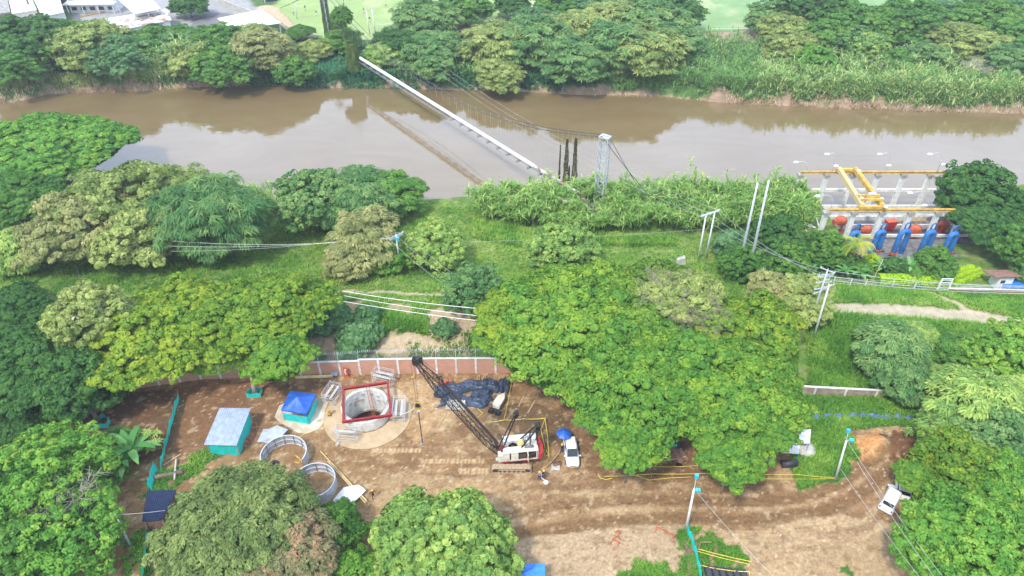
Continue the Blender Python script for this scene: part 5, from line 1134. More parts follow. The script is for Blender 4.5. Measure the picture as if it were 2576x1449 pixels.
# blue plastic sheet in the grass
m = MB(); rg = RG(3); g = [[np.array(G(2045 + 285 * u, 1058 - 3 * sin(u * 5) - v * 10)) + [0, 0, .15 + .2 * v + .5 * (float(vn(u * 40, v * 3, 5)) - .4) * v + .1 * sin(u * 61)] for u in np.linspace(0, 1, 60)] for v in (0, .5, 1)]; m.grid(g); solo(m, 'plastic_sheet', mat('violet_blue_sheet', (.13, .18, .42), (.05, .09, .2), .5, 0, .8), 'crumpled blue plastic sheet lying along the grass at right', 'plastic sheet')
# ---------------------------------------------------------------- covered stock
def D3(zx, zy): return 1030 + .2667 * zx, 869.4 + .2667 * zy
def tarp(cor, h, label, seed, mt='tarp', wr=.22):
    P = [np.array(Pz(*D3(*c), 0)) for c in cor]; m = MB(); n = 44; g = []
    for j in range(26):
        v = j / 25; row = []
        for i in range(n):
            u = i / (n - 1); xy = (P[0] * (1 - u) + P[1] * u) * (1 - v) + (P[3] * (1 - u) + P[2] * u) * v
            e = min(u, 1 - u) * 2.2; f_ = min(v, 1 - v) * 2.2; k = min(1, e * 3) * min(1, f_ * 3); row.append([xy[0] + .15 * sin(v * 9 + seed), xy[1] + .2 * sin(u * 13 + seed), .02 + h * k ** .6])
        g.append(row)
    A = np.array(g); A[..., 2] += (fbm(A[..., 0] * 2.1 + seed, A[..., 1] * 3.3, seed, 3) - .4) * wr * 1.6 * (A[..., 2] > .1) + (vn(A[..., 0] * 5, A[..., 1] * 2, seed + 3) - .5) * wr * .7; m.grid(A)
    return solo(m, 'tarp', M[mt], label, 'tarpaulin', 'tarps over the stored material', True)
tarp([(230, 500), (560, 445), (560, 360), (240, 390)], .75, 'crumpled dark tarp under the boom, left end of the stock', 2)
tarp([(520, 445), (850, 440), (855, 335), (470, 355)], .9, 'dark blue tarp over the long rear stock behind the boom', 5)
tarp([(840, 445), (945, 445), (965, 345), (850, 335)], 1.1, 'rounded tarp bundle at the right end of the stock', 8)
tarp([(250, 580), (700, 590), (795, 500), (330, 470)], .6, 'glossy dark tarp over the front of the stock', 11)
tarp([(570, 520), (780, 520), (780, 440), (600, 440)], .95, 'flat topped dark tarp between front and rear stock', 14, wr=.08)
for k, (a, b) in enumerate(((640, 325), (690, 322), (800, 322))):
    p = np.array(Pz(*D3(a, b), .2) + (.2,)); q = np.array(Pz(*D3(a + (8 if k != 1 else 20), b - 45), .2) + (.2,)); m = MB(); m.beam(p, q, .14, .12); m.beam(p + [.25, 0, 0], q + [.25, 0, 0], .14, .12); solo(m, 'timber', M['wood'], ('left pair of timbers poking out behind the rear tarp', 'middle pair of timbers poking out behind the rear tarp', 'right pair of timbers poking out behind the rear tarp')[k], 'timber')
for k in range(5):
    x, y = Pz(*D3(440, 585 - 12 * k), .15 + .1 * k); m = MB(); m.box((x, y, .12 + .14 * k), (3.0 - .1 * k, .7, .12), rz=-.04); solo(m, 'slab_panel', M['conc'], ('lowest','second','third','fourth','topmost')[k] + ' grey panel of the stack uncovered by the front tarp', 'panel', 'grey panels at the stock')
m = MB(); x, y = Pz(*D3(300, 345), .4); [m.box((x + .7 * k, y + .1 * sin(k * 4), .35), (.6, .4, .7), rz=k) for k in range(3)]; solo(m, 'crate', M['redor'], 'red and white crates half hidden behind the boom', 'crates')
for k, (a, b, c, d) in enumerate(((1080, 480, 1030, 575), (1185, 520, 1115, 640), (345, 640, 270, 765))):
    p, q = np.array(G(*D3(a, b))) + [0, 0, .05], np.array(G(*D3(c, d))) + [0, 0, .05]; m = MB(); m.beam(p, q, .22, .08); solo(m, 'plank', M['wood'], ('upper old plank in the soil right of the tarps', 'lower old plank in the soil right of the tarps', 'faded plank in the soil left of the boom')[k], 'plank')
# tank trailer
x, y = Pz(*D3(850, 560), 0); r = thing('tool_trailer', 'small cream tapered skip on a black twin footed base beside the tarps', 'skip', (x, y, 0), -.42)
m = MB(); m.add([(-.45, -1.2, .5), (.45, -1.2, .5), (.5, .5, .5), (-.5, .5, .5), (-.6, -1.1, 1.2), (.6, -1.1, 1.2), (.55, .6, 1.15), (-.55, .6, 1.15), (-.12, 1.5, .6), (.12, 1.5, .6), (.15, 1.5, .95), (-.15, 1.5, .95)], [(0, 3, 2, 1), (4, 5, 6, 7), (0, 1, 5, 4), (1, 2, 6, 5), (3, 0, 4, 7), (3, 8, 9, 2), (7, 6, 10, 11), (2, 9, 10, 6), (3, 7, 11, 8), (8, 11, 10, 9)]); m.build('body', M['cream'], r)
for s_ in (-1, 1): m = MB(); m.box((s_ * .5, -1.75, .3), (.7, .5, .55)); m.build('foot', M['blackst'], r); m = MB(); m.box((s_ * .5, -1.5, .62), (.8, .1, .08)); m.build('foot_rim', M['navyc'], r)
m = MB(); m.tube([(0, 1.4, .8), (0, 2.0, .9)], .05, 6); m.build('neck', M['steel'], r)
r = thing('steel_post', 'grey T shaped steel post glimpsed under the giant grove', 'post', (*Pz(*D3(1580, 605), 0), 0)); m = MB(); m.box((0, 0, 1.1), (.2, .2, 2.2)); m.build('stem', M['steelw'], r); m = MB(); m.box((-.1, 0, 2.25), (1.6, .22, .12)); m.build('arm', M['steelw'], r)
# ---------------------------------------------------------------- crawler crane
CX, CY = -.05, 60.35; r = thing('crawler_crane', 'old white crawler crane with black lattice boom and muddy tracks', 'crane', (CX, CY, 0)); cr = r
for sy in (-1, 1):
    yy = sy * 1.95; pr = []
    for a in np.linspace(-pi / 2, pi / 2, 9): pr.append((2.1 + .46 * cos(a), .48 + .46 * sin(a)))
    for a in np.linspace(pi / 2, 3 * pi / 2, 9): pr.append((-2.1 + .46 * cos(a), .48 + .46 * sin(a)))
    t = MB(); P = np.array(pr); n = 60; seg = np.concatenate([[0], np.cumsum(np.linalg.norm(np.diff(np.vstack([P, P[:1]]), axis=0), axis=1))]); PP = np.vstack([P, P[:1]])
    for k in range(n):
        s_ = seg[-1] * k / n; x0 = np.interp(s_, seg, PP[:, 0]); z0 = np.interp(s_, seg, PP[:, 1]); s2 = seg[-1] * (k + .86) / n; x1 = np.interp(s2, seg, PP[:, 0]); z1 = np.interp(s2, seg, PP[:, 1])
        t.beam((x0, yy, z0), (x1, yy, z1), .78, .08, up=(0, 1, 0)) if 0 else t.box(((x0 + x1) / 2, yy, (z0 + z1) / 2), (hypot(x1 - x0, z1 - z0), .8, .09), R=rotm(0, -atan2(z1 - z0, x1 - x0), 0))
    tb = t.build('track', M['mudtrk'], r); m = MB(); m.box((0, yy, .48), (4.0, .46, .42)); m.box((0, yy - .26 * sy * -1 * -1, .42), (3.6, .1, .2)); m.build('side_frame', M['mudtrk'], tb)
    for xx in (-2.1, 2.1): m = MB(); m.tube([(xx, yy - .3, .48), (xx, yy + .3, .48)], .36, 16); m.build('sprocket', M['rust'], tb)
    for xx in np.linspace(-1.5, 1.5, 6): m = MB(); m.tube([(xx, yy - .3, .2), (xx, yy + .3, .2)], .14, 10); m.build('roller', M['rust'], tb)
m = MB(); m.box((0, 0, .7), (2.2, 3.2, .35)); m.cyl((0, 0, .85), 1.0, .3, 24); m.build('carbody', M['blackst'], r)
up = thing('upperworks', None, None, (CX, CY, 0), radians(7)); up.parent = r; up.location = (0, 0, 0)
for k_ in ('label', 'category'):
    if k_ in up: del up[k_]
bpy.data.objects.remove(up)
RU = rotz(radians(7))
class UB(MB):
    def mesh(s, *a, **k): s.V = [v @ RU.T for v in s.V]; return MB.mesh(s, *a, **k)
def U(name, fn, mt, par=None, sm=False): m = UB(); fn(m); return m.build(name, M[mt], par or cr, sm)
U('deck', lambda m: m.box((.9, 0, 1.28), (5.0, 2.9, .2)), 'redsteel')
def eng(m):
    m.box((1.05, -1.42, 1.5), (4.5, .06, .22)); m.box((1.05, -.95, 3.02), (4.55, 1.0, .06)); m.box((-.85, -1.42, 2.2), (.85, .06, 1.6)); m.box((.2, -1.42, 2.3), (.9, .07, 1.45)); m.box((1.05, -.45, 2.2), (4.5, .06, 1.6)); m.box((3.28, -.95, 2.2), (.06, 1.0, 1.6)); m.box((-1.2, -.95, 2.2), (.06, 1.0, 1.6))
    m.box((3.1, -1.42, 2.25), (.1, .08, 1.55)); m.box((1.9, -1.55, 2.25), (.06, .4, 1.4)); m.box((-.6, -1.0, 3.12), (1.3, .8, .14), taper=.85)
U('engine_house', eng, 'cream')
U('door', lambda m: m.box((.25, -1.5, 2.3), (.9, .05, 1.4)), 'cream'); U('door', lambda m: m.box((1.95, -1.75, 2.3), (.05, .6, 1.35)), 'cream')
U('engine', lambda m: (m.box((1.2, -1.05, 1.95), (1.1, .6, .8)), m.tube([(1.5, -1.3, 1.9), (1.5, -1.1, 1.9)], .25, 12), m.box((2.5, -1.05, 1.9), (.7, .6, .6)), m.tube([(2.6, -1.35, 2.1), (2.6, -1.1, 2.1)], .3, 12)), 'rust')
U('far_house', lambda m: (m.box((1.15, .98, 2.15), (4.3, .9, 1.7)), m.box((1.15, .98, 3.03), (4.4, 1.0, .06))), 'white')
U('rear_housing', lambda m: (m.box((2.55, .04, 2.1), (1.5, .96, 1.5)), m.box((2.55, .04, 2.88), (1.56, .9, .06))), 'cream')
U('winch_drum', lambda m: (m.tube([(.2, -.4, 2.1), (.2, .5, 2.1)], .42, 18), m.tube([(.2, -.42, 2.1), (.2, -.36, 2.1)], .58, 18), m.tube([(.2, .44, 2.1), (.2, .5, 2.1)], .58, 18)), 'blackst', sm=False)
U('winch_drum', lambda m: (m.tube([(-.75, -.4, 1.8), (-.75, .45, 1.8)], .32, 16), m.tube([(-.75, -.42, 1.8), (-.75, -.37, 1.8)], .45, 16)), 'rust')
U('fuel_box', lambda m: (m.box((1.2, .05, 2.5), (.9, .95, 1.5)), m.box((1.2, .05, 3.3), (.5, .6, .25))), 'yelw')
U('exhaust', lambda m: (m.tube([(1.6, -.85, 3.3), (2.75, -.85, 3.3)], .15, 12), m.tube([(2.6, -.85, 3.0), (2.6, -.85, 3.3)], .06, 8)), 'aludk', sm=True)
U('counterweight', lambda m: m.prism([(3.35, -1.45), (3.8, -1.4), (4.02, -.8), (4.1, 0), (4.02, .8), (3.8, 1.4), (3.35, 1.45)], 1.25, 2.35), 'red')
U('cab', lambda m: (m.box((-1.55, -.98, 1.95), (.66, .86, 1.2)),), 'cream'); U('cab_step', lambda m: (m.beam((-2.2, -1.0, 1.55), (-1.8, -1.0, 1.55), .5, .06),), 'steelw')
FT = np.array([-1.75, 0, 1.75]); tipw = np.array([Pz(1087, 1118, 0)[0], 0, 0]); TX = -11.1; TZ = 19.2
tl = np.array([TX, 0.1, TZ]); bd = nrm(tl - FT); LN = np.linalg.norm(tl - FT); sd = np.array([0, 1.0, 0]); upv = np.cross(bd, sd) * -1; upv = upv if upv[2] > 0 else -upv
def boomsec(m, s, w_, h_): c = FT + bd * s; return [c - sd * w_ / 2 - upv * h_ / 2, c + sd * w_ / 2 - upv * h_ / 2, c + sd * w_ / 2 + upv * h_ / 2, c - sd * w_ / 2 + upv * h_ / 2]
def lattice(m, secs, rc, rl, caps=True):
    for A, B in zip(secs[:-1], secs[1:]):
        for i in range(4):
            m.tube([A[i], B[i]], rc, 6, False); j = (i + 1) % 4; m.tube([A[i], B[j]] , rl, 4, False); m.tube([B[i], B[j]], rl, 4, False)
            m.tube([(A[i] + B[i]) / 2, B[j]], rl * .8, 4, False)
secs = [(0, .95, .25), (1.6, 1.05, .7), (3, 1.1, 1.05)] + [(3 + 1.12 * k, 1.1, 1.05) for k in range(1, 11)] + [(15.4, 1.1, 1.05), (16.6, 1.0, .85), (17.8, .9, .6), (LN - .2, .8, .35)]
def lowb(m): lattice(m, [boomsec(m, *s) for s in secs[:8]], .06, .03)
def upb(m): lattice(m, [boomsec(m, *s) for s in secs[7:]], .06, .03)
bo = U('boom', lowb, 'blackst'); U('boom_section', upb, 'blackst', bo)
U('boom_beam', lambda m: m.beam(FT + bd * 1.2 + upv * .62 + sd * .3, FT + bd * (LN - 5.5) + upv * .62 + sd * .3, .42, .2, up=upv), 'rust', bo)
U('joint_frame', lambda m: ([m.beam(FT + bd * (LN - 5 + k * .5) - sd * .6 + upv * (.7 + .2 * (k % 2)), FT + bd * (LN - 5 + k * .5) + sd * .6 + upv * .5, .12, .12) for k in range(3)], m.beam(FT + bd * (LN - 5.2) + upv * .6, FT + bd * (LN - 3.8) + upv * 1.15, .12), m.beam(FT + bd * (LN - 3.6) + upv * .5, FT + bd * (LN - 3.8) + upv * 1.15, .12)), 'blackst', bo)
def head(m):
    for q in (-.3, -.1, .1, .3): c = FT + bd * LN + sd * q; m.tube([c - sd * .04, c + sd * .04], .42, 14)
    for q in (-.2, .2): c = FT + bd * (LN - .2) + upv * .5 + sd * q; m.tube([c - sd * .04, c + sd * .04], .3, 12)
    m.box(FT + bd * (LN - .1), (.7, .9, .5)); m.box(FT + bd * (LN + .1) + upv * .35, (.5, .5, .4), rz=.5); m.beam(FT + bd * (LN - 1) + upv * .4, FT + bd * (LN + .2) + upv * .6, .2)
U('boom_head', head, 'blackst', bo)
U('head_lamps', lambda m: [m.box(FT + bd * (LN + .15) + np.array([-.1, k, -.45]), (.12, .16, .1)) for k in (-.3, 0.05, .25)], 'hat', bo)
m1 = np.array([.55, 0, 8.7]); m2 = np.array([3.35, 0, 6.1])
def mast(m, a, b, top, w0, w1, rr=.07):
    for s_ in (-1, 1): m.beam(np.array(a) + sd * s_ * w0, top + sd * s_ * w1, rr * 2, rr * 2)
    for k in range(1, 5): u = k / 5; c = np.array(a) * (1 - u) + top * u; ww = w0 * (1 - u) + w1 * u; m.beam(c - sd * ww, c + sd * ww, rr, rr)
U('front_mast', lambda m: (mast(m, (-1.6, 0, 1.9), 0, m1, .75, .22), m.beam((-.6, .6, 3), (0, -.3, 7), .06)), 'blackst')
U('mast_sheaves', lambda m: ([m.tube([m1 + [k * .12, -.35, k * .16], m1 + [k * .12, .35, k * .16]], .24, 10) for k in (-1, 0, 1)], m.box(m1 + [0, 0, .45], (.3, .4, .3))), 'blackst')
U('rear_gantry', lambda m: (mast(m, (1.15, 0, 2.95), 0, m2, .7, .28), mast(m, (3.3, 0, 2.4), 0, m2, .5, .3), mast(m, (2.3, 0, 2.9), 0, (m2 * .62 + np.array([1.15, 0, 2.95]) * .38), .68, .4, .05), m.beam((1.9, 0, 2.95), (1.9, .5, 4.2), .06)), 'blackst')
U('gantry_sheaves', lambda m: ([m.tube([m2 + [k * .1, -.4, k * .1], m2 + [k * .1, .4, k * .1]], .26, 10) for k in (-1, 0, 1)], m.box(m2 + [.1, 0, -.4], (.5, .8, .3))), 'blackst')
def pend(m):
    for s_ in (-.3, .3):
        a, b = m1 + sd * s_, FT + bd * (LN - 3.8) + upv * 1.1 + sd * s_; m.tube([a, (a + b) / 2 - [0, 0, .25], b], .022, 4, False); m.tube([b, FT + bd * (LN - .2) + upv * .5 + sd * s_], .022, 4, False)
        m.tube([m1 + sd * s_, m2 + sd * s_], .022, 4, False); m.tube([m1 + sd * s_ * .5, m2 + sd * s_ * .3], .02, 4, False)
    m.tube([(.2, 0, 2.5), FT + bd * 9 + upv * .9, FT + bd * (LN - .3) + upv * .7], .02, 4, False)
U('pendant_lines', pend, 'wired')
hk = tl @ RU.T + np.array([CX, CY, 0]); hzv = hz(hk[1], 1019)
def hoist(m):
    for s_ in (-.3, .25): m.tube([(TX - .35 + s_ * .6, .1 + s_, TZ - .1), (TX - .35 + s_ * .3, .1 + s_ * .5, hzv + .3)], .02, 4, False)
U('hoist_ropes', hoist, 'wired')
hx = (np.array([TX - .35, .1, 0]) @ RU.T) + np.array([CX, CY, 0]); r = thing('hook_block', 'yellow and black striped hook block hanging from the boom with a long sling', 'hook block', (hx[0], hx[1], hzv - 3.8))
m = MB(); m.box((0, 0, 3.8), (.8, .34, 1.0), taper=.7); m.build('block', mat('hazard_stripe', (.75, .48, .05), (.7, .45, .05), .6, 0, 1, stripe=(2.4, (.03, .03, .03), 'DIAGONAL')), r)
m = MB(); m.tube([(0, -.25, 3.95), (0, .25, 3.95)], .3, 14); m.build('sheave', M['blackst'], r); m = MB(); m.tube([(0, 0, 3.3), (0, 0, 3.0), (.12, 0, 2.8), (0, 0, 2.65), (-.12, 0, 2.78)], .05, 8); m.build('hook', M['white'], r)
sl = (hz(hx[1], 1112) - (hzv - 3.8)); m = MB(); m.tube([(0, 0, 2.7), (.03, .02, sl)], .06, 6); m.build('sling', M['blackst'], r); m = MB(); m.box((.03, .02, sl), (.2, .14, .3)); m.tube([(0, 0, 2.65), (0, 0, 2.35)], .09, 6); m.build('shackle', M['pipeb'], r)
m = MB(); m.tube([(-.1, 0, 3.6), (-1.0, -.2, 2.95), (-1.8, -.3, 2.6)], .05, 6); m.tube([(.03, .02, sl), (-.3, 0, sl - .6)], .03, 5); m.build('tag_line', M['steelw'], r)
# barrier tape round the crane
def tape(pts, z, label, r_=.035, mt='rope', drop=.12, posts=True, name='barrier_tape'):
    P = [np.array(Pz(*p, z) + (z,)) for p in pts]; o0 = P[0] * [1, 1, 0]; r = thing(name, label, 'barrier tape', tuple(o0)); m = MB(); s = MB()
    for p, q in zip(P[:-1], P[1:]):
        p = p - o0; q = q - o0; t = np.linspace(0, 1, 9)[:, None]; C_ = p + (q - p) * t; C_[:, 2:] -= drop * 4 * t * (1 - t); m.tube(C_, r_, 4)
    m.build('tape', M[mt], r)
    if posts:
        for p in P: s = MB(); s.tube([p - o0 - [0, 0, z + .1], p - o0 + [0, 0, .05]], .03, 5); s.build('stake', M['wood'], r)
    return r
tape([D3(720, 722), D3(890, 700), D3(1075, 690), D3(1280, 684)], .9, 'yellow tape stretched behind the crane', .05)
tape([D3(1280, 682), D3(1240, 790), D3(1280, 960)], .8, 'yellow tape coming down behind the counterweight, left strand', .04, posts=False)
tape([D3(1280, 680), D3(1302, 850), D3(1316, 1045)], .8, 'yellow tape coming down right of the counterweight, right strand', .05)
tape([D3(965, 320), D3(935, 500), D3(893, 690)], .7, 'thin yellow tape from the tarps down to the crane tape', .03, drop=.2)
hose([D3(1260, 985), D3(1275, 1035), D3(1315, 1045), D3(1290, 985)], .05, 'loop of loose yellow tape on soil beside the counterweight')
hose([D3(600, 715), D3(690, 640), D3(640, 590), D3(560, 560)], .04, 'loose yellow tape on soil under the boom')
hose([D3(1280, 1170), D3(1350, 1105), D3(1410, 1030), D3(1440, 975)], .06, 'pale rope pulled across the soil from worker to umbrella', 'wood', 'rope', 'rope', .5)
hose([D3(1245, 1200), D3(1243, 1255), D3(1285, 1285)], .05, 'short white rope hanging from the worker to a white disc', 'white', 'rope', 'rope', .2)
m = MB(); m.cyl((*Pz(*D3(1287, 1288), .1), .02), .32, .12, 18); solo(m, 'lid', M['white'], 'small round white disc on the soil in front of two workers', 'disc')
x, y = Pz(*D3(1390, 1122), 0); r = thing('cardboard_box', 'open brown box on the soil left of the white car', 'box', (x, y, 0), .1); m = MB(); [m.box(c, d) for c, d in (((0, 0, .03), (.9, .6, .05)), ((-.45, 0, .2), (.04, .6, .35)), ((.45, 0, .2), (.04, .6, .35)), ((0, .3, .2), (.86, .04, .35)), ((0, -.3, .2), (.86, .04, .35)))]; m.build('box_walls', M['woodd'], r)
x, y = Pz(*D3(1378, 1155), 0); m = MB(); m.add([(x - .6, y - .2, .06), (x + .5, y - .5, .1), (x + .6, y + .4, .25), (x - .2, y + .5, .12), (x - .5, y + .2, .3)], [(0, 1, 2, 3, 4)]); m.box((x - .5, y - .35, .1), (.4, .3, .15)); solo(m, 'paper_sack', M['conc'], 'crumpled pale sack beside the open brown box', 'sack')
# umbrella
x, y = Pz(1418.5, 1091, 2.15); r = thing('parasol', 'round blue parasol at the rear of the white car', 'umbrella', (x, y, 0)); m = MB(); n = 8; A = []
for i in range(n):
    a, b = i * 2 * pi / n, (i + 1) * 2 * pi / n; m.grid([[np.array([rr * (cos(a) * (1 - u) + cos(b) * u), rr * (sin(a) * (1 - u) + sin(b) * u), 2.15 + .45 * (1 - (rr / 1.02) ** 1.6)]) for u in (0, .5, 1)] for rr in (.001, .4, .75, 1.02)])
m.build('canopy', M['blue'], r); m = MB(); m.tube([(0, 0, 0), (0, 0, 2.7)], .025, 8); m.build('pole', M['steelw'], r); m = MB(); [m.tube([(0, 0, 2.5), (1.0 * cos(k * pi / 4), 1.0 * sin(k * pi / 4), 2.14)], .01, 4) for k in range(8)]; m.build('ribs', M['steelw'], r); m = MB(); m.cyl((0, 0, 0), .25, .08, 14); m.build('base', M['conc'], r)
r = thing('stool', 'small light blue plastic stool half hidden under the grove behind the parasol', 'stool', (*Pz(1468, 1080, 0), .3)); m = MB(); m.box((0, 0, .45), (.5, .5, .05)); m.build('seat', M['bluel'], r)
for sx in (-1, 1):
    for sy in (-1, 1): m = MB(); m.beam((sx * .2, sy * .2, 0), (sx * .2, sy * .2, .43), .06); m.build('leg', M['bluel'], r)
# ---------------------------------------------------------------- cars (front towards +x)
def loft(m, secs, close=True):
    """secs: list of (x, [(y,z)...]) rings"""
    A = [[(x, y, z) for y, z in ring] for x, ring in secs]; n = len(A[0]); V = [p for ring in A for p in ring]; F = []
    for i in range(len(A) - 1):
        for j in range(n): k = (j + 1) % n; F.append((i * n + j, i * n + k, (i + 1) * n + k, (i + 1) * n + j))
    if close: F += [tuple(range(n - 1, -1, -1)), tuple(range((len(A) - 1) * n, len(A) * n))]
    m.add(V, F)
def car_ring(hw, z0, z1, r=.12): return [(-hw + r * .6, z0), (hw - r * .6, z0), (hw, z0 + r), (hw + .01, (z0 + z1) / 2), (hw - .03, z1 - r), (hw - r - .03, z1), (-hw + r + .03, z1), (-hw + .03, z1 - r), (-hw - .01, (z0 + z1) / 2), (-hw, z0 + r)]
def car(loc, rz, label, hw=.91, L_=4.6, kind='suv', sc=1, paint='carw', group=None):
    r = thing('parked_car', label, 'car', loc, rz, group); h = L_ / 2; b = MB()
    if kind == 'suv': S_ = [(-h, .78, .42, .95), (-h + .1, .86, .34, 1.1), (-h + .6, hw, .3, 1.14), (0, hw, .3, 1.12), (h - 1.35, hw, .3, 1.08), (h - .55, .88, .32, 1.0), (h - .15, .82, .36, .88), (h, .68, .42, .72)]; G_ = [(-h + .08, .7, 1.1, .66), (-h + .5, .76, 1.62, .68), (-.2, .76, 1.7, .68), (.2, .74, 1.66, .66), (h - 1.1, .72, 1.06, .64)]
    else: S_ = [(-h, .8, .4, 1.1), (-h + .08, .88, .32, 1.25), (-h + .5, hw, .3, 1.28), (h - 1.0, hw, .3, 1.28), (h - .5, .9, .32, 1.15), (h - .1, .84, .36, 1.0), (h, .72, .42, .8)]; G_ = [(-h + .05, .74, 1.25, .7), (-h + .3, .8, 2.0, .72), (h - 1.6, .8, 2.02, .72), (h - .7, .76, 1.2, .66)]
    loft(b, [(x, car_ring(w_, a, c)) for x, w_, a, c in S_]); bo = b.build('body', M[paint], r, True)
    try: bo.data.set_sharp_from_angle(angle=radians(32))
    except Exception: pass
    g = MB(); z_b = S_[3][3] - .06; loft(g, [(x, [(-w_, z_b), (w_, z_b), (wt, zt - .06 if zt > z_b + .2 else zt), (wt - .08, zt), (-wt + .08, zt), (-wt, zt - .06 if zt > z_b + .2 else zt)]) for x, w_, zt, wt in G_]); go = g.build('cabin', M[paint], r, True)
    try: go.data.set_sharp_from_angle(angle=radians(28))
    except Exception: pass
    x0, w0, t0, _ = G_[-2]; x1, w1, t1, _ = G_[-1]; e = np.array([.03, 0, .03]); u0, u1 = (.06, .95)
    m = MB(); A = lambda u, s_: np.array([x0 + (x1 - x0) * u, s_ * (.62 + .05 * u), t0 + (t1 - t0) * u]) + e; m.add([A(u0, -1), A(u0, 1), A(u1, 1.03), A(u1, -1.03)], [(0, 1, 2, 3)]); m.build('windscreen', M['glass'], r)
    xr0, _, tr0, _ = G_[0]; xr1, _, tr1, _ = G_[1]; m = MB(); A = lambda u, s_: np.array([xr0 + (xr1 - xr0) * u - .03, s_ * .62, tr0 + (tr1 - tr0) * u + .02]); m.add([A(.25, -1), A(.25, 1), A(.88, .97), A(.88, -.97)], [(0, 3, 2, 1)]); m.build('rear_window', M['glass'], r)
    for s_ in (-1, 1):
        zt = G_[1][2]
        for a, c in ((G_[1][0] + .15, -.95), (-.87, .1), (.18, x0 + (x1 - x0) * .45)):
            m = MB(); ct = min(c, x0 - .05); m.add([(a, s_ * .8, z_b + .1), (c, s_ * .8, z_b + .1), (ct, s_ * .735, zt - .14), (a + .05, s_ * .735, zt - .14)], [(0, 1, 2, 3) if s_ < 0 else (3, 2, 1, 0)]); m.build('side_window', M['glass'], r)
        for xx in (-h + .85, h - .9):
            m = MB(); m.tube([(xx, s_ * (hw - .22), .35), (xx, s_ * (hw + .03), .35)], .35, 20); w1_ = m.build('wheel', M['rubber'], r); m = MB(); m.tube([(xx, s_ * (hw + .025), .35), (xx, s_ * (hw + .04), .35)], .2, 14); m.build('rim', M['steel'], w1_)
        m = MB(); m.box((x1 - .15, s_ * (hw + .1), z_b + .12), (.14, .2, .14)); m.build('mirror', M[paint], r)
        m = MB(); m.box((h - .14, s_ * .62, .74), (.2, .3, .14)); m.build('headlight', M['steelw'], r); m = MB(); m.box((-h + .03, s_ * .7, .9), (.1, .16, .28)); m.build('tail_light', M['red'], r)
        if kind == 'suv': m = MB(); m.beam((G_[1][0] + .1, s_ * .6, zt + .05), (.25, s_ * .6, zt + .03), .04, .05); m.build('roof_rail', M['aludk'], r)
    if kind != 'suv': m = MB(); [m.box(((G_[1][0] + G_[2][0]) / 2, k * .13, G_[1][2] + .02), (G_[2][0] - G_[1][0] - .1, .03, .03)) for k in range(-4, 5)]; m.build('roof_ribs', M[paint], r)
    m = MB(); m.box((h - .02, 0, .62), (.08, .8, .16)); m.build('grille', M['aludk'], r); m = MB(); m.box((-h - .01, 0, .5), (.14, 1.5, .16)); m.build('bumper', M[paint], r)
    m = MB(); m.box((h + .02, 0, .42), (.03, .5, .12)); m.build('number_plate', M['hat'], r); m = MB(); m.box((-h - .03, 0, .72), (.03, .45, .12)); m.build('number_plate', M['hat'], r)
    return r
f_ = np.array(G(1441.5, 1181)); b_ = np.array(G(1433, 1118)); d = nrm((f_ - b_)[:2]); c = f_[:2] - d * 2.35
car((c[0], c[1], 0), atan2(d[1], d[0]), 'white sport utility car parked nose down beside the blue parasol')
f_ = np.array(G(2222, 1292)); b_ = np.array(G(2262, 1218)); d = nrm((b_ - f_)[:2]); c = f_[:2] + d * 2.2
car((c[0], c[1], 0), atan2(d[1], d[0]), 'white van with ribbed roof and dark rear window at the end of the ruts', kind='van', hw=.86, L_=4.3)
c2_ = G(2268, 1228); car((c2_[0], c2_[1], 0), atan2(d[1], d[0]) + .3, 'white car half hidden under the tree behind the ribbed van', kind='suv')
cx_, cy_ = Pz(681, 3, .7); car((cx_, cy_, .55), .1, 'dark blue car at the far edge of the playing field', paint='navyc')
# ---------------------------------------------------------------- bottom of the yard
def sawhorse(px, py, rz, ln, label, mt='redor'):
    x, y, z = G(px, py); r = thing('trestle', label, 'trestle', (x, y, z), rz); m = MB(); m.beam((-ln / 2, 0, .75), (ln / 2, 0, .75), .12, .12); m.build('bar', M[mt], r)
    for sx in (-1, 1):
        for sy in (-1, 1): m = MB(); m.beam((sx * ln * .45, 0, .72), (sx * ln * .48, sy * .42, 0), .07, .07); m.build('leg', M[mt], r)
sawhorse(1554, 1349, 1.3, .9, 'small red trestle, upper of the two on the pale gravel'); sawhorse(1547, 1369, -.6, .9, 'small red trestle, lower of the two on the pale gravel'); sawhorse(1672, 1345, -.55, 2.4, 'long red trestle near the white lamp pole'); sawhorse(1762, 1452, .3, .9, 'red trestle at the bottom edge') if 0 else sawhorse(1650, 1462, .3, .9, 'red trestle just at the bottom edge of the photo')
def px6(a, b): return 1610 + .1778 * a, 1191.4 + .1778 * b
for k, (a, b, c, e) in enumerate(((635, 950, 715, 1449), (715, 1040, 765, 1335))):
    p, q = np.array(G(*px6(a, b))) + [0, 0, .12], np.array(G(*px6(c, e))) + [0, 0, .12]; m = MB(); m.beam(p, q, .36, .14); solo(m, 'plank', M['woodd'], ('long brown plank in the grass left of the bottom teal fence', 'shorter brown plank beside the bottom teal fence')[k], 'plank')
for k in range(6):
    p = np.array(G(*px6(938 + 100 * k, 1345 + 12 * k))); m = MB(); m.tube([p + [0, 0, .42], p + [.1, -5, .42]], .42, 18, False); m.tube([p + [0, 0, .42], p + [.1, -5, .42]], .37, 18, False); solo(m, 'black_pipe', M['hdpe'], ('leftmost', 'second from left', 'third from left', 'fourth from left', 'fifth from left', 'rightmost')[k] + ' of the black pipes laid side by side at the bottom edge', 'pipe', 'black pipes at the bottom edge', True)
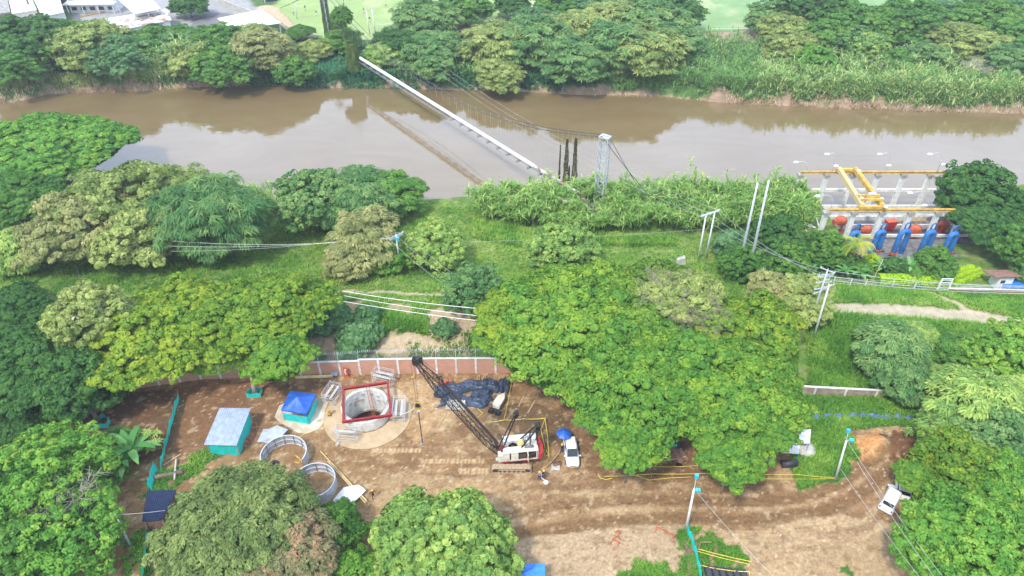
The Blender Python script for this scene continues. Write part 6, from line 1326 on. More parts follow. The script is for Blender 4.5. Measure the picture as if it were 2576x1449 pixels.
tape([px6(825, 1065), px6(1580, 1245)], .9, 'upper yellow tape above the black pipes', .045, posts=True); tape([px6(815, 1098), px6(1560, 1285)], .8, 'second yellow tape just below the upper one', .04); tape([px6(845, 1290), px6(1200, 1360), px6(1550, 1385), px6(1560, 1449)], .9, 'lowest yellow tape along the ends of the black pipes', .05)
m = MB(); p, q = np.array(G(*px6(830, 1070))), np.array(G(*px6(845, 985))); m.tube([p, p + [.05, .1, 1.3]], .05, 6); m.tube([p + [.05, .1, 1.3], p + [1.3, .1, 1.35]], .04, 6); solo(m, 'post', M['wood'], 'pale wooden stake with a crosspiece holding the upper yellow tape', 'stake')
tape([(2333 - 480, 1190), (2010, 1194), (2100, 1201)], .8, 'upper yellow tape running to the right lamp pole', .035, posts=False); tape([(1840, 1203), (2100, 1204)], .5, 'lower yellow tape running to the right lamp pole', .035, posts=False)
tape([(1520, 1198), (1640, 1192), (1790, 1190)], .8, 'yellow tape behind the white lamp pole along the front of the grove', .04); hose([(1504, 1192), (1510, 1203), (1524, 1207), (1540, 1203)], .05, 'fallen yellow tape end left of the front grove bough')
hose([(1600, 1196), (1632, 1208), (1680, 1203), (1740, 1200)], .035, 'slack yellow tape on the soil in front of the grove', 'rope')
tape([(1645, 1173), (1662, 1160), (1725, 1148)], .6, 'yellow tape around the covered pit, rear run', .035); tape([(1645, 1174), (1756, 1171), (1742, 1152)], .6, 'yellow tape around the covered pit, front run', .035)
x, y, z = G(1708, 1172); r = thing('covered_pit', 'open manhole like pit under a collapsed brown cloth between two boughs', 'pit', (x, y, z)); m = MB(); m.ring((0, 0), .5, .75, 0, .35, 20); m.build('rim', M['woodd'], r); m = MB(); m.cyl((0, 0, .01), .5, .03, 20); m.build('opening', M['blackst'], r)
m = MB(); rgq = RG(4); g = [[(-1.6 + 3 * u, .5 + 1.6 * v + .2 * sin(u * 8), .3 + 1.0 * sin(pi * u) * v + .12 * sin(u * 19 + v * 7)) for u in np.linspace(0, 1, 16)] for v in np.linspace(0, 1, 7)]; m.grid(g); m.build('cloth', M['woodd'], r)
m = MB(); p, q = np.array(G(1965, 1174)), np.array(G(2002, 1170)); m.tube([p + [0, 0, .5], q + [0, 0, .5]], .5, 18); solo(m, 'tank', M['hdpe'], 'black cylindrical tank lying right below the grove', 'tank', smooth=True)
m = MB(); p, q = np.array(G(2462, 968)), np.array(G(2502, 1000)); [m.beam(p + [k, 0, .4], q + [k, 0, .4], .1, .35) for k in (-.35, .35)]; m.beam(p + [0, 0, .3], q + [0, 0, .3], .62, .05); solo(m, 'steel_channel', M['aludk'], 'dark steel channel lying diagonally behind the low wall at the right edge', 'steel channel')
x, y, z = G(2007, 1138); m = MB(); m.lathe([(1.8, 0), (1.4, .5), (.7, .9), (.05, 1.1)], 14, (x + 1.0, y + .5, z - .1)); solo(m, 'gravel_heap', M['conc'], 'grey gravel heap at the right edge of the grove beside the tents', 'gravel heap', smooth=True)
x, y, z = G(308, 1362); r = thing('small_sign', 'small blue sign board lying by the leaning pole at the bottom left', 'sign', (x, y, z + .4), .3); m = MB(); m.box((0, 0, 0), (1.0, .08, .35)); m.build('board', M['bluel'], r)
x, y, z = G(377, 1355); r = thing('bin', 'green bin with white lid by the lower teal fence', 'bin', (x, y, z)); m = MB(); m.lathe([(.2, 0), (.27, .75), (.001, .75)], 14); m.build('drum', M['teal'], r); m = MB(); m.cyl((0, 0, .76), .29, .05, 14); m.build('lid', M['white'], r)
# ---------------------------------------------------------------- pipe bridge
def DA(zx, zy): return 1964.2 + .2 * zx, 386.4 + .2 * zy      # pump station crop
PZ = 4.4
pa = np.array(Pz(901, 144, PZ) + (PZ,)); pb = np.array(Pz(1447, 484, PZ) + (PZ,)); dp = nrm(pb - pa); sp = np.array([-dp[1], dp[0], 0]); LP = np.linalg.norm(pb - pa)
o0 = np.array([pb[0], pb[1], 0.]); br = thing('pipe_bridge', 'white pipe bridge hung on cables diagonally across the brown river', 'pipe bridge', tuple(o0)); a_ = pa - o0; b_ = pb - o0
m = MB(); k = np.linspace(0, 1, 30)[:, None]; m.tube(a_ + (b_ - a_) * k * .86 + [0, 0, .15], .4, 12); m.build('pipe', M['white'], br, True)
m = MB(); m.tube([a_ + (b_ - a_) * .86 + [0, 0, .15], b_ + [0, 0, .15]], .39, 12); m.build('pipe_section', mat('worn_pipe', (.62, .6, .58), (.3, .14, .12), .6, 0, .7, p0=.45, p1=.55), br, True)
m = MB(); e_ = b_ + dp * 9 + [0, 0, -3.6]; m.tube([b_ + [0, 0, .15], b_ + dp * 3 + [0, 0, -.6], e_], .47, 12); m.build('pipe_section', M['rust'], br, True)
for i in range(25):
    c = a_ + (b_ - a_) * (i + .5) / 25; q = MB(); q.tube([c + [0, 0, .15] - dp * .06, c + [0, 0, .15] + dp * .06], 0.46, 12); q.build('joint_collar', M['steelw'], br)
m = MB()
for i in range(25):
    c0_, c1_ = a_ + (b_ - a_) * i / 25, a_ + (b_ - a_) * (i + 1) / 25
    for s_ in (-.55, .55): m.tube([c0_ + sp * s_ - [0, 0, .6], c1_ + sp * s_ - [0, 0, .6]], .045, 4, False); m.tube([c0_ + sp * s_ - [0, 0, 1.0], c1_ + sp * s_ - [0, 0, 1.0]], .045, 4, False); m.tube([c0_ + sp * s_ - [0, 0, .6], c1_ + sp * s_ - [0, 0, 1.0]], .03, 4, False)
    m.beam(c0_ - sp * .6 - [0, 0, .62], c0_ + sp * .6 - [0, 0, .62], .12, .1); m.beam(c0_ - sp * .55 - [0, 0, 1.0], c0_ + sp * .55 - [0, 0, 1.0], .12, .3)
m.build('cradle_truss', M['steel'], br)
m = MB(); m.beam(a_ + sp * .5 - [0, 0, .52], b_ + sp * .5 - [0, 0, .52], .22, .04); m.build('catwalk', M['steel'], br)
# near and far lattice towers
tb_ = np.array(G(1506, 528)); zt_ = hz(tb_[1], 346)
def tower(base, h, w0, w1, label, name='lattice_tower'):
    r = thing(name, label, 'lattice tower', tuple(base), atan2(dp[1], dp[0]) + .35); m = MB(); n = 7; lv = []
    for i in range(n + 1):
        u = i / n; ww = (w0 * (1 - u) + w1 * u) / 2; z = h * u; lv.append([np.array([x * ww, y * ww * .75, z]) for x, y in ((-1, -1), (1, -1), (1, 1), (-1, 1))])
    for A, B in zip(lv[:-1], lv[1:]):
        for i in range(4):
            j = (i + 1) % 4; m.beam(A[i], B[i], .14); m.beam(A[i], B[j], .08, .07); m.beam(A[j], B[i], .08, .07) if i % 2 == 0 else None; m.beam(B[i], B[j], .07)
    m.build('lattice', M['steelw'], r); m = MB(); m.box((0, 0, h + .15), (w1 + .25, w1 * .75 + .2, .25)); m.box((.1, 0, h + .45), (w1 * .6, .5, .3)); m.build('cable_saddle', M['steelw'], r)
    m = MB(); m.box((0, 0, .1), (w0 + 1, w0 + .6, .8)); m.build('footing', M['conc'], r); return r
tower(tb_, zt_ - tb_[2], 1.9, 1.75, 'white lattice tower holding the bridge cables in the cane thicket')
fb_ = np.array(Pz(829, 100, .5) + (.5,)); tower(fb_, zt_ - .5, 1.9, 1.75, 'far lattice tower overgrown with vines at the end of the bridge')
def vines(c, r0, h, label, seed, mt='vinegreen', name='vine_curtain', n=None, w=None):
    rg = RG(seed); m = MB(); n = n or int(h * r0 * 420); a = rg.uniform(0, 2 * pi, n); z = rg.uniform(0, 1, n) ** .8 * h; rr = r0 * (.7 + .45 * vn(a * 3, z * .5, seed)) * (1 - .25 * z / h); P = np.stack([c[0] + rr * np.cos(a), c[1] + rr * np.sin(a) * .8, c[2] + z], 1)
    nv = nrm(np.stack([np.cos(a), np.sin(a), .3 + 0 * a], 1) + rg.normal(size=(n, 3)) * .35); t = nrm(np.array([0, 0, -1.0]) + rg.normal(size=(n, 3)) * .25); t = nrm(t - (t * nv).sum(1, keepdims=True) * nv); cards(m, P, nv, .28, .5, .5 + .5 * (vn(a * 4, z * 1.3, seed + 2) - .5) + rg.uniform(-.25, .25, n), rg, t)
    return solo(m, name, LM[mt], label, 'vines')
vines(fb_, 1.25, 12.5, 'vines climbing the far lattice tower up to near its top', 1)
p = np.array(Pz(857, 118, .5) + (.5,)); vines(p + [-.7, 0, 0], 1.6, hz(p[1], 42) - .5, 'tall column of hanging vines right of the far tower', 2); vines(p + [1.8, -.6, 0], 1.3, hz(p[1], 38) - .5, 'second tall column of hanging vines beside the first', 3)
p = np.array(G(893, 178)); vines(p, 2.1, hz(p[1], 108) - p[2], 'vine covered pier under the far end of the white pipe', 4)
T('round2', 858, 45, 46, 'small round crown on top of the hanging vine columns', 'tree', leaf='green', zc=12)
# cables
tn = tb_ * [1, 1, 0] + [0, 0, zt_ + .4]; tf = fb_ * [1, 1, 0] + [0, 0, zt_ + .4]; low = PZ + 1.2; M['cab'] = M['wired']
def cable(p, q, sag, r_, label, mt='wired', name='cable', cat='cable', n=30, group=None):
    p = np.array(p, float); q = np.array(q, float); t = np.linspace(0, 1, n)[:, None]; C_ = p + (q - p) * t; C_[:, 2:] -= sag * 4 * t * (1 - t); m = MB(); m.tube(C_, r_, 4, False); return solo(m, name, M[mt], label, cat, group)
for s_ in (-.75, .75):
    cable(tn + sp * s_, tf + sp * s_, zt_ + .4 - low, .085, ('left' if s_ < 0 else 'right') + ' main suspension cable of the pipe bridge', 'wired')
    g_ = np.array(G(1608 + s_ * 6, 462)) + [0, 0, 0]; g_ = np.array(Pz(1610 - s_ * 14, 466, 3.5) + (3.5,)); d_ = nrm((tn - tf) * [1, 1, 0]); g_ = tn + sp * s_ + d_ * 24 - [0, 0, zt_ + .2]; g_ = np.array(Pz(1680 - s_ * 20, 560, 0.3) + (.3,)); cable(tn + sp * s_, g_, .6, .07, ('left' if s_ < 0 else 'right') + ' back stay cable from the near tower down into the cane', 'wired')
    g2 = fb_ - d_ * 40; cable(tf + sp * s_, (g2[0], g2[1], .6), .5, .06, ('left' if s_ < 0 else 'right') + ' back stay cable of the far tower over the playing field', 'wired')
for i in range(40):
    u = (i + .7) / 41; 
    for s_ in (-.75, .75):
        c = tn + (tf - tn) * u + sp * s_ - o0; zc_ = tn[2] - (zt_ + .4 - low) * 4 * u * (1 - u); m = MB(); m.tube([(c[0], c[1], zc_), (c[0], c[1], PZ - .5)], .013, 4, False); m.build('hanger', M['steelw'], br)
for k, (a, b, h, w_) in enumerate(((1420, 492, 350, .75), (1436, 480, 348, .8), (1387, 470, 365, .22), (1409, 470, 418, .25))):
    u = (1512 - a) / 700; c = tn + (tf - tn) * (np.linalg.norm(np.array(Pz(a, 400, 8)) - tn[:2]) / np.linalg.norm((tf - tn)[:2])); c = c + sp * (.75 if k % 2 else -.75)
    zc_ = hz(c[1], h); zb = hz(c[1], b); rg = RG(k + 30); n = int(500 + 1600 * w_); z = rg.uniform(0, 1, n); a2 = rg.uniform(0, 2 * pi, n); rr = w_ * (.25 + .9 * (1 - z)) * (.5 + .6 * vn(z * 9, a2, k)); m2_ = MB()
    P = np.stack([c[0] + rr * np.cos(a2), c[1] + rr * np.sin(a2), zb + (zc_ - zb) * z], 1); t = nrm(np.array([0, 0, -1.0]) + rg.normal(size=(n, 3)) * .3); nv, _ = frame(t, rg); cards(m2_, P, nv, .2, .35, rg.uniform(0, .8, n), rg, t); m2_.tube([(c[0], c[1], zb), (c[0], c[1], zc_)], .04, 4)
    solo(m2_, 'hanging_vine', LM['dryvine'], ('thick brown dried vine hanging left of the lattice tower', 'dried vine hanging nearest the lattice tower', 'thin dried vine string at the left of the hanging ones', 'short thin dried vine string between two larger ones')[k], 'vines')
p = np.array(G(1425, 545)); m = MB(); m.box(p + [0, 0, 1.8], (2.0, 1.6, 4.4)); solo(m, 'bridge_pier', M['conc'], 'grey concrete pier under the near pipe end in the cane', 'pier')
vines(p + [.6, -.8, -.5], 1.0, 3.4, 'brown dried creeper heap at the foot of the concrete pier', 9, 'dryvine')
# ---------------------------------------------------------------- poles and lines
def pole(base, top, r0, r1, label, mt='concw', arms=(), name='utility_pole', lamp=None, group=None, cat='utility pole'):
    b = np.array(G(*base)); zt = hz(b[1], top[1]); t = np.array(Pz(*top, zt) + (zt,)); r = thing(name, label, cat, tuple(b), 0, group); m = MB(); L_ = t - b
    m.tube([(0, 0, -.3), L_ * .5, L_], [r0, (r0 + r1) / 2, r1], 10); m.build('shaft', M[mt], r, True)
    for (u, w_, ang) in arms:
        c = L_ * u; d = np.array([cos(ang), sin(ang), 0]); m = MB(); m.beam(c - d * w_, c + d * w_, .12, .14); m.build('crossarm', M['steelw'], r)
        for s_ in (-.95, 0, .95): m = MB(); q = c + d * w_ * s_; m.tube([q, q + [0, 0, .35]], [.06, .04], 6); m.build('insulator', M['white'], r)
    if lamp:
        for (dx, dy, dz_v) in lamp:
            q = L_ + np.array([dx, dy, dz_v]); m = MB(); m.tube([L_ * .985, (L_ + q) / 2 + [0, 0, .1], q], .05, 6); la = m.build('lamp_arm', M['steelw'], r); m = MB(); m.box(q, (.42, .3, .5) if dz_v > 1 else (.5, .4, .3)); m.build('lamp_head', M['cyan'], r)
    return r, b + L_
r1, t1 = pole((1007, 688), (996, 590), .16, .1, 'short white pole with a slanted crossarm between bushes in the meadow', arms=((.97, 1.5, .75), (.93, 1.3, .75)))
x, y, z = t1; m = MB(); m.cyl(t1 - np.array(r1.location) + [.25, -.15, -1.2], .25, .7, 12); m.build('transformer', M['cyan'], r1)
def hpole(b1, p1_, b2, p2_, ra, rb, label, over, lift=0):
    a, b = np.array(G(*b1)), np.array(G(*b2)); za, zb_ = hz(a[1], p1_[1]), hz(b[1], p2_[1]); ta, tb2 = np.array(Pz(*p1_, za) + (za,)), np.array(Pz(*p2_, zb_) + (zb_,)); r = thing('utility_pole', label, 'utility pole', tuple(a))
    for s0, e0 in ((a, ta), (b, tb2)): m = MB(); m.tube([s0 - a - [0, 0, .3], (s0 + e0) / 2 - a, e0 - a], [ra, (ra + rb) / 2, rb], 10); m.build('post', M['white'], r, True)
    d = nrm(tb2 - ta); q0, q1 = ta - d * over, tb2 + d * over * .9; m = MB(); m.beam(q0 - a, q1 - a, .16, .18); m.beam(q0 - a + [0, .28, 0], q1 - a + [0, .28, 0], .1, .12); m.build('crossarm', M['steelw'], r)
    for u in (0.02, .5, .98): m = MB(); q = q0 + (q1 - q0) * u - a; m.tube([q, q + [0, 0, .4]], [.07, .05], 6); m.build('insulator', M['white'], r)
    return ta, tb2, q0, q1
t2, t3, _, _ = hpole((1756, 656), (1776, 541), (1775, 651), (1798, 534), .17, .12, 'H shaped power pole with two pale posts beside the cane', 1.0); d = nrm(t3 - t2)
pole((1854, 698), (1906, 460), .27, .15, 'left one of the tall twin grey steel poles', 'steelw', group=None); r4, t4 = pole((1879, 707), (1934, 454), .27, .15, 'right one of the tall twin grey steel poles, slightly taller', 'steelw')
r5, t5 = pole((2033, 827), (2082, 680), .17, .11, 'galvanised front pole with zigzag crossarms above the brown shrub', 'steelw', arms=((1.0, 1.1, -.7), (.93, 1.2, .15), (.9, 1.2, .15), (.8, 1.2, .1), (.83, 1.2, .5), (.7, 1.2, .15), (.66, 1.5, .5)))
r6, t6 = pole((2046, 853), (2086, 716), .18, .12, 'pale concrete rear pole leaning beside the galvanised one', arms=((.97, 1.0, .4),))
pole((1725, 1334), (1746, 1230), .17, .11, 'white lamp pole with two teal lamps at the bottom of the photo', 'white', lamp=((.05, .3, 1.9), (.45, -.1, -.1)), name='lamp_pole', cat='lamp pole')
r7, t7 = pole((2102, 1204), (2129, 1109), .17, .11, 'white lamp pole with two teal lamps in the grass at the right', 'white', lamp=((-.1, .3, 1.5), (.6, 0, .1)), name='lamp_pole', cat='lamp pole')
pole((327, 1369), (289, 1293), .15, .1, 'leaning grey concrete pole at the bottom left', 'concw'); pole((1301, 943), (1300, 886), .22, .16, 'thick concrete pole standing against the brick wall under the grove', 'concw')
_, _, q0, q1 = hpole((930, 83), (921, 26), (946, 98), (935, 21), .2, .14, 'far H shaped pole with white posts beside the soccer goal', 1.2); zz = q0[2]
r9, t9 = pole((747, 45), (744, 8), .16, .12, 'twin legged floodlight mast on the playing field', 'steelw', arms=((.97, 1.6, .1),))
pole((668, 12), (662, -14), .12, .1, 'thin white post at the far left of the playing field', 'white')
b = np.array(G(1454, 596)); r = thing('marker_post', 'small teal box on a short white post at the edge of the cane', 'post', tuple(b)); m = MB(); m.tube([(0, 0, 0), (0, 0, 2.0)], .06, 6); m.build('post', M['white'], r); m = MB(); m.box((0, 0, 2.2), (.45, .3, .7)); m.build('box', M['cyan'], r)
b = np.array(G(1712, 662)); m = MB(); m.add([b + [-.9, -.5, 0], b + [.9, -.6, 0], b + [.8, .6, 0], b + [-.8, .6, 0], b + [-.8, -.4, .9], b + [.6, -.5, 1.5], b + [.6, .5, 1.4], b + [-.7, .5, .8]], [(0, 1, 5, 4), (1, 2, 6, 5), (2, 3, 7, 6), (3, 0, 4, 7), (4, 5, 6, 7)]); solo(m, 'concrete_block', M['conc'], 'tilted concrete block with two white stubs in the meadow', 'concrete block')
def Q(px, py, z): return np.array(Pz(px, py, z) + (z,))
hp = Q(913, 26, zz); W = 0
for k, (o1, o2, z2) in enumerate(((q0, t2 - d * 1.0, 0), ((q0 + q1) / 2, (t2 + t3) / 2, 0), (q1, t3 + d * 1.0, 0))): cable(o1, o2, 5.5, .02, ('left', 'middle', 'right')[k] + ' thin power line crossing the river right of the pipe bridge', 'wire', 'power_line', 'power line')
for k, (o1, o2) in enumerate(((t2 - d * 1.0, t5 + [-.8, .5, 0]), ((t2 + t3) / 2, t5 + [0, 0, -.8]), (t3 + d * 1.0, t5 + [.8, -.4, -1.5]))): cable(o1, o2, 1.2, .02, ('lower', 'middle', 'upper')[k] + ' power line from the H shaped pole to the zigzag pole', 'wire', 'power_line', 'power line')
z5 = t5[2]; cable(t5, Q(2700, 722, z5 - .5), .9, .035, 'upper of the bright power lines running right above the lime hedge', 'wire', 'power_line', 'power line'); cable(t5 - [0, 0, 1.6], Q(2700, 738, z5 - 2.5), .9, .035, 'lower of the bright power lines running right above the lime hedge', 'wire', 'power_line', 'power line')
cable(t5 - [.3, 0, .9], Q(2700, 733, z5 - 1.5), 1.0, .035, 'middle thin power line running right above the lime hedge', 'wire', 'power_line', 'power line')
z1 = t1[2]
for k in range(3):
    off = np.array([-1.2 + 1.2 * k, -1.0 + 1.0 * k, 0]); cable(t1 + off - [0, 0, .1], Q(430, 606 + 13 * k, z1 - .5) , 1.0, .013, ('front', 'middle', 'rear')[k] + ' power line from the short white pole to the left over the willow', 'wire', 'power_line', 'power line'); cable(t1 + off, Q(1165 + 12 * k, 745 - 12 * k, 6.5), .8, .02, ('left', 'middle', 'right')[k] + ' power line from the short white pole down to the grove', 'wire', 'power_line', 'power line')
cable(Q(720, 731, 7.5), Q(1250, 812, 7.5), .5, .045, 'lowest of the three bright cables over the slope', 'wire', 'power_line', 'power line'); 
COL.objects.remove if 0 else None
for k, (a, b, c, e) in enumerate(((735, 713, 1240, 781), (790, 722, 1240, 777 - 0))): pass
cable(Q(700, 708, 7.5), Q(1250, 799, 7.5), .8, .045, 'middle of the three bright cables over the slope', 'wire', 'power_line', 'power line'); cable(Q(730, 706, 7.5), Q(1270, 781, 7.5), .8, .045, 'highest of the three bright cables over the slope', 'wire', 'power_line', 'power line')
zb = 8.0
for k, (a, b, c, e) in enumerate(((2108, 1160, 2320, 1462), (2105, 1093, 2395, 1462), (2150, 1160, 2372, 1462))[:0]): pass
for k, (a, b, c, e) in enumerate(((2115, 1180, 2322, 1462), (2155, 1160, 2358, 1462), (2125, 1100, 2380, 1462))): cable(Q(a, b, zb), Q(c, e, zb), .3, .02, ('leftmost', 'middle', 'rightmost')[k] + ' bright power line slanting to the bottom right corner', 'wire', 'power_line', 'power line')
cable(Q(1748, 1232, 6.5), Q(1945, 1449, 6), .3, .02, 'thin service wire from the bottom lamp pole to the lower right', 'wire', 'power_line', 'power line'); cable(Q(291, 1295, 5.5), Q(415, 1284, 4), .1, .03, 'short wire from the leaning pole to the navy hut', 'wire', 'power_line', 'power line')
cable(Q(1010, 612, 5), Q(1790, 575, 5), .6, .018, 'long low wire across the meadow in front of the cane', 'wire', 'power_line', 'power line')
# ---------------------------------------------------------------- pump station
ZF, ZR = -1.0, 6.1
Y0 = Pz(*DA(1000, 712), ZR)[1]; Y1 = Pz(*DA(1000, 238), ZR)[1]
def Xa(zx, zy, z): return Pz(*DA(zx, zy), z)[0]
m = MB(); xl, xr = Xa(400, 700, ZF), Xa(2500, 700, ZF); 
m.box(((xl + xr) / 2, (SY0 + 120.5) / 2, ZF - 1), (xr - xl, 120.5 - SY0, 2)); solo(m, 'pump_deck', M['deckd'], 'dark stained concrete deck carrying the pumps and pipes', 'concrete deck')
for k, (yy, z0, z1, lb, x0_, x1_) in enumerate(((121.6, -2.8, -.6, 'low concrete parapet in front of the pump pit', xl, xr), (127.0, -3, -1.35, 'long pale parapet along the river side of the station', xl - 1.5, xr), (124.3, -3, -2.3, 'concrete walkway strip behind the front runway', xl - 1, xr))):
    m = MB(); m.box(((x0_ + x1_) / 2, yy, (z0 + z1) / 2), (x1_ - x0_, .35 if k < 2 else 1.9, z1 - z0)); solo(m, 'parapet', M['concw'] if k < 2 else M['conc'], lb, 'parapet')
m = MB(); yv = 116.8; m.box(((xl + xr) / 2 + .6, yv, .0), (xr - xl - 1, .3, 1.0)); solo(m, 'parapet', M['concw'], 'pale parapet between the red motors and the blue pipes', 'parapet')
m = MB(); yv = Pz(*DA(1000, 992), .2)[1]; m.box(((xl + xr) / 2 + 1.5, yv - 1.2, .3), (xr - xl - 4, .3, .5)); solo(m, 'concrete_beam', M['concw'], 'pale concrete beam just behind the blue pipe bends', 'concrete beam')
# planter box with white pump at the left
P4 = [Pz(*DA(*q), 0) for q in ((240, 820), (440, 830), (500, 1040), (330, 1035))]; m = MB()
for i in range(4): m.beam((*P4[i], -.1), (*P4[(i + 1) % 4], -.1), .25, 1.1)
solo(m, 'low_wall', M['concw'], 'pale low walls of the planter box at the left end of the station', 'low wall')
x, y = Pz(*DA(360, 930), 0); m = MB(); m.lathe([(.1, 0), (.6, .1), (.65, .7), (.3, 1.1), (.01, 1.15)], 14, (x, y, -.4)); m.tube([(x, y, .3), (x + .9, y - .6, .2)], .3, 10); solo(m, 'white_pump', M['white'], 'white pump casing standing in the planter box', 'pump', smooth=True)
m = MB(); 
for q in (((350, 700), (410, 815)), ((430, 700), (480, 830))): a, b = Pz(*DA(*q[0]), -.6), Pz(*DA(*q[1]), -.3); m.beam((*a, -.8), (*b, -.5), .25, .9)
solo(m, 'stair_wall', M['concw'], 'pair of slanting stair walls at the left end of the station', 'stair wall')
def pillar(x, yy, z0, z1, label, grp, w_=.85):
    r = thing('pillar', label, 'pillar', (x, yy, z0), 0, grp); m = MB(); m.box((0, 0, (z1 - z0) / 2), (w_, .7, z1 - z0)); m.build('shaft', M['concw'], r); m = MB(); m.box((0, 0, z1 - z0 - .15), (w_ + .25, 1.3, .5)); m.build('corbel', M['concd'], r)
    if z0 < -1.5: m = MB(); m.box((0, 0, -.6), (w_ + .3, 1.0, 1.6)); m.build('footing', M['concd'], r)
nth = ['leftmost', 'second', 'third', 'fourth', 'fifth', 'sixth', 'rightmost']
for i, zx in enumerate((255, 590, 915, 1235, 1560, 1890, 2215)): pillar(Xa(zx, 238, ZR), Y1, -1.7, ZR - .4, nth[i] + ' pale pillar of the river side row under the yellow runway', 'pillars of the river side runway')
for i, zx in enumerate((580, 932, 1285, 1645, 1990, 2300)): pillar(Xa(zx, 712, ZR), Y0, ZF, ZR - .4, (nth[:5] + ['last'])[i] + ' pale pillar of the land side row between the red motors', 'pillars of the land side runway')
for yy, z0_, a, b, lb in ((Y1, ZR, 250, 2330, 'river side yellow runway beam on seven pillars'), (Y0, ZR, 605, 2400, 'land side yellow runway beam above the red motors')):
    x0_, x1_ = Xa(a, 238 if yy == Y1 else 712, ZR), Xa(b, 238 if yy == Y1 else 712, ZR); m = MB()
    for dz_v, hh, ww in ((-.2, .05, .5), (.25, .05, .5), (0.02, .42, .08)): m.beam((x0_, yy, z0_ + dz_v), (x1_, yy, z0_ + dz_v), ww, hh)
    m.beam((x0_, yy, z0_ + .32), (x1_, yy, z0_ + .32), .1, .08); n = int((x1_ - x0_) / 1.4)
    for i in range(n): m.box((x0_ + 1.4 * i + .5, yy, z0_ + .02), (.06, .42, .42))
    solo(m, 'runway_beam', M['yel'], lb, 'crane beam')
m = MB(); yt = Pz(*DA(1000, 465), -.6)[1]; m.box(((Xa(270, 465, -.6) + xr) / 2, Y1 + .2, hz(Y1, DA(0, 465)[1])), (xr - Xa(270, 465, -.6), .5, .6)); solo(m, 'tie_beam', M['concw'], 'thin pale tie beam joining the river side pillars above water', 'tie beam')
# front tie beam
m = MB(); m.box(((Xa(600, 765, 4.6) + xr) / 2, Y0 + .3, hz(Y0, DA(0, 765)[1])), (xr - Xa(600, 765, 4.6), .6, .55)); solo(m, 'tie_beam', M['concw'], 'pale tie beam joining the land side pillars behind the red motors', 'tie beam')
# bridge crane
g0 = [Pz(*DA(740, 205), ZR + .8), Pz(*DA(1045, 690), ZR + .8)]; g1 = [Pz(*DA(940, 205), ZR + .8), Pz(*DA(1290, 680), ZR + .8)]
bx = g0[0][0]; r = thing('bridge_crane', 'yellow travelling bridge crane with two girders and a trolley', 'bridge crane', (g0[0][0], Y1, ZR + .45)); O = np.array([g0[0][0], Y1, ZR + .45])
for (p, q), mt_ in ((g0, 'yelw'), (g1, 'yel')):
    m = MB(); m.beam((p[0] - O[0], 0, .35), (q[0] - O[0], Y0 - Y1, .35), .75, .9); m.beam((p[0] - O[0], 0, .84), (q[0] - O[0], Y0 - Y1, .84), .12, .08); m.build('girder', M[mt_], r)
for (xa, xb, yy) in ((g0[0][0], g1[0][0], 0), (g0[1][0], g1[1][0], Y0 - Y1)):
    m = MB(); m.box(((xa + xb) / 2 - O[0], yy, .2), (xb - xa + 1.2, .5, .5)); m.build('end_truck', M['yel'], r); [m2.build('wheel', M['blackst'], r) for m2 in [MB().tube([(x_ - O[0], yy - .12, 0), (x_ - O[0], yy + .12, 0)], .22, 12) for x_ in (xa + .2, xb - .2)]]
ty = (Y0 - Y1) * .82; tx = g0[0][0] + (g0[1][0] - g0[0][0]) * .82 - O[0]; wd_ = g1[1][0] - g0[1][0]
m = MB(); m.box((tx + wd_ / 2, ty, 1.15), (wd_ + .3, .35, .4)); m.box((tx + wd_ / 2, ty - 1.4, 1.15), (wd_ + .3, .35, .4)); m.box((tx + wd_ / 2, ty - .7, 1.4), (1.6, .9, .5)); t_ = m.build('trolley', M['yel'], r); m = MB(); m.tube([(tx + wd_ / 2 - .7, ty - .7, 1.9), (tx + wd_ / 2 + .7, ty - .7, 1.9)], .3, 12); m.build('hoist_motor', M['steelw'], t_)
m = MB(); [m.tube([(tx - .5, ty + dy_, 1.0), (tx - .5, ty + dy_, 2.0)], .03, 5) for dy_ in (-1.2, 0, 1.2)]; m.tube([(tx - .5, ty - 1.2, 2.0), (tx - .5, ty + 1.2, 2.0)], .03, 5); m.build('hand_rail', M['steelw'], r)
for k, (zx, zy) in enumerate(((1025, 548), (990, 205), (1275, 555), (1325, 655))):
    x, y = Pz(*DA(zx, zy), ZR + 1.5); r_ = thing('floodlight', ('round white floodlight at the front end of the left girder', 'small floodlight on the river end of the right girder', 'small floodlight beside the trolley', 'small floodlight at the front end of the right girder')[k], 'floodlight', (x, y, ZR + 1.2)); m = MB(); m.lathe([(.001, .3), (.32, .25), (.38, 0), (.3, -.1), (.001, -.1)], 12); m.build('shade', M['white'], r_, True); m = MB(); m.tube([(0, 0, -.5), (0, 0, 0)], .05, 5); m.build('stem', M['steelw'], r_)
# lamp posts
def lampost(zx, zy, hx, hy, label, z0, yy, second=None):
    r = thing('street_lamp', label, 'street lamp', (Xa(zx, zy, z0), yy, z0), 0, 'street lamps over the pump station'); bx_, by_ = DA(zx, zy); o = np.array(r.location); 
    for k, (hx_, hy_) in enumerate([(hx, hy)] + ([second] if second else [])):
        zt = hz(yy, DA(0, hy_)[1]); q = np.array([Xa(hx_, hy_, zt), yy, zt]) - o; m = MB(); m.tube([(0, 0, 0), (0, 0, q[2] * .6), (q[0] * .15, 0, q[2] * .9), (q[0] * .5, 0, q[2] * 1.04), q + [0, 0, .02]], .055, 6); m.build('pole', M['steelw'], r, True)
        m = MB(); m.box(q + np.array([.25 * np.sign(q[0]), 0, 0]), (.95, .4, .22), taper=.7); m.build('lamp_head', M['white'], r)
lampost(290, 200, 210, 103, 'lone street lamp at the left corner of the river side runway', ZR, Y1); lampost(615, 200, 600, 2, 'twin headed street lamp above the second river side pillar', ZR, Y1, (680, 150))
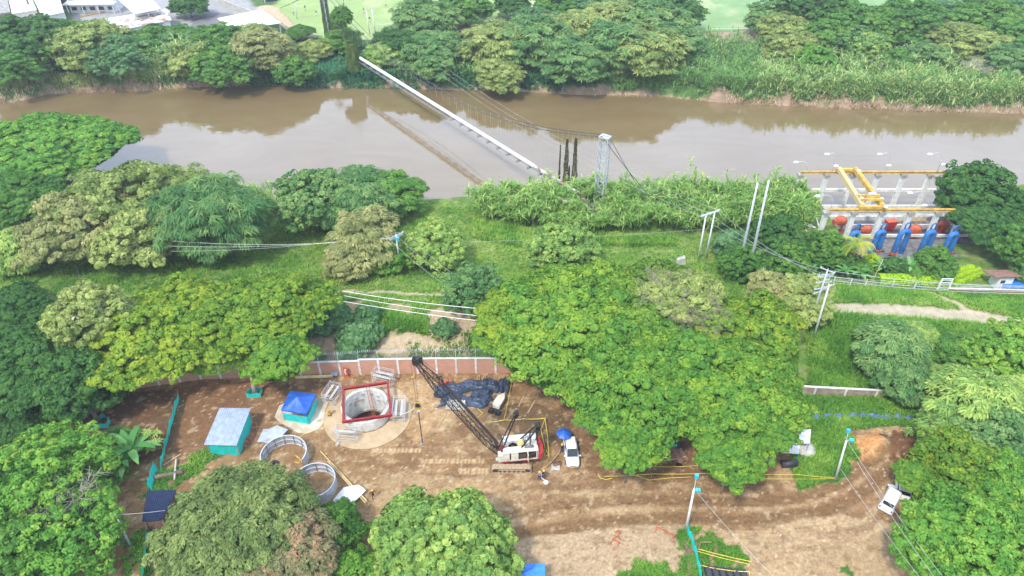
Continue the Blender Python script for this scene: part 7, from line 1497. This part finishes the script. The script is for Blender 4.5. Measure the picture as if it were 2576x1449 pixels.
lampost(1270, 190, 1262, 2, 'twin headed street lamp above the fourth river side pillar', ZR, Y1, (1345, 145)); lampost(1915, 190, 1895, 2, 'twin headed street lamp above the sixth river side pillar', ZR, Y1, (2030, 130))
lampost(612, 700, 480, 528, 'street lamp on the leftmost land side pillar', ZR, Y0); lampost(1700, 640, 1650, 490, 'twin headed street lamp near the fourth land side pillar', ZR, Y0, (1795, 645))
# red motors
def motor(zx, zy, s, label, mt='redor'):
    x, y = Pz(*DA(zx, zy), ZF); r = thing('pump_motor', label, 'pump motor', (x, y, ZF), 0, 'red pump motors'); r.scale = (s,) * 3
    m = MB(); m.lathe([(.75, 1.5), (1.0, 1.6), (1.05, 2.4), (.95, 2.75), (.6, 2.95), (.001, 3.0)], 18); [m.box((1.04 * cos(a), 1.04 * sin(a), 2.0), (.08, .1, .8), rz=a) for a in np.arange(16) * pi / 8]; m.build('motor', M[mt], r)
    m = MB(); m.box((-1.15, -.1, 2.0), (.8, .8, .9)); m.build('terminal_box', M[mt], r); m = MB(); [m.beam((.7 * cos(a), .7 * sin(a), 0), (.6 * cos(a), .6 * sin(a), 1.55), .18) for a in np.arange(4) * pi / 2 + .4]; m.cyl((0, 0, 0), .35, 1.5, 12); m.build('stand', M[mt], r); m = MB(); m.cyl((0, 0, -.2), 1.0, .25, 18); m.build('base_flange', M['red'], r)
motor(720, 960, 1.0, 'big orange red pump motor at the left of the station'); motor(1050, 1040, .8, 'red pump motor behind the palm fronds'); motor(1650, 1060, .95, 'red pump motor right of the red cabinet'); motor(2010, 1000, .9, 'red pump motor mostly hidden by the overhanging tree')
x, y = Pz(*DA(1350, 960), ZF); r = thing('switch_cabinet', 'red cabinet with sloped top between the blue pipe pairs', 'cabinet', (x, y, ZF), .15); m = MB(); m.box((0, 0, 1.4), (2.0, 1.2, 1.5)); m.build('body', M['red'], r); m = MB(); m.box((0, -.05, 2.2), (2.1, 1.3, .1)); m.build('lid', M['redor'], r); m = MB(); m.box((0, 0, .3), (1.6, 1.0, .7)); m.build('plinth', M['red'], r)
x, y = Pz(*DA(1560, 900), ZF); m = MB()
for i in range(5): a, b = np.array([x + i * 1.0 - 1, y, ZF + 2.2]), np.array([x + i * 1.0, y, ZF + 2.2]); m.beam(a, b, .1); m.beam(a - [0, 0, 1.2], b - [0, 0, 1.2], .1); m.beam(a, b - [0, 0, 1.2], .07); m.beam(a, a - [0, 0, 2.2], .08)
solo(m, 'yellow_rig', M['yel'], 'yellow lattice frame behind the fourth land side pillar', 'lattice frame')
# blue pipes
def upipe(zl, zr, ztop, zbot, label, k):
    yy = Pz(*DA(zl, zbot), 0)[1]; xl_, xr_ = Xa(zl, zbot, 0), Xa(zr, zbot, 0); zt = hz(yy, DA(0, ztop)[1]); R_ = .47; r = thing('pipe_bend', label, 'pipe', ((xl_ + xr_) / 2, yy, 0), .25, 'blue pipe bends of the pump station'); h = (xr_ - xl_) / 2; zc_ = zt - h - R_
    P = [(-h, 0, -1), (-h, 0, zc_ * .5)] + [(-h * cos(a), 0, zc_ + h * sin(a) * 1.05) for a in np.linspace(0, pi, 13)] + [(h, 0, zc_ * .5), (h, 0, -1)]
    m = MB(); m.tube(P, R_, 16); m.build('pipe', M['pipeb'], r, True)
    for s_ in (-1, 1):
        m = MB(); m.tube([(s_ * h, 0, .75), (s_ * h, 0, .9)], R_ + .16, 18); m.build('flange', M['pipeb'] if (s_ < 0) == (k != 1) else M['redor'], r)
    m = MB(); s_ = 1 if k != 1 else -1; m.tube([(s_ * h, 0, .35), (s_ * h, 0, .62)], R_ + .14, 18); m.tube([(s_ * h, 0, 1.0), (s_ * h, 0, 1.1)], R_ + .1, 18); m.box((s_ * (h + .9), -.3, .5), (.8, .3, .3)); m.build('clamp', M['redor'], r)
    m = MB(); m.tube([(-.2, .2, zt - .2), (-.25, .2, zt + .7), (-.05, .2, zt + 1.05), (.5, .2, zt + 1.05), (.75, .2, zt + .75), (.75, .2, zt - .4)], .14, 8); m.build('vent_pipe', M['pipeb'], r, True)
    m = MB(); m.box((0, 0, -.4), (h * 2 + 2, 2.0, .9)); m.build('plinth', M['conc'], r)
upipe(1115, 1205, 955, 1270, 'leftmost fully visible blue pipe bend right of the palm', 0); upipe(1385, 1500, 945, 1290, 'thickest blue pipe bend, second from left', 1); upipe(1710, 1810, 955, 1300, 'third blue pipe bend with orange clamp', 2); upipe(2000, 2100, 980, 1300, 'rightmost blue pipe bend in the shade of the tree', 3); upipe(790, 890, 965, 1290, 'blue pipe bend mostly hidden by the palm', 4)
x0_, x1_ = Xa(1000, 1340, .1), Xa(2250, 1340, .1); yb_ = Pz(*DA(1000, 1340), .1)[1]; 
m = MB(); m.box(((x0_ + x1_) / 2, (yb_ + SY0) / 2 + .1, -.1), (x1_ - x0_, SY0 - yb_ + .3, 1.5)); solo(m, 'pump_deck', M['deckd'], 'grey front apron at the feet of the blue pipes', 'concrete deck')
for k, (a, b, w_) in enumerate(((2035, 630, 2.6), (2045, 655, 2.4))): x, y, z = G(a, b); m = MB(); m.box((x, y, z + .3), (w_, 1.8, .7)); solo(m, 'concrete_block', M['concw'], ('upper pale concrete block left of the glossy bush', 'lower pale concrete block above the leftmost banana plant')[k], 'concrete block')
# kiosk, gate, fence
x, y, z = G(2512, 722); r = thing('kiosk', 'small white kiosk with mossy tiled roof beside the gate', 'kiosk', (x, y, z), .05); m = MB(); m.box((.3, .5, 1.1), (2.6, 2.0, 2.2)); m.build('wall', M['white'], r); m = MB(); M3 = rotm(radians(-18), 0, 0); v = MB().box((0, 0, 0), (4.6, 3.4, .14)).V[0] @ M3.T + [-.2, .5, 2.55]; m.add(v, np.array([[0, 3, 2, 1], [4, 5, 6, 7], [0, 1, 5, 4], [1, 2, 6, 5], [2, 3, 7, 6], [3, 0, 4, 7]])); m.build('roof', M['tile'], r); m = MB(); m.box((-.2, -.515, 1.5), (.8, .05, .6)); m.build('window', M['glass'], r)
def DB(zx, zy): return 1932 + .25 * zx, 611.8 + .25 * zy
def Qg(a, b): return np.array(G(*DB(a, b)))
r = thing('gate', 'white tubular entrance gate at the end of the lime hedge', 'gate', tuple(Qg(1700, 480))); o = np.array(r.location); p, q = Qg(1700, 480) - o, Qg(1805, 480) - o
for c in (p, q): m = MB(); m.box(c + [0, 0, 1.3], (.2, .2, 2.6)); m.build('post', M['white'], r)
m = MB(); [m.tube([p + [0, 0, z_], q + [0, 0, z_]], .05, 5) for z_ in (.3, .8, 1.3, 1.8, 2.3)]; m.tube([p + [0, 0, 2.6], q + [0, 0, 2.6]], .08, 6); m.tube([p + [0, 1.2, 2.6], q + [0, 1.2, 2.6]], .06, 6); m.build('leaf', M['white'], r)
r = thing('wire_fence', 'low wire fence on pale posts along the pump station garden', 'fence', tuple(Qg(650, 400))); o = np.array(r.location); pts = [Qg(*c) - o for c in ((650, 420), (820, 432), (970, 442), (1240, 458), (1460, 470), (1690, 480))]
for c in pts: m = MB(); m.box(c + [0, 0, .8], (.14, .14, 1.7)); m.build('post', M['concw'], r)
m = MB(); [m.tube([c + [0, 0, z_] for c in pts], .018, 4, False) for z_ in (.4, .8, 1.2, 1.6)]; m.build('wires', M['steelw'], r)
r = thing('garden_wall', 'low pinkish wall with rail running right from the gate', 'wall', tuple(Qg(1810, 480))); o = np.array(r.location); p, q = Qg(1810, 482) - o, Qg(2800, 505) - o; m = MB(); m.beam(p + [0, 0, .3], q + [0, 0, .3], .3, .6); m.build('base', M['tile'], r); m = MB(); m.beam(p + [0, 0, .64], q + [0, 0, .64], .36, .06); m.build('coping', M['concw'], r); m = MB(); [m.tube([p + [0, 0, z_], q + [0, 0, z_]], .03, 5) for z_ in (1.1, 1.5)]; [m.tube([p + (q - p) * k / 10 + [0, 0, .6], p + (q - p) * k / 10 + [0, 0, 1.55]], .03, 5) for k in range(11)]; m.build('rail', M['steelw'], r)
p, q = np.array(G(1998, 668)), np.array(G(2052, 697)); 
m = MB(); a, b = Qg(250, 220), Qg(305, 335); m.beam(a + [0, 0, .5], b + [0, 0, .5], .15, .15); solo(m, 'beam', M['concw'], 'pale diagonal beam on reddish rubble left of the banana row', 'beam')
m = MB(); a = Qg(1075, 330); m.tube([a, a + [.5, .3, 3.4]], .06, 6); solo(m, 'post', M['concw'], 'thin slanting pale post between banana row and lime hedge', 'post')
x, y, z = G(2555, 735); m = MB(); m.box((x, y + 1.5, z + .5), (4, 1.5, 1.0)); solo(m, 'container', M['bluel'], 'blue skip behind the garden wall at the right edge', 'container')
# ---------------------------------------------------------------- across the river: buildings, field, people
def prismb(px4, z0, z1, mt, name, par, o, thick=None):
    P = [Pz(a, b, z1) for a, b in px4]; m = MB(); m.prism([(x - o[0], y - o[1]) for x, y in P][::-1], z0, z1); return m.build(name, M[mt], par)
def hall(px4, z1, label, mt='roofw', wall='white', cat='building', name='hall', inset=.4, slope=0):
    P = [np.array(Pz(a, b, z1 + (slope if i in (0, 1) else 0)) + (z1 + (slope if i in (0, 1) else 0),)) for i, (a, b) in enumerate(px4)]; c = sum(P) / 4; o = np.array([c[0], c[1], .5]); r = thing(name, label, cat, tuple(o))
    m = MB(); R_ = [p - o for p in P]; n = 8; m.grid([[(R_[0] * (1 - u) + R_[1] * u) * (1 - v) + (R_[3] * (1 - u) + R_[2] * u) * v for u in np.linspace(0, 1, n)] for v in np.linspace(0, 1, 4)]); m.add([q - [0, 0, .2] for q in R_], [(3, 2, 1, 0)])
    for i in range(4): m.add([R_[i], R_[(i + 1) % 4], R_[(i + 1) % 4] - [0, 0, .2], R_[i] - [0, 0, .2]], [(0, 1, 2, 3)])
    m.build('roof', M[mt], r)
    W_ = [q * [.94, .94, 1] for q in R_]
    if wall: m = MB(); [m.add([W_[i] * [1, 1, 0], W_[(i + 1) % 4] * [1, 1, 0], W_[(i + 1) % 4] - [0, 0, .25], W_[i] - [0, 0, .25]], [(0, 1, 2, 3)]) for i in range(4)]; m.build('wall', M[wall], r)
    else:
        for q in W_ + [(W_[0] + W_[1]) / 2, (W_[2] + W_[3]) / 2]: m = MB(); m.box((q[0], q[1], (q[2] - .25) / 2), (.3, .3, q[2] - .25)); m.build('post', M['steelw'], r)
    return r
hall([(80, -12), (148, -12), (160, 30), (106, 42)], 7, 'tall white roofed hall in the top left corner')
hall([(20, -10), (78, -10), (92, 24), (30, 34)], 4, 'white warehouse left of the tall white hall', 'roofw', 'white')
hall([(-30, -6), (18, -6), (26, 30), (-30, 38)], 4, 'dark low building at the very top left corner', 'concd', 'concd')
hall([(286, -12), (372, -14), (404, 21), (338, 35)], 7, 'large white roof right of the white office building', 'roofw', None)
hall([(176, 62), (416, 22), (428, 30), (182, 70)], 5, 'long narrow white ridge roof above the rusty striped roof', 'roofw', 'white')
hall([(217, 62), (420, 27), (432, 50), (260, 84)], 4.6, 'rusty striped metal roof partly hidden by far bank trees', 'rusty', 'white', slope=.5)
hall([(547, 46), (657, 24), (707, 57), (584, 76)], 4.5, 'bright white canopy roof on posts beside the playing field', 'roofw', None)
x, y = Pz(235, 33, .6)[:2]; r = thing('office_building', 'white two storey office building with dark windows and balcony slab', 'building', (x, y, .55), -.06 + .12)
m = MB(); m.box((0, 4, 3.2), (15, 7, 6.4)); m.build('wall', M['white'], r)
for (zz_, nm) in ((3.3, 'balcony_slab'), (6.5, 'roof_slab')): m = MB(); m.box((0, 3.2 if zz_ < 5 else 3.7, zz_), (17, 9.4 if zz_ < 5 else 8.6, .35)); m.build(nm, M['white'], r)
for fl in (1.5, 4.9):
    for k in range(5): m = MB(); m.box((-6 + 3 * k, .47, fl), (1.9, .08, 1.3)); f_ = m.build('window', M['white'], r); m = MB(); m.box((-6 + 3 * k, .41, fl), (1.7, .06, 1.1)); m.build('pane', M['glass'], f_)
for k in range(4): m = MB(); m.tube([(-7.5 + 5 * k, -1.1, 0), (-7.5 + 5 * k, -1.1, 3.15)], .15, 8); m.build('column', M['white'], r)
r = thing('hangar', 'dark open sided hall between the white hall and the office building', 'building', (*Pz(168, 30, .6), .55)); m = MB(); m.box((0, 6, 2.5), (7, 9, 5)); m.build('wall', M['concd'], r); m = MB(); m.box((0, 1.45, 2.3), (6.4, .1, 4.4)); m.build('opening', M['blackst'], r); m = MB(); m.box((0, 6, 5.2), (8, 10, .25)); m.build('roof', M['roofw'], r)
m = MB(); p, q = Pz(202, 43, .6), Pz(290, 26, .6); m.beam((*p, .75), (*q, .75), .5, .3); solo(m, 'kerb', mat('striped_kerb', (.75, .5, .08), (.7, .45, .05), .7, 0, 1, stripe=(.9, (.1, .09, .08))), 'yellow and black striped kerb in front of the white office building', 'kerb')
m = MB(); p, q = Pz(515, -8, .6), Pz(655, 48, .6); m.beam((*p, 1.4), (*q, 1.4), .4, 1.8); solo(m, 'boundary_wall', M['conc'], 'grey boundary wall between the paved yard and the playing field', 'wall')
m = MB(); p, q = Pz(555, 66, .6), Pz(800, 118, .6); m.beam((*Pz(700, 62, .6), 1.0), (*Pz(760, 108, .6), 1.0), .3, 1.2); solo(m, 'boundary_wall', M['concd'], 'low dark wall below the white canopy roof', 'wall')
# goal, players, awning, lines
r = thing('soccer_goal', 'white soccer goal at the near end of the playing field', 'soccer goal', (*Pz(955, 82, .6), .56)); g1_ = np.array(Pz(981, 78, .6)) - np.array(Pz(955, 82, .6)); w_ = 7.0 * (1 if 1 else 0); e = np.array([*(g1_ / np.linalg.norm(g1_) * max(3.5, np.linalg.norm(g1_))), 0]); bk = np.array([-e[1], e[0], 0]) / np.linalg.norm(e) * 1.6 * -1; U_ = np.array([0, 0, 2.4])
m = MB(); m.tube([(0, 0, 0), U_, e + U_, e], .09, 6); m.build('frame', M['white'], r); m = MB(); [m.tube([c + U_, c - bk * .4 + U_, c - bk], .06, 5) for c in (np.zeros(3), e)]; m.tube([-bk, e - bk], .06, 5); m.build('net_frame', M['white'], r)
pmf1 = person_mesh('player_a', 'white', 'blk', (-.3, .15, -.2), (.3, -.1, -.2), .28, 0, True); pmf2 = person_mesh('player_b', 'blk', 'white', (-.25, -.1, -.2), (.3, .2, -.15), .22, .05, True)
for k, (a, b, rz_, w_) in enumerate(((769, 28, 1, 1), (797, 41, 2.5, 1), (850, 32, .3, 1), (866, 15, 4, 0), (916, 34, 2, 1), (931, 57, 3.4, 1), (971, 18, 5, 0), (739, 38, 1.2, 0), (880, 2, 1, 0))):
    lb = ('player in dark shirt near the floodlight mast', 'player in dark shirt walking between mast and far tower', 'player in dark shirt just right of the far tower', 'player in white shirt in mid field above the vine columns', 'player in dark shirt at the far H shaped pole', 'player in dark shirt in front of the soccer goal', 'player in white shirt highest near the goal trees', 'player in white shirt beside the canopy roof', 'player in white shirt at the top edge of the field')[k]
    add_person(pmf2 if w_ else pmf1, a, b, rz_, lb, group='players on the far field', pos=(*Pz(a, b, .56), .56), sc=1.15)
r = thing('awning', 'orange awning over small bleachers at the far side of the field', 'awning', (*Pz(1066, 16, .6), .56)); m = MB(); m.box((0, 0, 3.3), (8, 3.5, .2)); m.build('roof', M['orange'], r); m = MB(); [m.box((0, -1.2 + .8 * k, .3 + .4 * k), (6, .7, .1)) for k in range(4)]; m.build('steps', M['conc'], r); m = MB(); [m.tube([(sx * 3.8, 0, 0), (sx * 3.8, 0, 3.2)], .1, 6) for sx in (-1, 1)]; m.build('posts', M['steelw'], r)
for k, pts in enumerate(([(1180, 45), (1245, 44), (1620, 32)], [(1745, 30), (1762, 52)], [(1785, 72), (1890, 72)], [(1890, 6), (1930, 74)], [(1245, 30), (1760, 30)], [(980, 88), (1030, 83), (1000, 60)])):
    m = MB(); P = [Pz(a, b, .6) for a, b in pts]
    for p, q in zip(P[:-1], P[1:]): m.beam((*p, .585), (*q, .585), .18, .03)
    o = m.build('field_line', M['white']); tag(o, kind='structure')
m = MB(); p, q = Pz(1768, 92, .6), Pz(1930, 92, .6)
m = MB(); [m.tube([(*Pz(1145 + k * 32, 106 + (k % 2), .6), .5), (*Pz(1145 + k * 32, 106 + (k % 2), .6), 3.2)], .08, 5) for k in range(3)]; m.beam((*Pz(1145, 106, .6), 1.4), (*Pz(1213, 106, .6), 1.4), .2, 2.0); solo(m, 'boundary_wall', M['conc'], 'short pale wall with posts below the trees at the near side of the field', 'wall')
# silhouettes of the shrubby garden by the kiosk
T('feath2', 2574, 690, 50, 'grey green shrub right of the kiosk at the right edge', 'shrub', 'shrub', leaf='feather', rz=2)
T('round2', 2195, 660, 36, 'low lime green bush behind the banana row', 'shrub', 'shrub', leaf='hedge', rz=1)
# ---------------------------------------------------------------- the air
mh = bpy.data.materials.new('haze'); mh.use_nodes = True; t = mh.node_tree; t.nodes.clear()
o_ = t.nodes.new('ShaderNodeOutputMaterial'); v_ = t.nodes.new('ShaderNodeVolumePrincipled'); v_.inputs['Density'].default_value = .0003; v_.inputs['Color'].default_value = (.93, .96, 1, 1); v_.inputs['Anisotropy'].default_value = .2
t.links.new(v_.outputs[0], o_.inputs['Volume'])
mb = MB(); mb.box((0, 1700, 33), (6600, 5200, 90)); tag(mb.build('haze', mh), kind='stuff')
